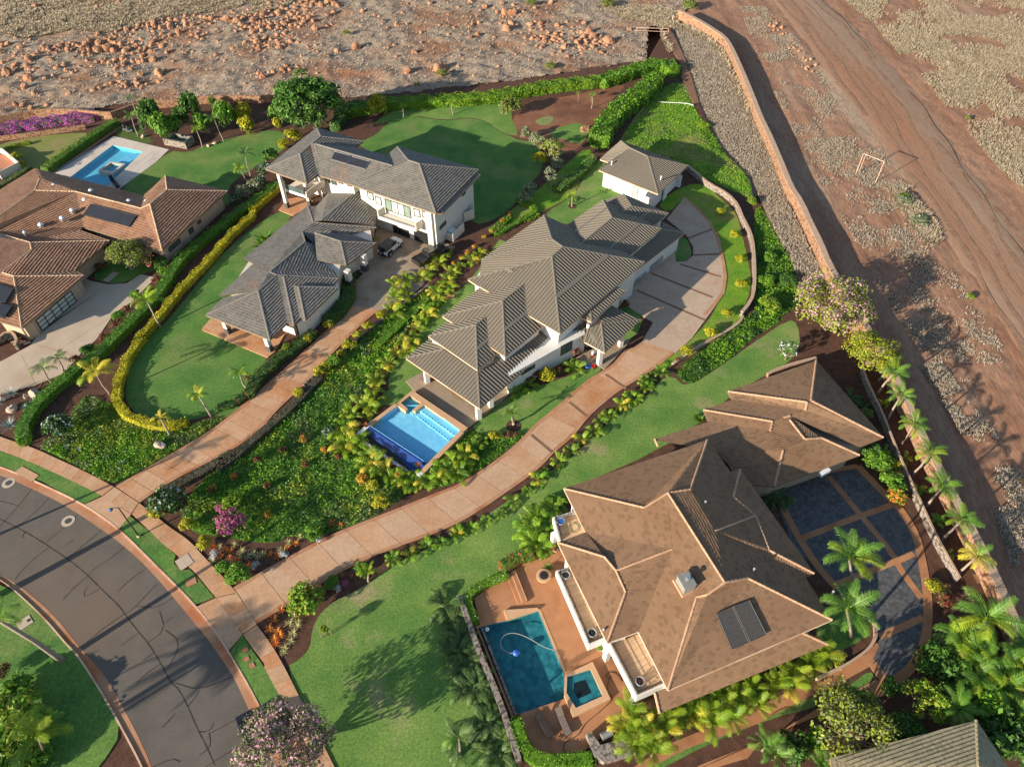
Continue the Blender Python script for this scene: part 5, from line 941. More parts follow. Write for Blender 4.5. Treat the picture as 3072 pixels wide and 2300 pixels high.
def lounger(k, a, c, cm, label):
    p, q = P(X(k, *a), .1), P(X(k, *c), .1); d = q - p; L = np.linalg.norm(d); rz = math.atan2(d[1], d[0]); d /= L; t = empty('sun_lounger', p, label, 'lounger'); m = (p + q) / 2
    b = MB(); b.box((m[0], m[1], .36), (L, .68, .08), rz); b.build('frame', WICKER, t)
    for u in (.1, .9):
        for s_ in (-.28, .28): x = p + d * L * u + np.array([-d[1], d[0], 0]) * s_; b = MB(); b.box((x[0], x[1], .21), (.07, .07, .24), rz); b.build('leg', WICKER, t)
    x = p + d * L * .64; b = MB(); b.box((x[0], x[1], .45), (L * .68, .6, .1), rz); b.build('seat_pad', cm, t)
    n_ = np.array([-d[1], d[0], 0]) * .31; h0 = p + d * L * .3 + [0, 0, .42]; h1 = p + d * .02 + [0, 0, .86]; b = MB(); up = np.array([0, 0, .09]); b.add([h0 - n_, h0 + n_, h1 + n_, h1 - n_, h0 - n_ + up, h0 + n_ + up, h1 + n_ + up, h1 - n_ + up], [[3, 2, 1, 0], [4, 5, 6, 7], [0, 1, 5, 4], [1, 2, 6, 5], [2, 3, 7, 6], [3, 0, 4, 7]]); b.build('backrest', cm, t)
lounger('25', (715, 1215), (845, 1415), WICKER, 'dark wicker sun lounger beside the green hedge corner of the orange patio'); lounger('25', (890, 1185), (985, 1400), CUSH, 'sun lounger with a grey brown cushion nearest the raised spa')
lounger('18', (925, 1490), (985, 1560), BLACK, 'black chair on the pale pool deck below the brown roof edge')
# barbecue counter
b = MB(); b.prism(ccw([p[:2] for p in G('25: 1120,1410 1165,1390 1240,1500 1500,1420 1530,1560 1270,1640 1190,1590')]), 0, .95); bq = tag(b.build('barbecue_counter', STONEG), 'L shaped stone counter with a steel barbecue beside the hedge corner', 'counter'); c = P(X('25', 1295, 1390), .9); t = empty('barbecue', (c[0], c[1], .9), 'grey steel barbecue with its lid shut on the stone counter', 'barbecue'); b = MB(); b.box((c[0], c[1], 1.05), (1.1, .6, .3), R(25)); b.build('body', STEEL, t); b = MB(); b.tube([c + np.array([-.5, -.22, .3]), c + np.array([.5, .25, .3])], .24, 8); b.build('lid', LEADG, t)
# free-standing walls
def stonewall(name, s, w_, h, m, cap, label, n=14, capw=.1, z0=-.3):
    p = smooth_poly([P(q) for q in Q(s)], 1, False); p = line_pts(p, n + 1); A_ = []; B_ = []
    for i in range(len(p)):
        d = p[min(i + 1, n)] - p[max(i - 1, 0)]; d /= np.linalg.norm(d); k = np.array([-d[1], d[0]]); A_.append((p[i] + k * w_ / 2, p[i] - k * w_ / 2)); B_.append((p[i] + k * (w_ / 2 + capw), p[i] - k * (w_ / 2 + capw)))
    b = MB(); b.prism(ccw([a[0] for a in A_] + [a[1] for a in A_][::-1]), z0, h); o = tag(b.build(name, m), label, 'wall')
    for i in range(n):
        f = .012; e = [B_[i][0] * (1 - f) + B_[i + 1][0] * f, B_[i + 1][0] * (1 - f) + B_[i][0] * f, B_[i + 1][1] * (1 - f) + B_[i][1] * f, B_[i][1] * (1 - f) + B_[i + 1][1] * f]
        b = MB(); b.prism(ccw(e), h + .002, h + .10); b.build('cap_stone', cap, o)
    return o
stonewall('boundary_wall', '20: 1470,160 1600,222 1740,310 1850,385 1905,480 2000,700 2080,900 2130,1040 21: 90,1230 180,1450 260,1656 22: 330,230 400,400 480,560 560,765 690,980 825,1214 23: 1090,150 1200,400 1330,700 1480,1000 1640,1300 24: 1850,60 2000,400 2200,900', .85, 2.1, STONEW, CAPST, 'long tall stone boundary wall between the gardens and the red dirt field', 60, .06)
stonewall('garden_wall', '18: 0,1030 350,960 700,965 800,985 1000,990 1010,960 1200,900 1500,880 1750,850 2208,850 19: 60,850 240,850', .45, 1.5, STONEW, STONEW, 'rust coloured stone wall along the foot of the dry hillside behind the pool garden', 26, .0)
stonewall('retaining_wall', '2: 1545,440 1640,520 1720,590 1860,660 1960,760 1990,860 2060,980 2090,1120 2100,1400 2080,1550 1990,1656', .38, .9, STONEG, CAPST, 'curved grey stone retaining wall round the back motor court', 22, .05)
stonewall('low_wall', '10: 1180,0 1150,60 1060,120 800,260 700,330 600,400', .35, .22, CAPST, CAPST, 'low pale kerb wall running down the green bank', 12, .02)
stonewall('pool_wall', '25: 75,260 130,400 230,700 330,930 430,1180 500,1400 570,1620', .5, .75, STONEG, STONEG, 'rough stone wall along the dark pool edge with spiky plants outside', 16, .02)
stonewall('bed_wall', '24: 960,480 975,560 950,640 880,720 720,830 560,900 480,940', .22, .5, CAPST, CAPST, 'low curved rendered wall round the palm lawn by the slate forecourt', 14, .02)
stonewall('bank_wall', '18: 0,1165 150,1150 400,1115 715,1068', .3, .8, STONEW, STONEW, 'stone retaining strip under the purple flowering bank', 10, 0)
stonewall('drive_edge_wall', '3: 860,850 1000,720 1200,560 1330,440 1500,310 1700,170 1900,20', .22, .25, STONEG, STONEG, 'low rubble edging between the upper driveway shrubs and the green slope', 16, 0)
stonewall('forecourt_wall', '23: 850,60 900,200 1010,420 1090,640 1200,900 1330,1180 1450,1450 24: 1640,130', .18, 1.1, STONEG, CAPST, 'thin grey wall between the slate forecourt shrubs and the palm row', 18, .03)
stonewall('house_bank_wall', '10: 1380,500 1440,465 1600,410 1780,365', .4, .6, STONEW, CAPST, 'short stone wall along the top edge of the garage wing roof', 8, .03)
stonewall('court_wall', '6: -40,1640 60,1560 110,1530 170,1600 150,1656', .3, 1.0, STONEG, CAPST, 'small tan courtyard wall by the brown garage corner', 6, .03)
# stone plunge tub by the left pool
t = G('18: 1345,1150 1440,1100 1600,1130 1530,1180', .0); o_ = ccw([P(X('18', x, y), 1.3)[:2] for x, y in ((1345, 1150), (1445, 1095), (1600, 1130), (1530, 1185))]); i_ = inset_poly(o_, .4)
r_ = empty('stone_tub', (*np.mean(o_, 0), 0), 'raised rectangular grey stone water tub at the end of the pale pool deck', 'tub')
for i in range(4): b = MB(); b.prism(ccw([o_[i], o_[(i + 1) % 4], i_[(i + 1) % 4], i_[i]]), 0, 1.28); b.build('tub_wall', STONEG, r_); b = MB(); b.prism(ccw([o_[i], o_[(i + 1) % 4], i_[(i + 1) % 4], i_[i]]), 1.281, 1.36 + .002 * i); b.build('cap', SLATE, r_)
b = MB(); b.poly([(*p, .9) for p in i_]); b.build('water', WATD, r_); b = MB(); b.poly([(*p, .4) for p in i_]); b.build('tub_floor', STONEG, r_)
# street lamp
c = P(X('12', 1150, 575), .1); tp = P(X('12', 970, 315), 5.9); t = empty('street_lamp', c, 'dark street lamp post with one hooded light leaning over the verge', 'street lamp'); b = MB(); b.tube([c, c + np.array([0, 0, 3]), np.array([c[0], c[1], 5.9])], [.09, .075, .06], 8); b.build('post', FRAME, t)
hd = np.array([c[0] - .75, c[1] - .25, 6.0]); b = MB(); b.tube([np.array([c[0], c[1], 5.88]), np.array([c[0] - .3, c[1] - .1, 6.12]), hd + [0, 0, .12]], .045, 6); b.build('arm', FRAME, t); b = MB(); b.lathe(hd + [0, 0, -.2], [(.1, 0), (.24, .06), (.2, .22), (.06, .32)], 12); b.build('lamp_head', POTBL, t); b = MB(); b.lathe(c - [0, 0, .02], [(.2, 0), (.2, .16), (.1, .2)], 10); b.build('base', KERB, t)
# pipe barriers
def pipe_gate(k, a, b_, h, label, double=True):
    p, q = P(X(k, *a), .05), P(X(k, *b_), .05); t = empty('pipe_barrier', p, label, 'barrier'); d = (q - p) / np.linalg.norm(q - p)
    for e, s_ in ((p, 1), (q, -1)):
        m = MB(); m.tube([e, e + [0, 0, h]], .07, 6); m.build('post', PIPE, t)
        if double: m = MB(); e2 = e + d * .35 * s_; m.tube([e2, e2 + [0, 0, h]], .05, 6); m.build('post', PIPE, t)
    m = MB(); m.tube([p + [0, 0, h], q + [0, 0, h]], .07, 6); m.build('rail', PIPE, t)
    if not double: m = MB(); m.tube([p + [0, 0, h * .45], q + [0, 0, h * .45]], .05, 6); m.build('rail', PIPE, t)
g0 = P(X('21', 815, 1440)); gtop = P(X('21', 1050, 1340), 4.1)
t = empty('pipe_goal', g0, 'tall pale rusty pipe frame casting a long shadow on the dirt road', 'pipe frame'); tl = np.array([g0[0], g0[1], 4.1]); far = np.array([gtop[0], gtop[1], 4.1])
for nm, a, c_ in (('post', g0, tl), ('crossbar', tl, far), ('post', np.array([far[0], far[1], -.1]), far)): b = MB(); b.tube([a, c_], .075, 6); b.build(nm, PIPE, t)
b = MB(); b.tube([g0 + [.55, .1, 0], tl + [.5, .05, 0]], .06, 6); b.build('brace', PIPE, t)
pipe_gate('20', (1125, 275), (1390, 285), 1.3, 'long low pale pipe gate across the foot of the hillside track', False)
b = MB(); c = P(X('20', 1427, 180), 0); b.tube([c, c + [0, 0, 1.6]], .16, 6); tag(b.build('fence_post', PIPE), 'short pale post at the upper end of the boundary wall', 'post')
for i, (x, y) in enumerate(((1620, 440), (1840, 640), (1950, 720), (2090, 850), (1420, 300))):
    c = P(X('21', x, y), 0); b = MB(); b.tube([c, c + [.05, 0, 1.3]], .05, 5); tag(b.build('wire_fence_post', PIPE), 'thin pale fence post standing in the dry grass beyond the dirt road', 'post', 'thin posts along the field edge')
b = MB(); b.tube([np.array([*p, .3]) for p in line_pts(smooth_poly(G('20: 1310,855 1360,860 1450,862 1560,870 1600,885'), 1, False), 14)], .07, 5); tag(b.build('irrigation_pipe', WHITEP), 'white curved irrigation pipe lying on the bright green weed bank', 'pipe')
b = MB(); p = line_pts(smooth_poly(G('20: 1400,230 1450,300 1500,400 1560,530 1620,720 1660,860 1720,1000 1790,1120 1850,1250 2000,1390 2080,1470 2110,1640'), 1, False), 40); b.prism(ccw([q + np.array([.35, 0]) for q in p] + [q - np.array([.35, 0]) for q in p][::-1]), 0, .28); o = b.build('drain_channel', BLACK); o['kind'] = 'structure'
sheet('gravel_track', G('20: 1340,270 1430,240 1560,500 1650,850 1600,860 1500,640 1510,560'), .2, DARKC, thick=.4)
bank = G('20: 1440,230 1560,240 1700,300 1830,400 1900,560 2000,760 2100,1000 2208,1230 21: 0,1030 150,1400 260,1656 22: 200,70 330,330 450,600 560,790 350,860 280,650 150,420 0,100 20: 2150,1656 2080,1480 1860,1250 1720,1000 1660,860 1600,660')
bank = ccw([p[:2] for p in bank]); terrain('dry_bank', bank, .45, lambda x, y: .16 + np.clip(fbm(x, y, 21, 4, .5), -.3, .5) * .3, HILL)
for x, y, lb in ((685, 1060, 'large orange boulder beside the orchard hedge end'),): pass
# vehicles
def wheel(t, c, r, rz):
    d = np.array([-math.sin(rz), math.cos(rz), 0]); b = MB(); prof = [(-.12, r * .72), (-.12, r * .96), (-.09, r), (.09, r), (.12, r * .96), (.12, r * .72)]; n = 16; vs = []; fs = []; f = np.array([math.cos(rz), math.sin(rz), 0])
    for s_, q in prof:
        for k in range(n): a = 2 * math.pi * k / n; vs.append(c + d * s_ + f * q * math.cos(a) + np.array([0, 0, q * math.sin(a)]))
    for i in range(len(prof) - 1):
        for k in range(n): fs.append([i * n + k, i * n + (k + 1) % n, (i + 1) * n + (k + 1) % n, (i + 1) * n + k])
    b.add(vs, fs + [list(range(n))[::-1], [5 * n + k for k in range(n)]]); w_ = b.build('wheel', RUBBER, t)
    for s_ in (-.125, .125): b = MB(); b.tube([c + d * s_, c + d * s_ * 1.1], r * .6, 12); b.build('rim', SOLARF, w_)
def frame(c, rz, k=1.0):
    f = np.array([math.cos(rz), math.sin(rz), 0]); l = np.array([-math.sin(rz), math.cos(rz), 0]); return lambda x, y, z: c + f * x + l * y + np.array([0, 0, z])
def hull(b, at, prof, w0, w1=None, m=0):
    """side outline (x, z) swept across the width; upper points may be drawn in"""
    n = len(prof); w1 = w1 or [w0] * n; vs = [at(x, w1[i] / 2, z) for i, (x, z) in enumerate(prof)] + [at(x, -w1[i] / 2, z) for i, (x, z) in enumerate(prof)]
    b.add(vs, [list(range(n))[::-1], [n + i for i in range(n)]] + [[i, (i + 1) % n, n + (i + 1) % n, n + i] for i in range(n)], m)
c = P(X('4', 1170, 1105), .1); f0 = P(X('4', 1115, 1150), .1); f1 = P(X('4', 1235, 1045), .1); rz = math.atan2(*(f1 - f0)[1::-1]); at = frame(c, rz)
t = empty('off_road_car', c, 'white off road car with a dark soft top in the motor court', 'car')
b = MB(); hull(b, at, [(-2.0, .45), (-2.0, 1.05), (.55, 1.08), (.75, 1.12), (1.75, 1.02), (1.85, .6), (1.9, .45)], 1.5); b.build('body', CARW, t)
for s_ in (-1, 1):
    for x in (-1.25, 1.3): b = MB(); hull(b, frame(at(x, s_ * .83, 0), rz), [(-.58, .55), (-.42, .92), (.42, .92), (.58, .55), (.5, .55), (.36, .8), (-.36, .8), (-.5, .55)], .24); b.build('fender', BLACK if x < 0 else CARW, t); wheel(t, at(x, s_ * .80, .41), .41, rz)
    b = MB(); b.box(at(.1, s_ * .755, .82), (1.0, .03, .42), rz); dr = b.build('door', CARW, t); b = MB(); b.box(at(.1, s_ * .68, 1.36), (.95, .04, .44), rz); b.build('window', CARGL, dr); b = MB(); b.box(at(.62, s_ * .98, 1.2), (.12, .2, .16), rz); b.build('mirror', BLACK, t); b = MB(); b.lathe(at(1.9, s_ * .5, .85), [(.12, -.05), (.12, .05)], 10); b.build('headlight', DOME, t)
b = MB(); hull(b, at, [(-1.95, 1.06), (-1.88, 1.72), (.28, 1.74), (.62, 1.12)], 1.42, [1.42, 1.3, 1.3, 1.4]); b.build('soft_top', CARTOP, t)
b = MB(); b.add([at(.655, .66, 1.13), at(.655, -.66, 1.13), at(.325, -.61, 1.71), at(.325, .61, 1.71)], [[0, 1, 2, 3]]); b.build('windscreen', CARGL, t); b = MB(); b.box(at(-1.94, 0, 1.40), (.06, 1.1, .4), rz); b.build('rear_window', CARGL, t)
b = MB(); b.box(at(1.98, 0, .55), (.18, 1.6, .2), rz); b.build('bumper', BLACK, t); b = MB(); b.box(at(-2.08, 0, .55), (.16, 1.5, .18), rz); b.build('bumper', BLACK, t); wheel(t, at(-2.16, 0, .95), .36, rz + math.pi / 2)
c = P(X('4', 1500, 1180), .1); f0 = P(X('4', 1320, 1290), .1); f1 = P(X('4', 1680, 1085), .1); rz = math.atan2(*(f1 - f0)[1::-1]); at = frame(c, rz)
t = empty('pickup_truck', c, 'black pickup truck half hidden by the young palms at the court edge', 'truck'); b = MB(); hull(b, at, [(-2.7, .5), (-2.7, 1.08), (-1.0, 1.1), (1.0, 1.12), (2.5, 1.05), (2.75, .85), (2.75, .5)], 1.86); b.build('body', CARK, t)
b = MB(); hull(b, at, [(-.95, 1.1), (-.8, 1.82), (.7, 1.84), (1.35, 1.12)], 1.7, [1.74, 1.46, 1.46, 1.7]); b.build('cab', CARK, t); b = MB(); b.add([at(1.38, .8, 1.14), at(1.38, -.8, 1.14), at(.75, -.68, 1.82), at(.75, .68, 1.82)], [[0, 1, 2, 3]]); b.build('windscreen', CARGL, t)
b = MB(); b.box(at(-1.85, 0, 1.105), (1.55, 1.5, .03), rz); b.build('cargo_bed', BLACK, t)
for s_ in (-1, 1):
    b = MB(); b.box(at(-1.85, s_ * .86, 1.16), (1.7, .12, .14), rz); b.build('bed_rail', CARK, t); b = MB(); b.box(at(.05, s_ * .80, 1.45), (1.3, .05, .42), rz); b.build('side_window', CARGL, t)
    for x in (-1.75, 1.75): wheel(t, at(x, s_ * .86, .42), .42, rz)
b = MB(); b.box(at(-2.7, 0, 1.14), (.1, 1.7, .16), rz); b.build('tailgate', CARK, t)
for o in list(bpy.data.objects):
    if o.name in ('off_road_car', 'pickup_truck'): o.scale = (1.14, 1.14, 1.14)
c = P(X('16', 170, 1400), .02); rz = R(-58); at = frame(c, rz); t = empty('parked_car', c, 'dark parked car mostly hidden under the pink flowering tree at the kerb', 'car'); b = MB(); hull(b, at, [(-2.2, .4), (-2.15, .85), (-1.3, .95), (1.2, .95), (2.1, .8), (2.2, .4)], 1.75, [1.75, 1.7, 1.7, 1.7, 1.6, 1.7]); b.build('body', CARK, t); b = MB(); hull(b, at, [(-1.5, .94), (-.85, 1.42), (.5, 1.44), (1.2, .94)], 1.6, [1.6, 1.25, 1.25, 1.6]); b.build('cabin', CARGL, t); b = MB(); hull(b, at, [(-.8, 1.43), (-.75, 1.47), (.42, 1.48), (.48, 1.44)], 1.2); b.build('roof_panel', CARK, t)
for s_ in (-1, 1):
    for x in (-1.35, 1.4): wheel(t, at(x, s_ * .8, .33), .33, rz)
# things by the entry of the metal-roofed house, and other small things
c = P(X('1', 1732, 600), .14); t = empty('golf_bag', c, 'red and white golf bag standing by the entry column', 'golf bag'); b = MB(); b.lathe(c, [(.15, 0), (.17, .3), (.15, .32)], 10); b.build('base', REDP, t); b = MB(); b.lathe(c, [(.15, .32), (.18, .85), (.2, .9), (.1, .92)], 10); b.build('bag', WHITEP, t)
for k in range(5): b = MB(); a = k * 1.25; b.tube([c + [.06 * math.cos(a), .06 * math.sin(a), .9], c + [.16 * math.cos(a), .16 * math.sin(a), 1.2]], .022, 5); b.build('club', FRAME if k % 2 else WHITEP, t)
for (x, y, m, lb, s_) in ((1655, 668, WHITEP, 'white inflatable pool toy on the lawn by the entry', (1.0, .75, .35)), (1695, 692, BLUEP, 'blue inflatable ring beside the white one on the entry lawn', (.8, .8, .4)), (1738, 690, REDP, 'red inflatable on the entry lawn nearest the column', (.5, .7, .4))):
    c = P(X('1', x, y), .02); b = MB(); n1, n2 = 14, 7; vs = []; fs = []
    for i in range(n1):
        for j in range(n2): a = 2 * math.pi * i / n1; q = 2 * math.pi * j / n2; vs.append((c[0] + (s_[0] * .36 + .16 * math.cos(q)) * math.cos(a), c[1] + (s_[1] * .36 + .16 * math.cos(q)) * math.sin(a), .16 + .15 * math.sin(q)))
    for i in range(n1):
        for j in range(n2): fs.append([i * n2 + j, ((i + 1) % n1) * n2 + j, ((i + 1) % n1) * n2 + (j + 1) % n2, i * n2 + (j + 1) % n2])
    b.add(vs, fs); tag(b.build('inflatable_ring', m, smooth=True), lb, 'inflatable')
c = P(X('1', 535, 130), .05); t = empty('garden_bench', c, 'small brown timber bench on the lawn behind the areca row', 'bench'); rz = R(25)
for k in range(4): b = MB(); b.box((c[0] - math.sin(rz) * (.15 * k - .22), c[1] + math.cos(rz) * (.15 * k - .22), .46), (2.0, .13, .05), rz); b.build('seat_slat', TERRA, t)
for k in (-.8, .8): b = MB(); b.box((c[0] + math.cos(rz) * k, c[1] + math.sin(rz) * k, .24), (.1, .5, .38), rz); b.build('leg', BARK, t)
b = MB(); c = P(X('23', 590, 860), .05)
for k, s_, lab in (('18', (1060, 1085), 'two grey slatted garden chairs'),):
    for i, (x, y) in enumerate(((1045, 1082), (1075, 1095))):
        c = P(X('18', x, y), .02); t = empty('garden_chair', c, 'grey slatted chair on the dark turf by the left palm, %s one' % ('inner' if i else 'outer'), 'chair'); b = MB(); b.box((c[0], c[1], .35), (1.1, 1.0, .08), .5); b.build('seat', LEADG, t); b = MB(); b.box((c[0] - .5, c[1] + .3, .65), (.1, 1.0, .6), .5); b.build('backrest', LEADG, t)
        for u in (-.45, .45): b = MB(); b.box((c[0] + u, c[1], .16), (.08, .08, .32), .5); b.build('leg', LEADG, t)
for x, y in ((120, 1585), (155, 1588), (190, 1592), (225, 1600), (150, 1560), (95, 1560)):
    c = P(X('6', x, y)); b = MB(); b.box((c[0], c[1], .04), (.9, .35, .1), R(35)); tag(b.build('stepping_stone', CONCG), 'pale stepping stone bar in the courtyard beside the brown garage corner', 'paving stone', 'stepping stone bars by the brown garage')
for k, s_ in enumerate(('6: 850,1080 940,1010 985,1020 900,1095', '6: 1060,960 1100,940 1130,970 1080,1000')): sheet('garden_path', G(s_), .05, CONCG)
sheet('entry_garden', G('6: 750,1060 880,930 1000,900 1200,940 1330,980 1160,1030 1040,1095 900,1105'), .03, LAWN, smooth=1)
# ================================================================ PLANTS AND ROCKS
def leaf_quads(C_, N_, size, aspect=.5, jit=.6, r=rng, droop=0.0):
    """one bent leaf-sized face per centre, roughly facing N_"""
    n = len(C_); N_ = N_ + r.normal(0, jit, (n, 3)); N_ /= np.linalg.norm(N_, axis=1)[:, None] + 1e-9
    a = np.cross(N_, r.normal(0, 1, (n, 3))); a /= np.linalg.norm(a, axis=1)[:, None] + 1e-9; b = np.cross(N_, a)
    s = size * (.6 + .8 * r.random(n))[:, None]; V = np.stack([C_ - a * s * .5, C_ + b * s * aspect * .5 + N_ * s * .06, C_ + a * s * .5, C_ - b * s * aspect * .5 + N_ * s * .06], 1).reshape(-1, 3)
    return V, np.arange(4 * n).reshape(-1, 4)
def crown_mesh(name, mats, seed, n=900, clumps=16, leaf=.16, flat=.75, fl=0.0, aspect=.6, hollow=.5, core=True, spread=.62, cr=.42):
    """unit-radius crown of leaf faces gathered in clumps; fl = share of faces in the second (flower) material"""
    r = np.random.default_rng(seed); d = r.normal(0, 1, (clumps, 3)); d[:, 2] = np.abs(d[:, 2]) * 1.1 - .25; d /= np.linalg.norm(d, axis=1)[:, None]
    cc = d * (spread * (.75 + .4 * r.random(clumps)))[:, None]; rad = cr * (.7 + .6 * r.random(clumps)); k = r.integers(0, clumps, n); q = r.normal(0, 1, (n, 3)); q /= np.linalg.norm(q, axis=1)[:, None]; q[:, 2] = np.where(q[:, 2] < -.3, -q[:, 2], q[:, 2])
    pos = cc[k] + q * (rad[k] * (hollow + (1 - hollow) * r.random(n) ** .5))[:, None]; pos[:, 2] *= flat; V, F = leaf_quads(pos, q + np.array([0, 0, .25]), leaf, aspect, .55, r)
    tint = np.clip(.5 + (rad[k] - cr) * 1.2 + r.normal(0, .2, n), 0, 1); mi = (r.random(n) < fl * (.4 + 1.2 * (pos[:, 2] > 0))).astype(int)
    return np_mesh(name, V, F, mats, tint, mi)
def box_leaves(p, w_, h, dens, leaf, r=rng, round_=.5, wob=.12):
    """leaf centres and normals over a hedge of width w_, height h along the line p"""
    C_, N_, S = [], [], []
    for i in range(len(p) - 1):
        a, b = p[i], p[i + 1]; L = np.linalg.norm(b - a); d = (b - a) / max(L, 1e-6); k = np.array([-d[1], d[0]]); per = w_ + 2 * h; n = int(L * per * dens); t = r.random(n); u = r.random(n) * per; s = np.where(u < h, -1, np.where(u > h + w_, 1, 0))
        x = np.where(s == 0, u - h - w_ / 2, s * w_ / 2); z = np.where(s < 0, u, np.where(s > 0, per - u, h)); rr = w_ * .28 * round_; ex = np.abs(x) - (w_ / 2 - rr); ez = z - (h - rr); m = (ex > 0) & (ez > 0); l = np.sqrt(ex ** 2 + ez ** 2) + 1e-9
        x = np.where(m, np.sign(x) * (w_ / 2 - rr + ex / l * rr), x); z = np.where(m, h - rr + ez / l * rr, z); bulge = wob * np.sin((i + t) * 1.7 + 2 * x) + r.normal(0, .06, n); x = x * (1 + bulge * .6); z = np.maximum(.05, z * (1 + bulge * .5))
        q = a[None] + d[None] * (t * L)[:, None] + k[None] * x[:, None]; C_.append(np.column_stack([q, z])); nx = np.where(s == 0, .25 * x / w_, s); N_.append(np.column_stack([k[0] * nx, k[1] * nx, np.where(s == 0, 1.0, .35)]))
    for e, q in ((p[0], p[1]), (p[-1], p[-2])):   # rounded ends
        d = (e - q) / np.linalg.norm(e - q); k = np.array([-d[1], d[0]]); n = int(w_ * h * dens * 2.2); x = (r.random(n) - .5) * w_; z = r.random(n) * h; o_ = .30 * w_ * np.sqrt(np.maximum(0, 1 - (2 * x / w_) ** 2)) * np.sqrt(np.maximum(0, 1 - (z / h) ** 3))
        C_.append(np.column_stack([e + d * o_[:, None] + k * x[:, None], z])); N_.append(np.column_stack([np.tile(d, (n, 1)) + k * (x / w_)[:, None], .3 + 0 * x]))
    return np.concatenate(C_), np.concatenate(N_)
def hedge(name, s, w_, h, mats, label, dens=26, leaf=.22, fl=0.0, cat='hedge', core=None, group=None, wob=.19, z=0):
    p = line_pts(smooth_poly([P(q, z + h) for q in Q(s)], 2, False), step=1.0); C_, N_ = box_leaves(p, w_, h, dens, leaf, wob=wob); V, F = leaf_quads(C_, N_, leaf, .62, .5); n = len(F)
    ti = np.clip(.5 + .35 * np.sin(C_[:, 0] * 1.3) * np.cos(C_[:, 1] * 1.1) + rng.normal(0, .22, n), 0, 1); mi = (rng.random(n) < fl).astype(int)
    o = link(name, np_mesh(name, V + [0, 0, z], F, mats, ti, mi)); tag(o, label, cat, group); b = MB(); A_ = []; B_ = []
    for i in range(len(p)):
        d = p[min(i + 1, len(p) - 1)] - p[max(i - 1, 0)]; d /= np.linalg.norm(d); k = np.array([-d[1], d[0]]); A_.append(p[i] + k * w_ * .42); B_.append(p[i] - k * w_ * .42)
    b.prism(ccw(A_ + B_[::-1]), z - .02, z + h * .84); b.build('core', core or mats[0], o); return o
def scatter(poly, n, r=rng):
    p = [np.array(q[:2]) for q in poly]; lo = np.min(p, 0); hi = np.max(p, 0); pts = np.zeros((0, 2))
    while len(pts) < n: q = lo + (hi - lo) * r.random((n * 2, 2)); pts = np.concatenate([pts, q[inside(q[:, 0], q[:, 1], p)]])
    return pts[:n]
def cover(name, s, dens, leaf, mats, z=.02, h=.25, fl=(), label=None, clump=.8, aspect=.6):
    """low leafy ground cover over an area"""
    poly = smooth_poly([P(q) for q in Q(s)], 1); ar = abs(area2(poly)) / 2; n = int(ar * dens); q = scatter(poly, n); f = fbm(q[:, 0], q[:, 1], 31, 3, clump); zz = z + h * np.clip(.5 + f, .05, 1.1) * rng.random(n) ** .6
    V, F = leaf_quads(np.column_stack([q, zz]), np.tile([0, 0, 1.0], (n, 1)), leaf, aspect, .75); ti = np.clip(.5 + f * .7 + rng.normal(0, .15, n), 0, 1); mi = np.zeros(n, int)
    for i, (sh, sd, sc) in enumerate(fl): g = fbm(q[:, 0], q[:, 1], sd, 3, sc); mi[(g + rng.normal(0, .12, n)) > np.quantile(g, 1 - sh)] = i + 1
    o = link(name, np_mesh(name, V, F, mats, ti, mi)); o['kind'] = 'stuff'; sheet(name + '_bed', poly, z - .012 + .0007 * (len(bpy.data.objects) % 5), COVERB, thick=.1); return o
def frond_arr(L=1.0, n=15, lw=.30, arch=.9, up=.55, wid=.034, r=rng, vee=.35):
    """one feathered palm frond along +x: (V, F, tint)"""
    V = []; F = []; T = []; k = 12; ang = up; x = z = 0.0; pts = [(0.0, 0.0, ang)]
    for i in range(k): x += math.cos(ang) * L / k; z += math.sin(ang) * L / k; ang -= arch * 1.6 / k * (.5 + i / k); pts.append((x, z, ang))
    for i in range(k):
        a, b = pts[i], pts[i + 1]; w0 = .018 * (1 - i / k) + .004; V += [(a[0], -w0, a[1]), (a[0], w0, a[1]), (b[0], w0 * .8, b[1]), (b[0], -w0 * .8, b[1])]; F.append([len(V) - 4 + j for j in range(4)]); T.append(.8)
    for i in range(n):
        t = .14 + .86 * (i + .5) / n; f = t * k; j = min(int(f), k - 1); u = f - j; px = pts[j][0] * (1 - u) + pts[j + 1][0] * u; pz = pts[j][1] * (1 - u) + pts[j + 1][1] * u; an = pts[j][2]; ll = lw * math.sin(math.pi * (.12 + .80 * t)) ** .7 * L * (.85 + .3 * r.random())
        for s_ in (-1, 1):
            dx = math.cos(an) * .62; dz = math.sin(an) * .62 + vee * (.5 - t); dy = s_ * .80; l = math.sqrt(dx * dx + dy * dy + dz * dz); dx, dy, dz = dx / l * ll, dy / l * ll, dz / l * ll; w_ = wid * L * (.8 + .4 * r.random()); bx = math.cos(an) * w_; bz = math.sin(an) * w_
            V += [(px - bx, 0, pz - bz), (px + bx, 0, pz + bz), (px + dx * .6 + bx * .9, dy * .6, pz + dz * .6 + bz), (px + dx, dy, pz + dz - ll * .42)]; V.append((px + dx * .6 - bx * .9, dy * .6, pz + dz * .6 - bz)); q = len(V) - 5; F.append([q, q + 1, q + 2, q + 4]); F.append([q + 4, q + 2, q + 3, q + 3]); T += [.25 + .6 * r.random()] * 2
    return np.array(V), F, T
def frond_mesh(name, m, **kw):
    V, F, T = frond_arr(**kw); me = bpy.data.meshes.new(name); me.from_pydata(V.tolist(), [], [f if f[2] != f[3] else f[:3] for f in F]); me.materials.append(m); a = me.attributes.new('tint', 'FLOAT', 'FACE'); a.data.foreach_set('value', T); me.update(); return me
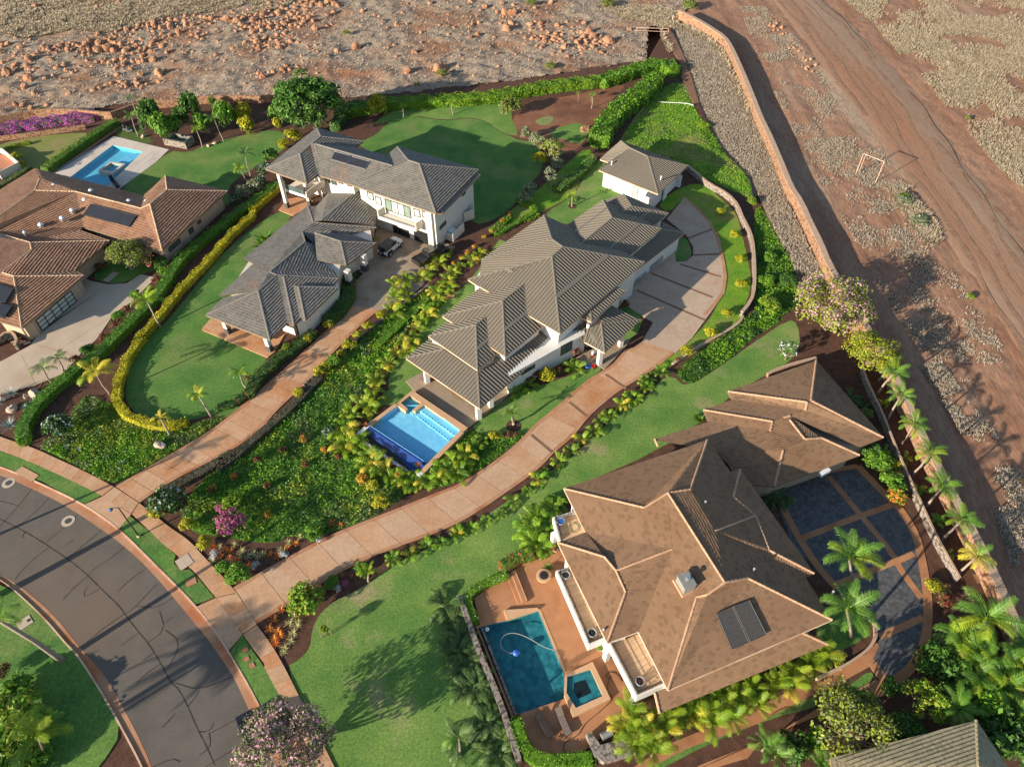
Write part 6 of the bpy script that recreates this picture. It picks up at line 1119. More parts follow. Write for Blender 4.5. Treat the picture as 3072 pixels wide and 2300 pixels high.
def xform(V, az, tilt, s, off):
    ct, st = math.cos(tilt), math.sin(tilt); ca, sa = math.cos(az), math.sin(az); x = V[:, 0] * ct - V[:, 2] * st; z = V[:, 0] * st + V[:, 2] * ct; return np.column_stack([(x * ca - V[:, 1] * sa) * s + off[0], (x * sa + V[:, 1] * ca) * s + off[1], z * s + off[2]])
def clump_mesh(name, mats, seed, nf=9, L=1.0, up=(.7, 1.35), arch=1.0, n=12, lw=.34, wid=.045, stems=1, rad=.12, gold=0.0):
    """several fronds springing from the ground as one plant, about unit height"""
    r = np.random.default_rng(seed); AV, AF, AT, AM = [], [], [], []; o = 0
    for i in range(nf):
        V, F, T = frond_arr(L=L * (.75 + .4 * r.random()), n=n, lw=lw, arch=arch * (.7 + .6 * r.random()), up=up[0] + (up[1] - up[0]) * r.random(), wid=wid, r=r); az = 2 * math.pi * (i / nf) + r.normal(0, .35); V = xform(V, az, 0, 1, (math.cos(az) * rad * r.random(), math.sin(az) * rad * r.random(), 0))
        AV.append(V); AF += [[a + o for a in f] for f in F]; AT += [min(1, max(0, t + r.normal(0, .12))) for t in T]; AM += [1 if r.random() < gold else 0] * len(F); o += len(V)
    me = bpy.data.meshes.new(name); me.from_pydata(np.concatenate(AV).tolist(), [], [f if f[2] != f[3] else f[:3] for f in AF])
    for m in mats: me.materials.append(m)
    me.polygons.foreach_set('material_index', AM); a = me.attributes.new('tint', 'FLOAT', 'FACE'); a.data.foreach_set('value', AT); me.update(); return me
def rosette_mesh(name, mats, seed, n=18, w_=.10, up=(.25, 1.2), bend=.9, L=1.0, fl=0.0):
    """lance leaves from one point"""
    r = np.random.default_rng(seed); b = MB()
    for i in range(n):
        az = i * 2.4 + r.normal(0, .2); an = up[0] + (up[1] - up[0]) * (i / n) + r.normal(0, .08); l = L * (.7 + .4 * r.random()) ; x = z = 0; pts = []; wd = []
        for k in range(5): pts.append((x, z)); wd.append(w_ * L * [.5, 1, .95, .6, .05][k]); x += math.cos(an) * l / 4; z += math.sin(an) * l / 4; an -= bend / 4
        ca, sa = math.cos(az), math.sin(az); vs = []
        for (px, pz), ww in zip(pts, wd): vs += [(px * ca + ww / 2 * sa, px * sa - ww / 2 * ca, pz + .0), (px * ca - ww / 2 * sa, px * sa + ww / 2 * ca, pz)]
        b.add(vs, [[2 * k, 2 * k + 1, 2 * k + 3, 2 * k + 2] for k in range(4)], 1 if r.random() < fl else 0, .25 + .6 * r.random())
    return b.mesh(name, mats)
# --- meshes shared by plants of a kind
FR = {k: [frond_mesh('frond', m, L=1.0, n=19, lw=lw_, arch=ar, up=u, wid=wd) for ar, u in ((.95, .65), (1.25, .55), (.75, .75))] for k, m, lw_, wd in (('g', FROND, .24, .0135), ('y', FRONDY, .25, .015), ('o', FRONDG, .26, .016), ('k', FRONDK, .23, .014))}
CLP = {'areca': [clump_mesh('areca', [ARECA, FRONDG], i, 9, 1.15, (.65, 1.4), 1.35, 14, .27, .024, gold=.08) for i in range(5)], 'arecay': [clump_mesh('areca', [FRONDY, FRONDG], 20 + i, 9, 1.2, (.6, 1.35), 1.4, 14, .27, .024, gold=.14) for i in range(5)],
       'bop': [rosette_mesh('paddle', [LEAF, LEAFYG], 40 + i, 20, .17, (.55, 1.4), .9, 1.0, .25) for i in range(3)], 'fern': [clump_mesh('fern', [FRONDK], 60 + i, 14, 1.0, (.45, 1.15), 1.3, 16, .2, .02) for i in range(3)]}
def plant(name, me, loc, s, label, cat='plant', group=None, rz=None):
    o = link(name, me, None, tuple(loc), (0, 0, rng.random() * 6.28 if rz is None else rz), (s, s, s * (.9 + .2 * rng.random()))); return tag(o, label, cat, group)
def palm(base, top, h, label, kind='g', n=14, L=2.2, group=None, tr=.13, cat='palm tree', tilt=(-.25, .5), dead=0, mix_=None, z0=0):
    b0 = P(base, z0) if len(base) == 2 else np.array(base); t0 = P(top, h) if len(top) == 2 else np.array(top); t = empty('palm_tree', b0, label, cat, group); m = MB(); mid = (b0 + t0) / 2 + (t0 - b0) * [.0, .0, .0] + np.array([rng.normal(0, .1), rng.normal(0, .1), 0])
    m.tube([b0 - [0, 0, .1], b0 * .85 + t0 * .15, mid, t0], [tr * 1.35, tr * 1.05, tr * .85, tr * .7], 8); m.build('trunk', PTRUNK, t, smooth=True); m = MB(); m.tube([t0 - [0, 0, .1], t0 + [0, 0, L * .12], t0 + [0, 0, L * .24]], [tr * .75, tr * .8, .03], 7); m.build('crownshaft', LEAFYG, t)
    for i in range(n):
        me = FR[mix_ if mix_ and rng.random() < .3 else kind][i % 3]; lv = i / max(1, n - 1); az = i * 2.399 + rng.normal(0, .18); ti = tilt[0] + (tilt[1] - tilt[0]) * lv + rng.normal(0, .09); s = L * (.82 + .3 * rng.random()); link('frond', me, t, tuple(t0 - b0 + np.array([0, 0, L * .10])), (rng.normal(0, .15), -ti, az), (s, s * (.9 + .3 * rng.random()), s))
    return t
# --- hedges
hedge('hedge', '6: 2280,260 2200,330 1900,540 1500,860 1400,1010 1330,1130 1180,1300 1050,1420 850,1620 14: 850,250 700,350 550,470 400,590 280,710 210,820 165,930 180,1000', 1.75, 1.25, [LEAF, LEAFB], 'long clipped green hedge between the brown house and the grey house', fl=.35, dens=24)
hedge('yellow_hedge', '4: 262,535 150,640 0,760 6: 2100,520 1900,680 1750,870 1560,1060 1440,1190 1350,1310 1240,1440 1100,1590 14: 1225,110 1110,220 1010,400 965,540 955,670 1000,770 1110,830 1250,875 1400,890 1530,850', 1.15, 1.0, [LEAFY, LEAFYG], 'bright yellow hedge curling round the crescent front lawn', fl=.38, dens=34, leaf=.24, wob=.24)
hedge('hedge', '18: 960,985 900,1010 700,1140 500,1275 360,1380', 1.7, 1.4, [LEAF, LEAFYG], 'clipped green hedge beside the pale pool deck', fl=.35)
hedge('hedge', '19: 720,920 850,880 1000,850 1150,820 1400,810 1700,790 2000,770 2208,735 20: 150,725 400,685 650,655 800,640', 2.7, 1.9, [LEAFB, LEAFYG], 'wide untrimmed green hedge along the foot of the dry hillside', fl=.35, dens=20, leaf=.34, wob=.2)
hedge('hedge', '20: 850,640 1000,590 1150,540 1350,490 1450,550', 3.2, 2.0, [LEAFB, LEAF], 'thick bright hedge turning the corner by the drain', fl=.3, dens=20, leaf=.36, wob=.2)
hedge('hedge', '20: 1300,610 1240,680 1150,760 1050,820 950,910 880,1000 830,1110', 3.9, 2.5, [LEAFB, LEAF], 'tall rounded hedge of broad leaves above the guest cottage', fl=.35, dens=18, leaf=.45, wob=.22)
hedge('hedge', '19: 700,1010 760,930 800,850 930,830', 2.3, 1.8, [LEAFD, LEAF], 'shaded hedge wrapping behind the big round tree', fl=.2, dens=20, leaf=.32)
hedge('hedge', '25: 530,1260 600,1430 660,1570 760,1600 950,1590 1180,1580', 1.25, .9, [LEAFB, LEAF], 'clipped bright green hedge round the lounger corner of the patio', fl=.3, dens=50, leaf=.15)
hedge('flowering_hedge', '7: 470,880 380,920 250,970 150,1030 140,1120 200,1270', .95, .75, [LEAFB, FLWHT], 'green hedge with small pale blue flowers around the upper patio', fl=.07, dens=55, leaf=.14)
hedge('ixora_hedge', '7: 690,700 600,720 520,760 440,800', 1.5, 1.0, [LEAF, FLRED], 'bushy hedge with coral red flowers beside the patio steps', fl=.34, dens=50, leaf=.16)
hedge('hedge', '14: 2130,560 1950,700 1800,740 16x'.replace(' 16x', ''), 1.1, .7, [LEAFD, LEAFR], 'low dark shrub edging at the driveway lawn corner', fl=.2)
hedge('shrub_border', '14: 1330,1440 1560,1330 1800,1190 2000,1060 3: 60,1590 300,1400 520,1210 700,1060 860,900 980,770', 1.25, .65, [LEAFO2, LEAFBR], 'low dull brownish green shrub border along the first driveway', fl=.25, dens=44, leaf=.16)
hedge('shrub_border', '3: 400,900 470,760 560,680 700,560 830,480 930,390', 1.7, .9, [LEAFD, LEAFBR], 'dark leafy shrub border between the grey house terrace and its driveway', fl=.25, dens=32, leaf=.2)
hedge('shrub_border', '3: 1050,280 1150,200 1220,100 1230,20', 2.0, 1.3, [LEAFD, LEAF], 'dense dark shrubs against the wall of the low grey wing', fl=.35, dens=28, leaf=.24)
hedge('hedge', '2: 760,340 660,450 560,520 470,580', 2.0, 1.0, [LEAF, LEAFO], 'low loose hedge running down from the tall hedge past the cottage', fl=.4, dens=24, leaf=.25, wob=.25)
hedge('hedge', '19: 2208,1640 2: 330,760 200,830 30,930 -80,990 4: 2208,760 2000,930', 1.0, .55, [LEAFB, LEAFO], 'narrow green hedge at the back of the metal roofed house', fl=.3, dens=30)
hedge('bougainvillea', '18: -200,1075 0,1050 150,1020 300,1000 470,975 620,955 770,935', 3.2, 1.2, [LEAFO, FLPURP], 'mass of purple bougainvillea on the bank by the stone wall', fl=.8, dens=30, leaf=.26, cat='shrub', wob=.25)
hedge('hedge', '18: -60,1290 60,1205 240,1170', .8, .6, [LEAFYG, LEAF], 'small yellow green hedge under the stone bank at the left edge', fl=.3)
hedge('hedge', '18: -80,1560 60,1490 160,1430 230,1370', 1.0, .7, [LEAFO, LEAF], 'grey green hedge beside the cream terrace wall', fl=.4)
hedge('ivy_strip', '3: 1880,120 1700,280 1560,420 1450,520', 1.3, .45, [LEAFB, LEAF], 'narrow strip of bright trailing ivy between the areca row and the upper drive', fl=.4, dens=34, leaf=.2)
# --- ground covers
cover('ground_cover', '14: 300,1075 480,960 560,860 620,760 720,640 820,680 920,720 1000,820 1200,905 1420,935 1600,890 1830,815 1845,865 1500,1085 1200,1255 945,1405 700,1270 450,1150', 46, .26, [LEAFB, LEAFYG, LEAFO], .02, .4, fl=((.46, 5, .35), (.24, 6, .4)))
cover('ground_cover', '3: 30,1620 300,1420 600,1140 1000,790 1300,500 1600,250 1880,40 1920,90 1750,330 1600,560 1450,700 1400,900 1250,1000 1120,1150 1180,1260 1350,1280 1400,1420 1560,1600 1750,1650 15: 1700,240 1480,395 1240,490 900,600 760,560 600,640 300,600 60,560 12: 1640,560 1500,460 1500,330', 34, .27, [LEAFB, LEAF, LEAFO, LEAFYG], .02, .42, fl=((.42, 7, .20), (.16, 8, .3), (.16, 18, .28)))
cover('ground_cover', '1: 640,1262 735,1205 900,1275 1080,1230 1190,1245 1060,1350 880,1490 640,1640 420,1700 280,1680 15: 1700,240 1600,200', 40, .24, [LEAFB, LEAF], .02, .3, fl=((.4, 9, .3),))
cover('bank_cover', '10: 600,450 730,572 850,500 1000,400 1100,335 1250,190 1400,100 1560,0 22: 130,1150 300,1040 355,1000 350,880 300,700 230,560 150,450 90,300 0,170 -30,300 -20,700 -60,900 10: 1300,-60 1200,10 1130,90 1000,170', 30, .30, [LEAFB, LEAF, LEAFD], .02, .5, fl=((.3, 10, .3), (.15, 12, .2)), clump=.5)
cover('bank_cover', '20: 1640,1060 1750,1080 1850,1260 1800,1280 1660,1150', 26, .3, [LEAFB, LEAF], .02, .5, fl=((.4, 4, .3),))
cover('weeds', '20: 1400,690 1530,690 1600,900 1800,1180 1850,1270 2000,1400 2100,1640 2: 1980,650 1640,480 1230,300 20: 1000,1180 1060,1050 1250,850', 14, .3, [WEED, LEAFB, LEAFO], .0, .35, fl=((.35, 14, .15), (.2, 15, .12)), clump=.4)
cover('flower_bed', '24: 480,930 560,880 720,800 740,830 500,985', 20, .25, [LEAFO, LEAFYG], .02, .3, fl=((.4, 3, .5),))
# --- round trees and shrubs
BUSH = {k: [crown_mesh('foliage', ms, 100 + i * 7 + j, nn, cl, lf, fl_, f_, .6, .45, True, sp, cr_) for j in range(3)] for i, (k, ms, nn, cl, lf, fl_, f_, sp, cr_) in enumerate((
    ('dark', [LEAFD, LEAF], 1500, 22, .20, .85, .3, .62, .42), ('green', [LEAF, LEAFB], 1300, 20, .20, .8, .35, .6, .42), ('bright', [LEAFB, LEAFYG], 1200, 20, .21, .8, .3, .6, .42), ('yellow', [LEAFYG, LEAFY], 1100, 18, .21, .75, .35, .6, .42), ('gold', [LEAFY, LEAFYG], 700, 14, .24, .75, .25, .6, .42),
    ('olive', [LEAFO, LEAFYG], 1500, 24, .15, .8, .3, .62, .38), ('silver', [LEAFS, LEAFO], 900, 18, .18, .8, .3, .6, .4), ('red', [LEAFR, LEAFD], 600, 14, .24, .8, .3, .6, .42), ('white', [LEAFD, FLWHT], 1000, 16, .18, .75, .06, .6, .42), ('blue', [FLWHT, LEAFS], 500, 12, .20, .6, .25, .6, .42), ('purple', [LEAFO, FLMAG], 900, 16, .16, .75, .42, .6, .42), ('croton', [LEAFYG, LEAFOR], 700, 14, .24, .8, .35, .6, .42)))}
def bush(k, x, y, r, kind, label, h=None, name='shrub', cat='shrub', group=None, z=0):
    h = r * .75 if h is None else h; c = P(X(k, x, y), z + h); o = link(name, BUSH[kind][rng.integers(0, 3)], None, (c[0], c[1], z + h * .72), (0, 0, rng.random() * 6.28), (r, r, h * 1.1)); return tag(o, label, cat, group)
def tree(k, x, y, r, h, kind, label, mats=None, rz=1.0, bm=BARK, base=None, n=4200, cl=46, lf=.09, flat=.8, fl=.0, seed=1, bare=0, cr_=.26, sp=.70, hollow=.5, zc=None):
    zc = h - r * flat * .55 if zc is None else zc; c = P(X(k, x, y), zc); g = np.array([c[0], c[1], 0.0]) if base is None else P(X(*base)); t = empty('tree', g, label, 'tree'); m = MB(); top = np.array([c[0], c[1], zc - r * .15]); m.tube([g, g * .5 + top * .5 + [.15, .1, 0], top], [.26 * r / 4, .2 * r / 4, .13 * r / 4], 8); fork = g * .6 + top * .4
    rr = np.random.default_rng(seed)
    for i in range(7 + bare): a = i * 2.4; q = top + np.array([math.cos(a) * r * .62, math.sin(a) * r * .62, r * flat * (.05 + .5 * rr.random())]); m.tube([fork, fork * .5 + q * .5 + [0, 0, -.2], q], [.12 * r / 4, .08 * r / 4, .025], 5)
    m.build('trunk', bm, t); me = crown_mesh('crown', mats or [LEAFD, LEAF], seed, n, cl, lf, flat, fl, .6, hollow, True, sp, cr_); link('crown', me, t, tuple(np.array([c[0], c[1], zc]) - g), (0, 0, rr.random() * 6), (r, r, r)); return t
tree('19', 490, 890, 7.0, 8.6, 'dark', 'big dense round dark green tree at the corner of the grey house', [LEAFD, LEAF], n=9000, cl=70, lf=.085, fl=.35, seed=3, cr_=.24, sp=.74, flat=.9, hollow=.6)
tree('22', 620, 1020, 6.0, 6.5, 'pink', 'large pink flowering tree by the long boundary wall', [LEAFYG, FLPINK], n=7500, cl=60, lf=.055, fl=.22, seed=5, cr_=.26, sp=.72, hollow=.25, flat=.7, base=('22', 640, 1230))
tree('22', 940, 1400, 3.9, 5.0, 'yg', 'yellow green loose leaved tree between the pink tree and the palm row', [LEAFYG, LEAFY], n=3400, cl=36, lf=.075, fl=.12, seed=6, flat=.7)
tree('16', 430, 1480, 4.5, 5.2, 'purple', 'tree with purple pink blossom at the kerb, cut off by the bottom edge', [LEAFO, FLPINK], n=6500, cl=56, lf=.06, fl=.24, seed=8, cr_=.26, sp=.74, hollow=.25, flat=.75)
tree('6', 1045, 885, 3.5, 3.6, 'olive', 'round clipped olive green tree in the entry garden of the brown house', [LEAFO, LEAFYG], n=4800, cl=44, lf=.075, fl=.28, seed=9, flat=.72, hollow=.65, cr_=.28)
tree('10', 1560, 280, 1.9, 2.6, 'frangipani', 'small open tree with white flowers by the garage wing wall', [LEAF, FLWHT], n=420, cl=22, lf=.18, fl=.2, seed=10, bare=6, cr_=.2)
tree('24', 800, 1330, 4.6, 4.8, 'mixed', 'half bare grey and olive tree beside the drive strip at the bottom', [LEAFO, LEAFYG], n=3600, cl=42, lf=.075, fl=.35, seed=12, bare=12, flat=.6, hollow=.2)
tree('24', 1380, 1120, 2.3, 3.4, 'bright', 'bright yellow green tree next to the half bare tree', [LEAFB, LEAFYG], n=1700, cl=26, lf=.12, fl=.35, seed=13)
tree('20', 330, 1180, 1.6, 3.0, 'silver', 'pale variegated small tree at the tip of the back lawn', [LEAFS, LEAFYG], n=900, cl=18, lf=.14, fl=.3, seed=14)
tree('20', 440, 1250, 2.6, 4.0, 'silver', 'pale cream leaved tree in the middle of the curved bed', [LEAFS, LEAFYG], n=1800, cl=26, lf=.12, fl=.5, seed=15)
tree('20', 400, 1450, 1.8, 3.0, 'silver', 'silvery small tree at the lower end of the curved bed', [LEAFS, LEAFO], n=900, cl=18, lf=.13, fl=.3, seed=16)
for i, (x, y, r, kd, lb) in enumerate(((215, 1090, 1.3, 'silver', 'pale shrub at the upper start of the curved bed'), (290, 1130, 1.3, 'silver', 'second pale shrub down the curved bed'), (330, 1300, 1.5, 'yellow', 'yellow green shrub inside the bend of the curved bed'), (470, 1340, 1.5, 'silver', 'pale shrub outside the bend of the curved bed'), (250, 1560, 1.5, 'silver', 'grey shrub on the edge of the shaded lawn'), (200, 1620, 1.4, 'silver', 'lowest grey shrub of the curved bed'))): bush('20', x, y, r, kd, lb, 1.6)
bush('20', 100, 870, 2.4, 'olive', 'rounded green shrub where the back lawn meets the orchard bed', 2.2)
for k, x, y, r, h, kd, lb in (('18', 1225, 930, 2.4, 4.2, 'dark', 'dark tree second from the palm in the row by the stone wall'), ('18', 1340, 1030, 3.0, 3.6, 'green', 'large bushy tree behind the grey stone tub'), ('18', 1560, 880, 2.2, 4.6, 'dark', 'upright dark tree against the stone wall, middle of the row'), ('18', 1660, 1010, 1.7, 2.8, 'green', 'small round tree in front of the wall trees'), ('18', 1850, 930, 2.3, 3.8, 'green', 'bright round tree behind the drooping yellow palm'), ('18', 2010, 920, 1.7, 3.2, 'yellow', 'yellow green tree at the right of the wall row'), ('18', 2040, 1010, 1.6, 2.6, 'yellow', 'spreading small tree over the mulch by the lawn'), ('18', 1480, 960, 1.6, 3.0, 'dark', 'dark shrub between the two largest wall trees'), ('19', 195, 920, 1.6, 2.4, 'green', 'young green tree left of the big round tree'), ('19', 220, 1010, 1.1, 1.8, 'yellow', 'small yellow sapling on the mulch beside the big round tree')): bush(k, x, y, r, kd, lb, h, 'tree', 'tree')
for k, x, y, r, h, kd, lb in (('19', 340, 1110, 2.0, 1.6, 'yellow', 'yellow green shrub beneath the big round tree'), ('19', 270, 1180, 1.4, 1.2, 'yellow', 'loose yellow shrub at the lawn edge by the grey roof'), ('4', 165, 310, 1.7, 1.8, 'dark', 'dark shrub beside the grey house roof corner'), ('4', 120, 420, 1.9, 1.8, 'white', 'white flowering shrub beside the grey house'), ('4', 30, 560, 1.8, 1.6, 'silver', 'large silver grey shrub at the upper end of the clipped hedge'), ('6', 2010, 330, 1.7, 1.6, 'silver', 'silver grey shrub at the brown roof tip'), ('6', 1950, 400, 1.2, 1.1, 'white', 'small pale shrub below the silver ones'), ('6', 2150, 250, 1.4, 1.5, 'white', 'white speckled shrub by the lawn palms'), ('19', 1060, 850, 2.0, 3.0, 'yellow', 'bushy yellow green tree standing in front of the hillside hedge'), ('19', 2120, 870, 1.8, 2.4, 'olive', 'olive bush at the left end of the long hillside hedge bed'),
    ('14', 460, 890, 2.0, 1.8, 'white', 'dark plumeria shrub with white flowers on the green front slope'), ('14', 1370, 1500, 2.2, 2.2, 'white', 'big dark shrub with pale flowers at the pavement corner'), ('14', 1290, 1610, 1.0, .8, 'yellow', 'yellow green clump under the corner shrub'), ('12', 1540, 470, 1.0, .9, 'gold', 'yellow shrub next to the pavement below the corner shrub'), ('12', 1690, 620, .95, .8, 'gold', 'yellow shrub above the blue white flowers'), ('12', 1900, 440, 1.9, 1.3, 'purple', 'magenta and red bougainvillea mound on the green slope'), ('12', 1840, 340, .9, .8, 'purple', 'small purple flowering shrub above the magenta mound'), ('12', 1910, 290, 1.3, 1.0, 'bright', 'bright green round shrub beside the magenta mound'),
    ('15', 190, 820, .95, .8, 'green', 'green shrub at the outer end of the bromeliad bed'), ('15', 310, 890, 1.5, 1.0, 'green', 'wide leafy shrub at the driveway mouth'), ('15', 850, 1080, 2.0, 1.6, 'bright', 'bright broad leaved shrub in the bed by the lower driveway'), ('15', 1330, 830, .8, .7, 'green', 'blue green shrub by the single bright palm'), ('15', 1080, 950, .9, .6, 'green', 'low feathery shrub in the driveway bed'), ('15', 930, 540, 1.2, .7, 'green', 'dark mounded shrub beside the white flowers'), ('15', 100, 720, .6, .5, 'blue', 'cluster of blue white flowers by the pavement'), ('15', 460, 810, .55, .5, 'blue', 'cluster of blue white flowers in front of the spiky row'), ('15', 960, 590, .8, .5, 'blue', 'white flowers spilling over the driveway edge'), ('15', 690, 725, .6, .4, 'blue', 'pale lilac flowers beside the driveway edge'), ('15', 1130, 1005, .5, .45, 'blue', 'small white flowers in the lower driveway bed'), ('15', 1200, 960, .5, .4, 'purple', 'purple flowers in the lower driveway bed'), ('15', 1490, 280, 1.3, .9, 'gold', 'golden shrub on the grass above the long driveway'), ('15', 1350, 90, .9, .7, 'croton', 'orange and yellow croton on the slope below the pool'), ('15', 1430, 140, .9, .7, 'yellow', 'yellow flecked shrub below the orange croton'),
    ('3', 1065, 1220, 1.0, .9, 'white', 'pale green shrub on the slope outside the pool palms'), ('3', 1230, 500, 1.1, .9, 'yellow', 'yellow green shrub in the upper driveway border, third from the court'), ('3', 1310, 420, .9, .8, 'yellow', 'yellow shrub in the upper driveway border, second from the court'), ('3', 1390, 350, 1.0, .8, 'yellow', 'yellow shrub in the upper driveway border, nearest the court'), ('3', 1500, 250, .8, .7, 'yellow', 'small yellow shrub at the court corner'), ('3', 1105, 630, 1.1, .9, 'green', 'green shrub halfway along the upper driveway border'), ('3', 980, 720, 1.0, .8, 'gold', 'golden shrub beside the driveway bend'), ('3', 1035, 680, .9, .7, 'yellow', 'pale shrub next to the golden one at the bend'), ('3', 820, 895, .9, .7, 'yellow', 'lone yellow green shrub in the brown border'), ('3', 1170, 570, .7, .5, 'yellow', 'small lime shrub in the upper driveway border'), ('3', 850, 410, .6, .6, 'red', 'red cordyline by the terrace wing wall'), ('3', 710, 530, .9, .7, 'bright', 'bright leafy plant in the terrace border'), ('3', 900, 450, .9, .7, 'yellow', 'yellow green plant by the low wing corner'), ('3', 1060, 330, .9, .7, 'gold', 'yellow plant at the foot of the low wing'), ('3', 820, 520, .5, .5, 'croton', 'orange croton in the terrace border'), ('3', 400, 780, .6, .5, 'red', 'dark red plant by the lawn palm'),
    ('1', 1270, 740, .9, 1.0, 'red', 'dark red cordyline in the middle of the white wall bed'), ('1', 1195, 790, .7, .7, 'red', 'dark red plant at the left of the white wall bed'), ('1', 1445, 715, .8, .8, 'red', 'dark red plant at the right of the white wall bed'), ('1', 1355, 740, 1.3, 1.1, 'yellow', 'yellow green shrub in the white wall bed'), ('1', 1600, 560, .7, 1.0, 'red', 'tall dark red cordyline beneath the wide window'), ('1', 920, 1260, .9, .7, 'yellow', 'cream flowering shrub at the lower lawn corner'), ('1', 2005, 165, .7, .9, 'red', 'red cordyline at the garage court corner'),
    ('2', 1990, 970, .01, .01, 'gold', None), ('23', 1150, 800, .9, .7, 'gold', 'bright golden shrub by the thin grey wall'), ('24', 1480, 170, 1.2, .8, 'yellow', 'yellow shrub at the outer curve of the slate drive'), ('24', 1560, 250, 1.1, .8, 'red', 'dark red shrub at the outer curve of the slate drive'), ('23', 1010, 760, 1.8, 1.3, 'green', 'green shrub beside the slate forecourt edge, upper'), ('23', 1120, 950, 1.7, 1.3, 'green', 'green shrub beside the slate forecourt edge, lower'), ('23', 960, 700, 1.3, 1.2, 'dark', 'dark shrub at the garage wing corner'), ('23', 1160, 1060, 1.3, 1.0, 'croton', 'mixed croton bush at the lower end of the forecourt bed'), ('23', 910, 385, 1.0, .9, 'olive', 'small round olive shrub behind the garage wing'),
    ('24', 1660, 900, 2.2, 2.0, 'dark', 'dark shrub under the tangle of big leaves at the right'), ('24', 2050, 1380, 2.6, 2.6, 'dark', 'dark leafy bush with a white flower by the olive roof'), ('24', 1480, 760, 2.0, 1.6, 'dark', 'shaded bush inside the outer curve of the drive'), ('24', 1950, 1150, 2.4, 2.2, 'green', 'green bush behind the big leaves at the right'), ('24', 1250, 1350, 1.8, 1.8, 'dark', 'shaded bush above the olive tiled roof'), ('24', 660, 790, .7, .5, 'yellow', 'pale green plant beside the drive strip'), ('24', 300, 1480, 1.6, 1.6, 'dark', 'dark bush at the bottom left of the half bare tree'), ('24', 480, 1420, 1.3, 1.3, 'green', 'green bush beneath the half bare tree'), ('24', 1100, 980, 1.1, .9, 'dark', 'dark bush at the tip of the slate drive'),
    ('13', 90, 1250, 3.2, 1.8, 'bright', 'broad bright green shrub mass at the lower left corner'), ('13', 100, 1560, 2.6, 1.6, 'bright', 'bright shrub mass behind the corner palm'), ('13', 110, 1020, 1.8, 1.2, 'green', 'shaded green shrub at the corner bed top'), ('13', 10, 870, .9, .9, 'red', 'dark red shrub at the left edge of the corner lawn'), ('13', 300, 1610, 1.6, 1.1, 'green', 'green shrub beneath the corner palm fronds'), ('13', -60, 1700, 2.5, 1.6, 'green', 'shrub cut off by the lower left frame corner'),
    ('6', 1350, 1000, 1.1, .9, 'green', 'glossy bush at the hedge end by the curved path'), ('6', 980, 1370, 1.1, .9, 'green', 'plumeria clump beside the wide drive'), ('6', 940, 1430, .9, .7, 'red', 'red leaved shrub along the drive edge, upper'), ('6', 860, 1540, .9, .8, 'red', 'red leaved shrub along the drive edge, lower'), ('14', 615, 350, .8, .9, 'red', 'dark red shrub in the mulch bed below the drive'), ('14', 720, 270, 1.1, .9, 'dark', 'dark shrub at the lower end of the red row'), ('6', 1290, 1070, .8, .7, 'red', 'red leaved shrub near the tall yellow palm'), ('6', 1120, 1190, 1.0, .9, 'green', 'broad leaved clump left of the tall yellow palm'), ('6', 1050, 1310, .8, .7, 'red', 'dull red shrub below the tall yellow palm'), ('6', 820, 960, .9, .8, 'red', 'dark bronze shrub by the entry path'), ('6', 1240, 900, 1.5, 1.1, 'red', 'dark leafed shrub by the wall under the brown roof tip'), ('6', 1330, 930, 1.2, 1.0, 'dark', 'dark shrub at the corner of the brown house'),
    ('18', 130, 1290, 1.3, 1.2, 'yellow', 'yellow green bush above the cream terrace'), ('18', 170, 1350, 1.0, .9, 'gold', 'golden bush at the end of the cream terrace'), ('18', 145, 1440, .6, .5, 'bright', 'small bright bush at the brown roof corner'), ('18', 1750, 830, 1.0, 1.6, 'olive', 'shrub poking above the stone wall'), ('2', 2090, 690, 1.0, .9, 'bright', 'single bright bush at the edge of the dry bank'), ('22', 100, 600, 1.3, .8, 'green', 'green mound on the bank above the pink tree'), ('22', 110, 1000, 1.9, 1.2, 'bright', 'big bright mound on the bank left of the pink tree'), ('22', 90, 800, 1.5, .9, 'green', 'green mound in the middle of the bank'), ('22', 250, 800, 1.5, .9, 'dark', 'dark mound beside the pink tree'), ('20', 1690, 1030, 1.3, .8, 'bright', 'bright bush by the drain at the weed bank'), ('22', 1230, 130, 1.8, .7, 'silver', 'dry pale bush by the dirt road, upper'), ('22', 1350, 300, 1.9, .7, 'silver', 'dry pale bush by the dirt road, lower'), ('22', 1770, 930, .7, .5, 'bright', 'small green weed alone on the red dirt'), ('21', 1220, 1620, 1.3, .7, 'olive', 'dry green bush beside the dirt road shadow'), ('19', 795, 265, 1.0, .9, 'olive', 'single green bush high on the dry hillside'), ('19', 1590, 600, 1.5, 1.0, 'olive', 'green bush growing on the big boulder'), ('20', 420, 540, 1.5, .9, 'olive', 'green bush on the lower hillside by the hedge'), ('20', 260, 15, 1.6, 1.0, 'olive', 'green bush at the top edge of the hillside'), ('20', 890, 20, 2.2, 1.2, 'olive', 'olive bush at the top of the hillside track'), ('20', 1570, 30, 2.6, 1.6, 'olive', 'olive bush at the upper end of the boundary wall'), ('18', 340, 905, 1.0, .6, 'olive', 'small green bush low on the left hillside'), ('19', 1380, 690, .8, .5, 'olive', 'tiny green bush above the hillside hedge'), ('21', 1750, 970, .8, .5, 'olive', 'tiny green bush in the pale field grass')):
    if lb: bush(k, x, y, r, kd, lb, h)
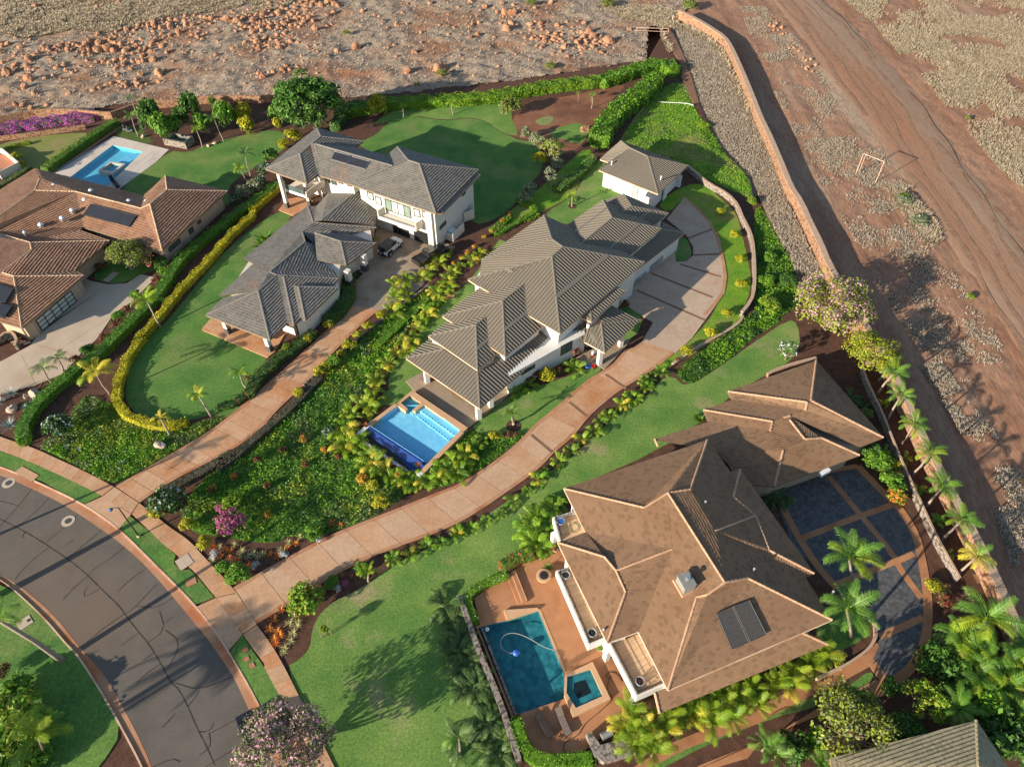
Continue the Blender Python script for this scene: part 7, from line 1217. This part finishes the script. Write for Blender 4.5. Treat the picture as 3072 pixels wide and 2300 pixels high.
# golden shrubs along the back court
for i, (x, y) in enumerate(((1940, 970), (1990, 1170), (1995, 1380), (1880, 1620), (1830, 780))): bush('2', x, y, .95, 'gold' if i < 4 else 'yellow', 'round golden shrub spaced along the inside of the curved retaining wall', .8, group='golden shrubs along the retaining wall')
for x, y, lb in ((920, 120, 'bright golden shrub beside the low pale wall, upper of two'), (720, 270, 'bright golden shrub beside the low pale wall, lower of two')): bush('10', x, y, 1.1, 'gold', lb, .9)
bush('10', 645, 350, .4, 'red', 'small red flower clump by the low pale wall', .4); bush('1', 1030, 1245, .7, 'red', 'red bromeliad group in the grass by the long driveway', .4); bush('1', 1095, 1250, .4, 'red', 'single red bromeliad beside the long driveway', .4)
# orange and yellow spots along the court bank
for i, (k, x, y) in enumerate((('4', 2150, 800), ('4', 2090, 870), ('4', 2010, 950), ('4', 1940, 990), ('4', 1860, 1070), ('4', 1800, 1120), ('4', 1750, 1165), ('2', 78, 815), ('2', 25, 860), ('4', 1690, 1210))): bush(k, x, y, .5, 'croton', 'small orange croton in the line along the bank below the grey house', .45, group='orange crotons on the bank')
# reddish plants dotted over the slope
for i, (k, x, y) in enumerate((('3', 470, 1450), ('3', 850, 1280), ('3', 690, 1370), ('3', 1030, 1370), ('3', 1140, 1420), ('3', 280, 1590), ('12', 1940, 70), ('12', 1760, 170), ('3', 870, 1490), ('15', 560, 385), ('15', 100, 180), ('15', 1640, 60), ('15', 560, 150))): bush(k, x, y, .55, 'croton' if i % 2 else 'red', 'small reddish ti plant dotted over the green slope', .6, group='reddish plants dotted over the slope')
# --- rows of areca palms
ORD = 'first second third fourth fifth sixth seventh eighth ninth tenth eleventh twelfth thirteenth fourteenth fifteenth sixteenth seventeenth eighteenth nineteenth twentieth'.split(); ORD += ['twenty ' + q for q in ORD[:9]] + ['thirtieth'] + ['thirty ' + q for q in ORD[:9]]
def row(kind, s, lo, hi, label, group, name='areca_palm', zt=.5, key=None):
    pts = Q(s); pts = sorted(pts, key=key) if key else pts; tpl = label
    for i, p in enumerate(pts):
        label = tpl.replace('#', ORD[i]); sc = lo + (hi - lo) * rng.random(); c = P(p, sc * zt); plant(name, CLP[kind][rng.integers(0, len(CLP[kind]))], (c[0], c[1], 0), sc, label, 'palm', group)
row('areca', '15: 1600,755 1740,715 1880,645 1990,605 2135,540 1: 1290,1600 1350,1560 1460,1450 1560,1370 1650,1270 1750,1200 1800,1120 1880,1070 1990,980 2080,930 2180,840 10: 70,800 170,710 270,655 390,540 400,510 510,445 7: 60,550 180,490 300,430 430,370 530,265 640,185 740,100', 1.0, 1.5, '# small areca palm from the street in the row lining the long driveway lawn', 'areca palms along the long driveway', key=lambda p: p[0])
row('arecay', '3: 2060,20 2010,70 1970,120 1920,190 1880,240 1830,290 1790,350 1730,420 1690,470 1630,560 1570,630 1510,700 1470,780 1445,850', 1.2, 1.7, '# yellow areca from the pool end in the row above the green slope', 'yellow areca row above the slope', key=lambda p: p[0])
row('arecay', '4: 1900,1110 1830,1160 1740,1220 1680,1270 1640,1330 1590,1390 1540,1440 1500,1510 1480,1580 1440,1640', 1.1, 1.6, '# yellow areca down from the hillside end of the row behind the court', 'areca row behind the court', key=lambda p: -p[0])
row('arecay', '3: 1440,920 1350,970 1400,1000 1240,1050 1190,1110 1180,1180 1230,1250 1200,1320 1290,1290 1380,1410 1440,1470 1530,1530 1600,1570 1700,1600 1790,1620 1880,1610 1960,1560 2060,1480 2120,1430 2170,1400', 1.5, 2.2, '# tall yellow areca along the belt curling from the terrace round the infinity pool', 'areca belt round the infinity pool', zt=.6)
row('areca', '1: 820,1280 760,1340 700,1400 640,1470 560,1530 470,1560 400,1580 620,1540 250,1570 80,1600', 1.3, 1.9, 'areca palm between the infinity pool wall and the long driveway', 'areca belt by the pool wall', zt=.6)
row('arecay', '4: 1580,1110 1560,1180 1470,1240 1410,1300 1280,1320 1230,1370 1270,1440 1200,1470 1170,1580', 1.6, 2.2, 'young lime coloured palm in the loose group at the motor court edge', 'lime palms at the motor court edge', zt=.6)
row('areca', '7: 720,400 800,470 700,520 650,440 790,560 740,620 840,300 880,270 690,600', 1.6, 2.4, 'leafy green palm in the clump below the small top balcony', 'palms below the small balcony', zt=.6)
row('areca', '2: 220,840 290,800 250,830 600,680', .9, 1.4, 'small palm on the bank behind the metal roof', 'palms behind the metal roof')
row('fern', '25: 20,350 90,560 60,660 150,820 220,960 240,1000 290,1300 330,1250 120,1450 420,1520 400,1600 150,1000 130,720 40,480 16: 1760,280 1790,420 1850,660 1940,820 2010,1010 1900,540 1960,930', 1.9, 2.6, '# dark spiky palm counted down the planted strip outside the pool wall', 'spiky palms outside the pool wall', 'spiky_palm', zt=.4, key=lambda p: p[1])
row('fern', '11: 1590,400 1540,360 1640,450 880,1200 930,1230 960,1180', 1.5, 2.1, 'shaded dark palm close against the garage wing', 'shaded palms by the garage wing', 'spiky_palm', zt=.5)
row('areca', '1: 230,480 270,520 200,540 3: 1720,470 1: 1600,680 1550,660 1130,870 1200,820', 1.4, 2.0, 'green palm clump close to the metal roofed house', 'green palm clumps by the metal roofed house', zt=.5)
row('areca', '23: 1060,690 980,690 1230,750 1340,1010 1490,1260 1580,1540 1050,300', .9, 1.3, 'low palm seedling at the foot of the palm row', 'low palms under the palm row', zt=.4)
row('bop', '5: 1830,560 1780,550 1510,960 1560,1000 1640,1000 700,560 760,570 670,620', 1.8, 2.5, 'paddle leaved plant growing through the roofs of the low grey wing', 'paddle plants by the low grey wing', 'paddle_plant', zt=.7)
row('bop', '7: 810,830 10: 800,820 830,840', .8, 1.2, 'strappy green plant at the tiled garage roof edge', 'strappy plants at the roof edge', 'strappy_plant')
# the tall yellow green fronds along the tiled house: each frond its own part
for i, (k, x, y) in enumerate(sorted((('9', 520, 1180), ('9', 470, 1330), ('9', 600, 1300), ('9', 560, 1450), ('9', 680, 1400), ('9', 780, 1330), ('9', 850, 1250), ('9', 980, 1100), ('9', 1020, 1230), ('9', 1120, 1180), ('9', 1180, 1280), ('9', 1260, 1080), ('9', 1400, 1080), ('9', 1480, 1000), ('9', 1550, 1120), ('9', 1700, 970), ('9', 1850, 880), ('9', 1830, 980), ('9', 1980, 800), ('9', 2080, 720), ('9', 1330, 1220), ('9', 700, 1520)), key=lambda q: q[1])):
    b0 = P(X(k, x, y + 45)); palm(b0, b0 + np.array([rng.normal(0, .1), rng.normal(0, .1), .7]), .7, '%s leafy yellow green palm from the patio in the belt under the tiled house' % ORD[i], 'y', 10, 2.3, 'yellow palms under the tiled house', .09, tilt=(.1, .75), mix_='o' if i % 3 == 0 else None)
# --- single palms with trunks
palm(X('14', 915, 645), X('14', 800, 480), 3.7, 'tall golden palm leaning over the yellow hedge curve', 'o', 11, 2.7, mix_='y')
palm(X('6', 1330, 1470), X('6', 1215, 1250), 4.2, 'tall yellow green palm in the hedge by the wide drive', 'y', 12, 2.5)
palm(X('14', 1750, 825), X('14', 1645, 655), 3.2, 'slim palm with yellow and green fronds on the crescent lawn edge', 'y', 9, 1.5, mix_='o')
palm(X('14', 1410, 985), X('14', 1330, 840), 2.7, 'small golden palm below the yellow hedge', 'o', 8, 1.4)
palm(X('14', 2045, 605), X('14', 1985, 470), 2.6, 'small green palm at the lawn corner by the first driveway', 'g', 11, 1.7, mix_='y')
palm(X('14', 440, 565), X('14', 360, 440), 2.5, 'green palm leaning over the wide drive, left of a pair', 'g', 9, 1.9, mix_='k'); palm(X('14', 535, 475), X('14', 480, 350), 2.5, 'green palm leaning over the wide drive, right of a pair', 'g', 9, 1.7, mix_='k')
palm(X('1', 1078, 1170), X('1', 1062, 1085), 1.9, 'short dark palm in a round mulch ring on the lawn beside the long driveway', 'g', 13, 1.5, tr=.2, tilt=(.0, .9)); palm(X('2', 597, 745), X('2', 598, 665), 1.9, 'young palm in a mulch ring on the cottage lawn', 'y', 9, 1.2, tilt=(0, .8))
for k, x, y, r in (('1', 1078, 1180, 1.0), ('2', 597, 745, .75)): c = P(X(k, x, y)); b = MB(); b.lathe(c, [(r, .0), (r * .95, .05)], 18); o = b.build('mulch_ring', MULCH); o['kind'] = 'structure'
palm(X('15', 1395, 955), X('15', 1395, 880), 1.3, 'single bright palm at the corner of the driveway bed', 'y', 11, 1.4, tilt=(.1, .9))
for k, bx, by, tx, ty, h, lb, kd, L in (('18', 1145, 1130, 1090, 975, 3.2, 'palm beside the garden chairs left of the stone tub', 'g', 1.9), ('18', 1150, 1000, 1085, 820, 4.2, 'thin windblown palm above the stone wall', 'k', 1.5), ('18', 1680, 1225, 1630, 1085, 2.8, 'slim yellow palm right of the stone tub', 'y', 1.5), ('18', 1855, 1175, 1780, 1000, 3.6, 'palm with drooping yellow lower fronds by the mulch bed', 'g', 2.4), ('18', 2075, 1460, 2030, 1280, 3.4, 'grey green palm on the lawn, taller of two', 'k', 1.9), ('18', 2040, 1500, 1990, 1410, 2.2, 'yellow palm on the lawn beside the grey green one', 'y', 1.7), ('19', 1272, 985, 1265, 890, 2.0, 'little pale trunked palm in front of the hillside hedge', 'y', 1.1), ('19', 1680, 955, 1670, 860, 2.2, 'yellow palm clump at the hedge foot', 'y', 1.5), ('20', 760, 900, 765, 805, 2.2, 'slim sapling palm alone on the orchard bed', 'g', 1.0)):
    palm(X(k, bx, by), X(k, tx, ty), h, lb, kd, 10, L, tr=.10)
PR = ((985, 230, 1130, 60), (1075, 440, 1185, 250), (1175, 665, 1290, 490), (1280, 900, 1420, 725), (1395, 1160, 1530, 1000), (1520, 1435, 1690, 1275))
for i, (bx, by, tx, ty) in enumerate(PR): palm(X('23', bx, by), X('23', tx, ty), 4.2, 'pale trunked green palm, %s below the yellow green tree along the boundary wall' % ORD[i], 'g', 15, 2.1, 'palm row inside the boundary wall', .15, mix_='y')
palm(X('24', 1650, 65), X('24', 1810, -80), 3.4, 'last palm of the boundary wall row, with an orange dying frond', 'g', 12, 2.1, None, .15, mix_='o')
palm(X('22', 1000, 1640), X('22', 1080, 1530), 3.0, 'first palm of the boundary row, crowded by the yellow green tree', 'g', 11, 2.0, None, .14, mix_='y')
palm(X('8', 1560, 960), X('8', 1510, 760), 6.6, 'tall green palm over the slate forecourt, upper of two', 'g', 13, 3.3, tr=.17, mix_='y', tilt=(-.15, .45)); palm(X('8', 1530, 1420), X('8', 1490, 1180), 6.2, 'tall green palm at the forecourt lawn, lower of two', 'g', 14, 3.2, tr=.17, tilt=(-.15, .45))
palm(X('24', 1900, 640), X('24', 1880, 440), 4.2, 'large grey green palm with broad arching fronds at the right edge', 'g', 11, 3.4, tr=.2, mix_='y'); palm(X('24', 1640, 1260), X('24', 1640, 1180), 2.4, 'cycad like palm with straight radiating fronds', 'g', 15, 2.4, tr=.2, tilt=(.0, .35))
for i, (x, y) in enumerate(((1600, 700), (1750, 790), (1700, 900), (1900, 830), (2050, 860), (1950, 1000), (1800, 1060), (2120, 1010), (2060, 760), (1650, 600), (2000, 1180), (2150, 640))):
    b0 = P(X('24', x, y + 60)); palm(b0, b0 + [0, 0, 1.5], 1.5, 'big arching leaved plant in the thicket at the lower right', 'g', 11, 3.0, 'leafy thicket at the lower right', .1, tilt=(.0, .8), mix_='y')
for x, y, lb in ((40, 1480, 'feathery palm at the bottom edge near the drive strip, left'), (120, 1560, 'feathery palm at the bottom edge near the drive strip, right'), (480, 1640, 'feathery palm at the bottom left of the olive roof'), (560, 1690, 'feathery palm touching the olive roof corner')): b0 = P(X('24', x, y + 40)); palm(b0, b0 + [0, 0, 1.2], 1.2, lb, 'g', 10, 2.0, None, .1, tilt=(0, .8), mix_='k')
palm(X('16', 1880, 1560), X('16', 1865, 1410), 3.0, 'dark palm on the lawn at the bottom edge by the pool wall', 'k', 9, 1.9, mix_='g')
palm(X('13', 370, 1560), X('13', 310, 1400), 4.2, 'green palm with yellow tips in the lower left corner bed', 'y', 10, 3.2, mix_='g')
palm(X('13', 520, 772), X('13', -10, 440), 8.0, 'tall leaning palm whose trunk crosses the corner lawn at the left edge', 'g', 13, 2.6, tr=.27, mix_='y')
palm(P(X('13', -60, 268)), P(X('13', -60, 268)) + [-.6, .3, 9.5], 9.5, 'tall palm beyond the left edge, only its fronds and shadow in view', 'g', 12, 2.8, tr=.38, mix_='k')
for x, y, h in ((-930, 2160, 8.0),): b0 = np.array([-55.1, 11.5, 0]); palm(b0, b0 + [0, 0, h], h, 'tall palm outside the lower left corner, seen by its shadow on the street', 'g', 26, 4.4, None, .3)
palm(X('12', -560, 800), X('12', -640, 500), 7.0, 'palm beyond the left edge throwing a thin shadow on the street', 'g', 10, 2.5, tr=.2)
# --- rosettes
RO = {'orange': [rosette_mesh('leaves', [LEAFOR, LEAFR], i, 16, .13, (.2, 1.1), .9, 1, .12) for i in range(3)], 'varieg': [rosette_mesh('leaves', [LEAFV, LEAFO], 10 + i, 22, .075, (.1, 1.2), 1.1, 1, .2) for i in range(3)], 'agave': [rosette_mesh('leaves', [AGAVE], 20 + i, 36, .075, (.1, 1.3), .15) for i in range(2)], 'dark': [rosette_mesh('leaves', [LEAFBR, LEAFOR], 30 + i, 15, .12, (.2, 1.1), .9, 1, .2) for i in range(2)]}
def ros(kind, s, r, label, group=None, name='bromeliad', cat='plant'):
    for p in Q(s): c = P(p, .3 * r); plant(name, RO[kind][rng.integers(0, len(RO[kind]))], (c[0], c[1], .02), r * (.85 + .3 * rng.random()), label, cat, group)
ros('orange', '15: 110,660 215,680 240,740 310,770 305,840 170,730 400,810 580,720 640,740 720,670 790,630 1160,480 1090,465 260,690', .62, 'orange bromeliad in the bed left of the long driveway mouth', 'orange bromeliads left of the driveway')
ros('orange', '15: 670,1180 610,1260 570,1330 640,1360 610,1420 620,1460 660,1390', .66, 'orange bromeliad in the bed right of the long driveway mouth', 'orange bromeliads right of the driveway')
ros('varieg', '15: 340,690 390,740 440,715 520,720 280,640 100,770 700,690 820,570 660,690 330,740 160,650 480,740 730,620', .66, 'cream striped spiky plant in the bed left of the long driveway mouth', 'striped spiky plants left of the driveway', 'spiky_plant')
ros('varieg', '15: 780,1230 740,1290 800,1310 770,1370 750,1440 700,1500 690,1530 810,1280', .70, 'cream striped spiky plant in the bed right of the long driveway mouth', 'striped spiky plants right of the driveway', 'spiky_plant')
ros('dark', '15: 980,1040 1190,890 1270,880 880,1060', .7, 'dark orange bromeliad in the narrow lower driveway bed', 'dark bromeliads in the driveway bed')
ros('agave', '14: 85,625', 1.5, 'blue grey agave in the mulch bed at the left edge, upper', name='agave'); ros('agave', '14: 70,895', 1.35, 'green grey agave in the mulch bed at the left edge, lower', name='agave'); ros('agave', '14: 0,700', .9, 'small agave cut by the left edge', name='agave'); ros('agave', '14: 200,750 270,700', .7, 'small succulent in the mulch bed', 'small succulents in the mulch bed', 'succulent')
ros('agave', '14: 650,1100 550,1080 980,1270 1010,1210', .55, 'small grey rosette in the front ground cover', 'grey rosettes in the ground cover', 'succulent'); ros('varieg', '23: 1480,1240 1075,290 24: 1720,180', .7, 'yellow tipped spiky plant at the foot of the palm row', 'spiky plants under the palm row', 'spiky_plant')
for k, x, y, r, nm, lb in (('7', 870, 690, .5, 'potted', 'terracotta pot of coral flowers under the small top balcony'),): t, c = pot(k, x, y, .1, .42, .5, CAPST, lb); link('flowers', BUSH['red'][0], t, (0, 0, .7), (0, 0, 0), (.55, .55, .5))
t, c = pot('25', 1245, 680, .1, .36, .5, POTGR, 'grey pot with a green plant beside the balcony column'); link('foliage', BUSH['bright'][0], t, (0, 0, .65), (0, 0, 0), (.5, .5, .45))
for x, y, lb in ((1375, 1180, 'red plant in a dark pot at the far corner of the infinity pool'), (1810, 1510, 'red plant in a dark pot at the near corner of the infinity pool')): t, c = pot('3', x, y, .66, .3, .35, BLACK, lb); link('leaves', RO['orange'][0], t, (0, 0, .3), (0, 0, 0), (.45, .45, .45))
# staked sapling on the big lawn
c = P(X('15', 1050, 1400)); t = empty('staked_sapling', c, 'young sapling tied between two timber stakes on the big lawn', 'sapling')
for k in (-.45, .45): b = MB(); b.tube([c + [k, k * .4, 0], c + [k, k * .4, 1.5]], .04, 5); b.build('stake', PTRUNK, t)
b = MB(); b.tube([c, c + [.05, 0, 1.9]], [.035, .015], 5); b.build('trunk', BARK, t); link('foliage', BUSH['bright'][1], t, (0, 0, 1.3), (0, 0, 0), (.5, .5, .95))
for x, y, lb in ((645, 845, 'thin sapling on the orchard bed, left'), (755, 850, 'thin sapling on the orchard bed, right')): c = P(X('20', x, y)); t = empty('sapling', c, lb, 'sapling'); b = MB(); b.tube([c, c + [0, 0, 1.8]], .035, 5); b.build('trunk', PTRUNK, t); link('foliage', BUSH['olive'][0], t, (0, 0, 1.9), (0, 0, 0), (.6, .6, .6))
# --- boulders: irregular broken lumps
def rock_mesh(seed, m):
    r = np.random.default_rng(seed); u, v = 10, 7; V = [(0, 0, -.5)]; pl = r.normal(0, 1, (9, 3)); pl /= np.linalg.norm(pl, axis=1)[:, None]; of = .62 + .35 * r.random(9)
    pts = [(math.cos(2 * math.pi * i / u) * math.sin(math.pi * j / v), math.sin(2 * math.pi * i / u) * math.sin(math.pi * j / v), math.cos(math.pi * j / v)) for j in range(1, v) for i in range(u)]; pts = np.array([(0, 0, 1)] + pts + [(0, 0, -1)], float)
    for k in range(9): d = pts @ pl[k]; pts -= np.outer(np.maximum(d - of[k], 0), pl[k])
    pts += r.normal(0, .035, pts.shape); F = [[0, 1 + i, 1 + (i + 1) % u] for i in range(u)]
    for j in range(v - 2):
        for i in range(u): F.append([1 + j * u + i, 1 + (j + 1) * u + i, 1 + (j + 1) * u + (i + 1) % u, 1 + j * u + (i + 1) % u])
    e = len(pts) - 1; F += [[e, 1 + (v - 2) * u + (i + 1) % u, 1 + (v - 2) * u + i] for i in range(u)]; b = MB(); b.add(pts, F); return b.mesh('boulder', m)
RK = [rock_mesh(i, ROCK) for i in range(8)]
def boulder(p, r, label, group=None, me=None):
    o = link('boulder', me or RK[rng.integers(0, 8)], None, (p[0], p[1], r * .16), (rng.random() * 3, rng.random() * 3, rng.random() * 6), (r * (.8 + .5 * rng.random()), r, r * (.7 + .4 * rng.random()))); return tag(o, label, 'boulder', group)
BK = '''18: 240,490,1.5 55,600,1.7 240,650,1.6 210,720,1.3 285,770,1.0 260,885,1.0 130,860,.9 180,860,.7 390,860,.9 375,640,.8 180,390,1.2 430,500,1.1 310,440,1.1 400,410,1.0 470,430,1.0 680,390,1.1 740,330,.9 810,410,1.4 890,400,1.5 820,350,1.2 910,330,1.0 940,410,1.1 740,440,1.0 730,500,1.0 795,505,.8 950,565,.9 975,615,1.0 1020,530,.9 1080,570,.9 1160,610,1.1 1310,600,1.5 1125,655,.6 1270,490,1.3 1190,500,1.0 1240,430,1.2 1200,400,1.0 1150,420,.8 1270,340,1.2 1160,320,.8 1000,380,.8 1280,180,1.3 1410,220,1.5 1540,200,1.3 1480,270,1.1 1600,210,1.2 1640,310,1.1 1690,290,1.0 1740,200,1.0 1880,160,1.5 1960,180,1.4 2000,205,1.4 2020,150,1.2 2100,180,1.0 2120,130,1.0 2170,150,1.2 1950,260,1.0 2140,340,1.1 2030,350,.9 1920,400,.8 1790,455,1.0 1430,505,.8 1380,430,.8 1520,430,.7 1600,420,.6 2170,640,.7 2030,690,.6 690,720,.6 820,730,.8 620,740,.6 1040,700,.9 1100,340,.8 660,170,.0 1000,290,.8 940,290,.7 1350,310,.8 1560,320,.8 1800,330,.7 1860,270,.7 2080,250,.7 60,360,.9 20,520,1.0 130,310,.9 290,50,1.4 800,60,1.0 980,20,1.2 540,570,.7 500,640,.6 610,470,.7 540,730,.5
19: 530,15,1.6 590,50,1.5 660,20,1.5 700,40,1.4 740,50,1.3 240,100,1.2 270,60,1.0 110,120,1.3 30,170,1.4 60,340,1.4 70,400,1.1 480,140,1.2 520,170,1.0 540,240,1.2 320,170,.9 420,20,.9 460,40,1.1 690,100,1.0 930,90,1.0 860,190,.9 885,380,1.7 720,420,1.0 640,460,.9 270,570,1.0 300,540,.9 100,630,1.3 190,590,.9 400,550,.8 440,550,.7 550,600,.6 240,90,.8 170,390,.9 430,460,.7 560,420,.7 640,120,.9 330,300,.7 220,285,.8 1310,590,1.5 1570,560,1.9 1360,425,1.0 1740,460,.7 1820,300,.9 1880,280,.9 2130,235,1.7 2110,90,1.3 2170,100,1.2 1950,50,1.1 1730,60,.9 1830,10,1.2 1490,20,.9 1210,200,.9 1100,170,1.0 1840,190,.7 2040,430,.5 1640,120,.6 1300,190,.6
20: 40,100,1.4 75,100,1.2 120,100,1.2 65,235,1.5 95,195,1.0 340,190,1.5 475,210,1.2 350,250,1.0 400,270,1.0 270,320,1.0 320,320,.9 370,320,.8 415,350,.8 300,375,.8 345,390,.8 540,390,1.6 510,430,1.0 560,465,.9 600,310,1.0 640,350,1.1 690,300,.9 740,260,1.6 770,300,1.4 900,340,1.9 700,190,1.2 650,175,.8 505,255,.7 800,410,.8 840,420,.8 760,380,.9 700,400,.9 690,440,.8 500,320,.8 240,490,.6 180,270,.6 110,40,.9 290,60,.8 190,90,.8 1070,240,.9 20,30,1.2 560,540,.6 610,400,.8 665,255,.7 720,350,.8 780,350,.7 830,290,.7 240,190,.7 440,440,.6 130,440,.6 420,15,1.2'''
k = None; nb = 0
for tkn in BK.split():
    if tkn.endswith(':'): k = tkn[:-1]; continue
    x, y, r = map(float, tkn.split(','))
    if r <= 0: continue
    big_ = r >= 1.65; p = P(X(k, x, y), .4); nb += 1
    boulder(p, r * .80, 'orange boulder strewn over the dry grass hillside, one of the many', 'boulders on the hillside')
b = MB(); n_ = 0
rsm = np.random.default_rng(5); RV = [(np.array([v.co for v in m.vertices]), [list(p.vertices) for p in m.polygons]) for m in RK[:4]]
for lo, hi, cnt in (('18: 0,330 300,380 700,330 1000,260 1300,150 1700,120 2208,60 2208,220 1700,330 1350,480 1000,560 600,520 200,700 0,620', 'big', 330), ('19: 0,60 450,-10 760,0 760,60 500,130 300,420 0,420', 'big', 200), ('18: 500,800 700,720 1100,650 1350,680 1100,760', 'big', 40), ('20: 250,180 500,200 900,260 920,380 650,420 250,400', 'big', 70), ('18: 0,330 600,330 1300,150 2208,60 2208,420 1300,700 500,760 0,900', None, 420), ('19: 0,60 700,0 760,60 500,600 0,620', None, 260), ('20: 0,60 350,120 900,250 900,460 250,420 0,260', None, 140), ('19: 900,0 2208,0 2208,650 1200,650 900,300', None, 160), ('21: 100,100 300,330 520,560 420,640 250,400 60,180', None, 60)):
    for q in scatter([P(p) for p in Q(lo)], cnt, rsm):
        V_, F_2 = RV[n_ % 4]; n_ += 1; s = (.3 + .6 * rsm.random() ** 1.5) if hi else (.12 + .55 * rsm.random() ** 2.6); a = rsm.random() * 6.28; ca_, sa_ = math.cos(a), math.sin(a); b.add([(q[0] + (v[0] * ca_ - v[1] * sa_) * s, q[1] + (v[0] * sa_ + v[1] * ca_) * s, .06 + v[2] * s * .8) for v in V_], F_2)
o = b.build('loose_rocks', ROCK); o['kind'] = 'stuff'
boulder(P(X('20', 705, 1065), .4), 1.25, 'lone orange boulder at the orchard end of the tall rounded hedge'); RP = rock_mesh(77, ROCKP)
for k, x, y, r, lb in (('14', 1325, 1062, .8, 'pale rock in the ground cover near the first driveway'), ('14', 100, 760, .7, 'pale rock in the mulch bed at the left'), ('14', 285, 630, .75, 'mossy yellow rock in the mulch bed'), ('14', 215, 650, .4, 'small brown rock beside the mossy rock'), ('18', 1185, 1130, .5, 'tan rock on the turf by the palm'), ('18', 1775, 1185, .55, 'grey rock on the lawn edge right of the slim palm'), ('18', 1725, 1205, .4, 'smaller grey rock on the lawn edge')): boulder(P(X(k, x, y), .2), r, lb, None, RP)
# --- dry grass: tufts too many to count
def tufts(name, poly, n, h, m, seed, zf=None, keep=None, blades=3, w_=.22):
    r = np.random.default_rng(seed); q = scatter(poly, n, r)
    if keep: f = fbm(q[:, 0], q[:, 1], keep[0], 3, keep[1]); lo_ = np.quantile(f, max(0, keep[2] - .3)); hi_ = np.quantile(f, min(1, keep[2] + .3)); q = q[r.random(len(q)) ** .7 < np.clip((f - lo_) / (hi_ - lo_), 0, 1)]
    n = len(q); z = zf(q[:, 0], q[:, 1]) if zf else np.zeros(n); V = []; hh = h * (.5 + r.random(n))
    for k in range(blades):
        a = r.random(n) * 6.28 + k * 2.1; dx, dy = np.cos(a), np.sin(a); ww = w_ * (.7 + .6 * r.random(n)); lx = dx * hh * 1.25; ly = dy * hh * 1.25; c0 = np.column_stack([q[:, 0] - dy * ww, q[:, 1] + dx * ww, z - .05]); c1 = np.column_stack([q[:, 0] + dy * ww, q[:, 1] - dx * ww, z - .05])
        t0 = np.column_stack([q[:, 0] + lx + dy * ww * .8, q[:, 1] + ly - dx * ww * .15, z + hh]); t1 = np.column_stack([q[:, 0] + lx - dy * ww * .15, q[:, 1] + ly + dx * ww * .15, z + hh]); V.append(np.stack([c0, c1, t0, t1], 1))
    V = np.concatenate(V).reshape(-1, 3); o = link(name, np_mesh(name, V, np.arange(len(V)).reshape(-1, 4), m, np.clip(r.normal(.5, .22, len(V) // 4), 0, 1))); o['kind'] = 'stuff'; return o
hz = [p for p in hill_poly]
tufts('dry_grass', hz, 60000, .26, DRYG, 41, hill_z, w_=.085)
tufts('straw_grass', [P(p) for p in Q('18: 0,-60 2100,-60 2000,60 1400,150 900,280 600,260 200,330 0,280')], 26000, .36, DRYG2, 42, hill_z, w_=.10); tufts('straw_grass', [P(p) for p in Q('19: 0,0 400,-30 300,60 0,130')], 2500, .36, DRYG2, 43, hill_z, w_=.10)
tufts('straw_grass', [P(p) for p in Q('20: 820,30 1300,60 1500,120 1450,260 1380,240 1000,160')], 4000, .36, DRYG2, 44, hill_z, w_=.09)
tufts('field_grass', [P(p) for p in Q('21: 620,-60 2400,-60 2500,1800 2300,1656 2000,1400 1700,1050 1450,760 1200,480 950,180')], 90000, .34, DRYG2, 45, fld_z, (51, .09, .40), w_=.08)
tufts('field_grass', [P(p) for p in Q('21: -150,60 60,60 330,330 600,700 900,1050 1200,1500 1300,1656 22: 1450,400 1600,700 1900,1150 2208,1656 1700,1656 1300,1300 1000,800 700,300 500,0 21: 500,1500 100,700')], 45000, .2, DRYG, 46, fld_z, (52, .2, .60), w_=.06)
tufts('field_grass', [P(p) for p in Q('21: 1100,1560 1300,1560 22: 1200,50 1480,330 1520,480 1400,500 1200,250 1120,100')], 2600, .45, DRYG2, 47, fld_z, w_=.08)
tufts('field_grass', [P(p) for p in Q('23: 1350,0 1500,-60 2208,900 2208,1656 2100,1656 1900,1000 1600,400')], 7000, .22, DRYG, 48, fld_z, (53, .2, .55), w_=.07)
tufts('bank_grass', [np.array([*p, 0]) for p in bank], 20000, .2, DRYG, 49, lambda x, y: .2 + 0 * x, w_=.06)
for nm, s, cnt, m_ in (('drain_grass', '20: 1330,230 1360,330 1420,430 1400,440 1340,330', 60, DRYG2), ('drain_grass', '20: 1440,200 1560,240 1700,310 1830,420 1900,560 2000,760 2060,960 2030,960 1960,760 1870,580 1800,440 1680,340 1540,270', 420, DRYG2)): tufts(nm, [P(p) for p in Q(s)], cnt * 2, .6, m_, 50, w_=.11)
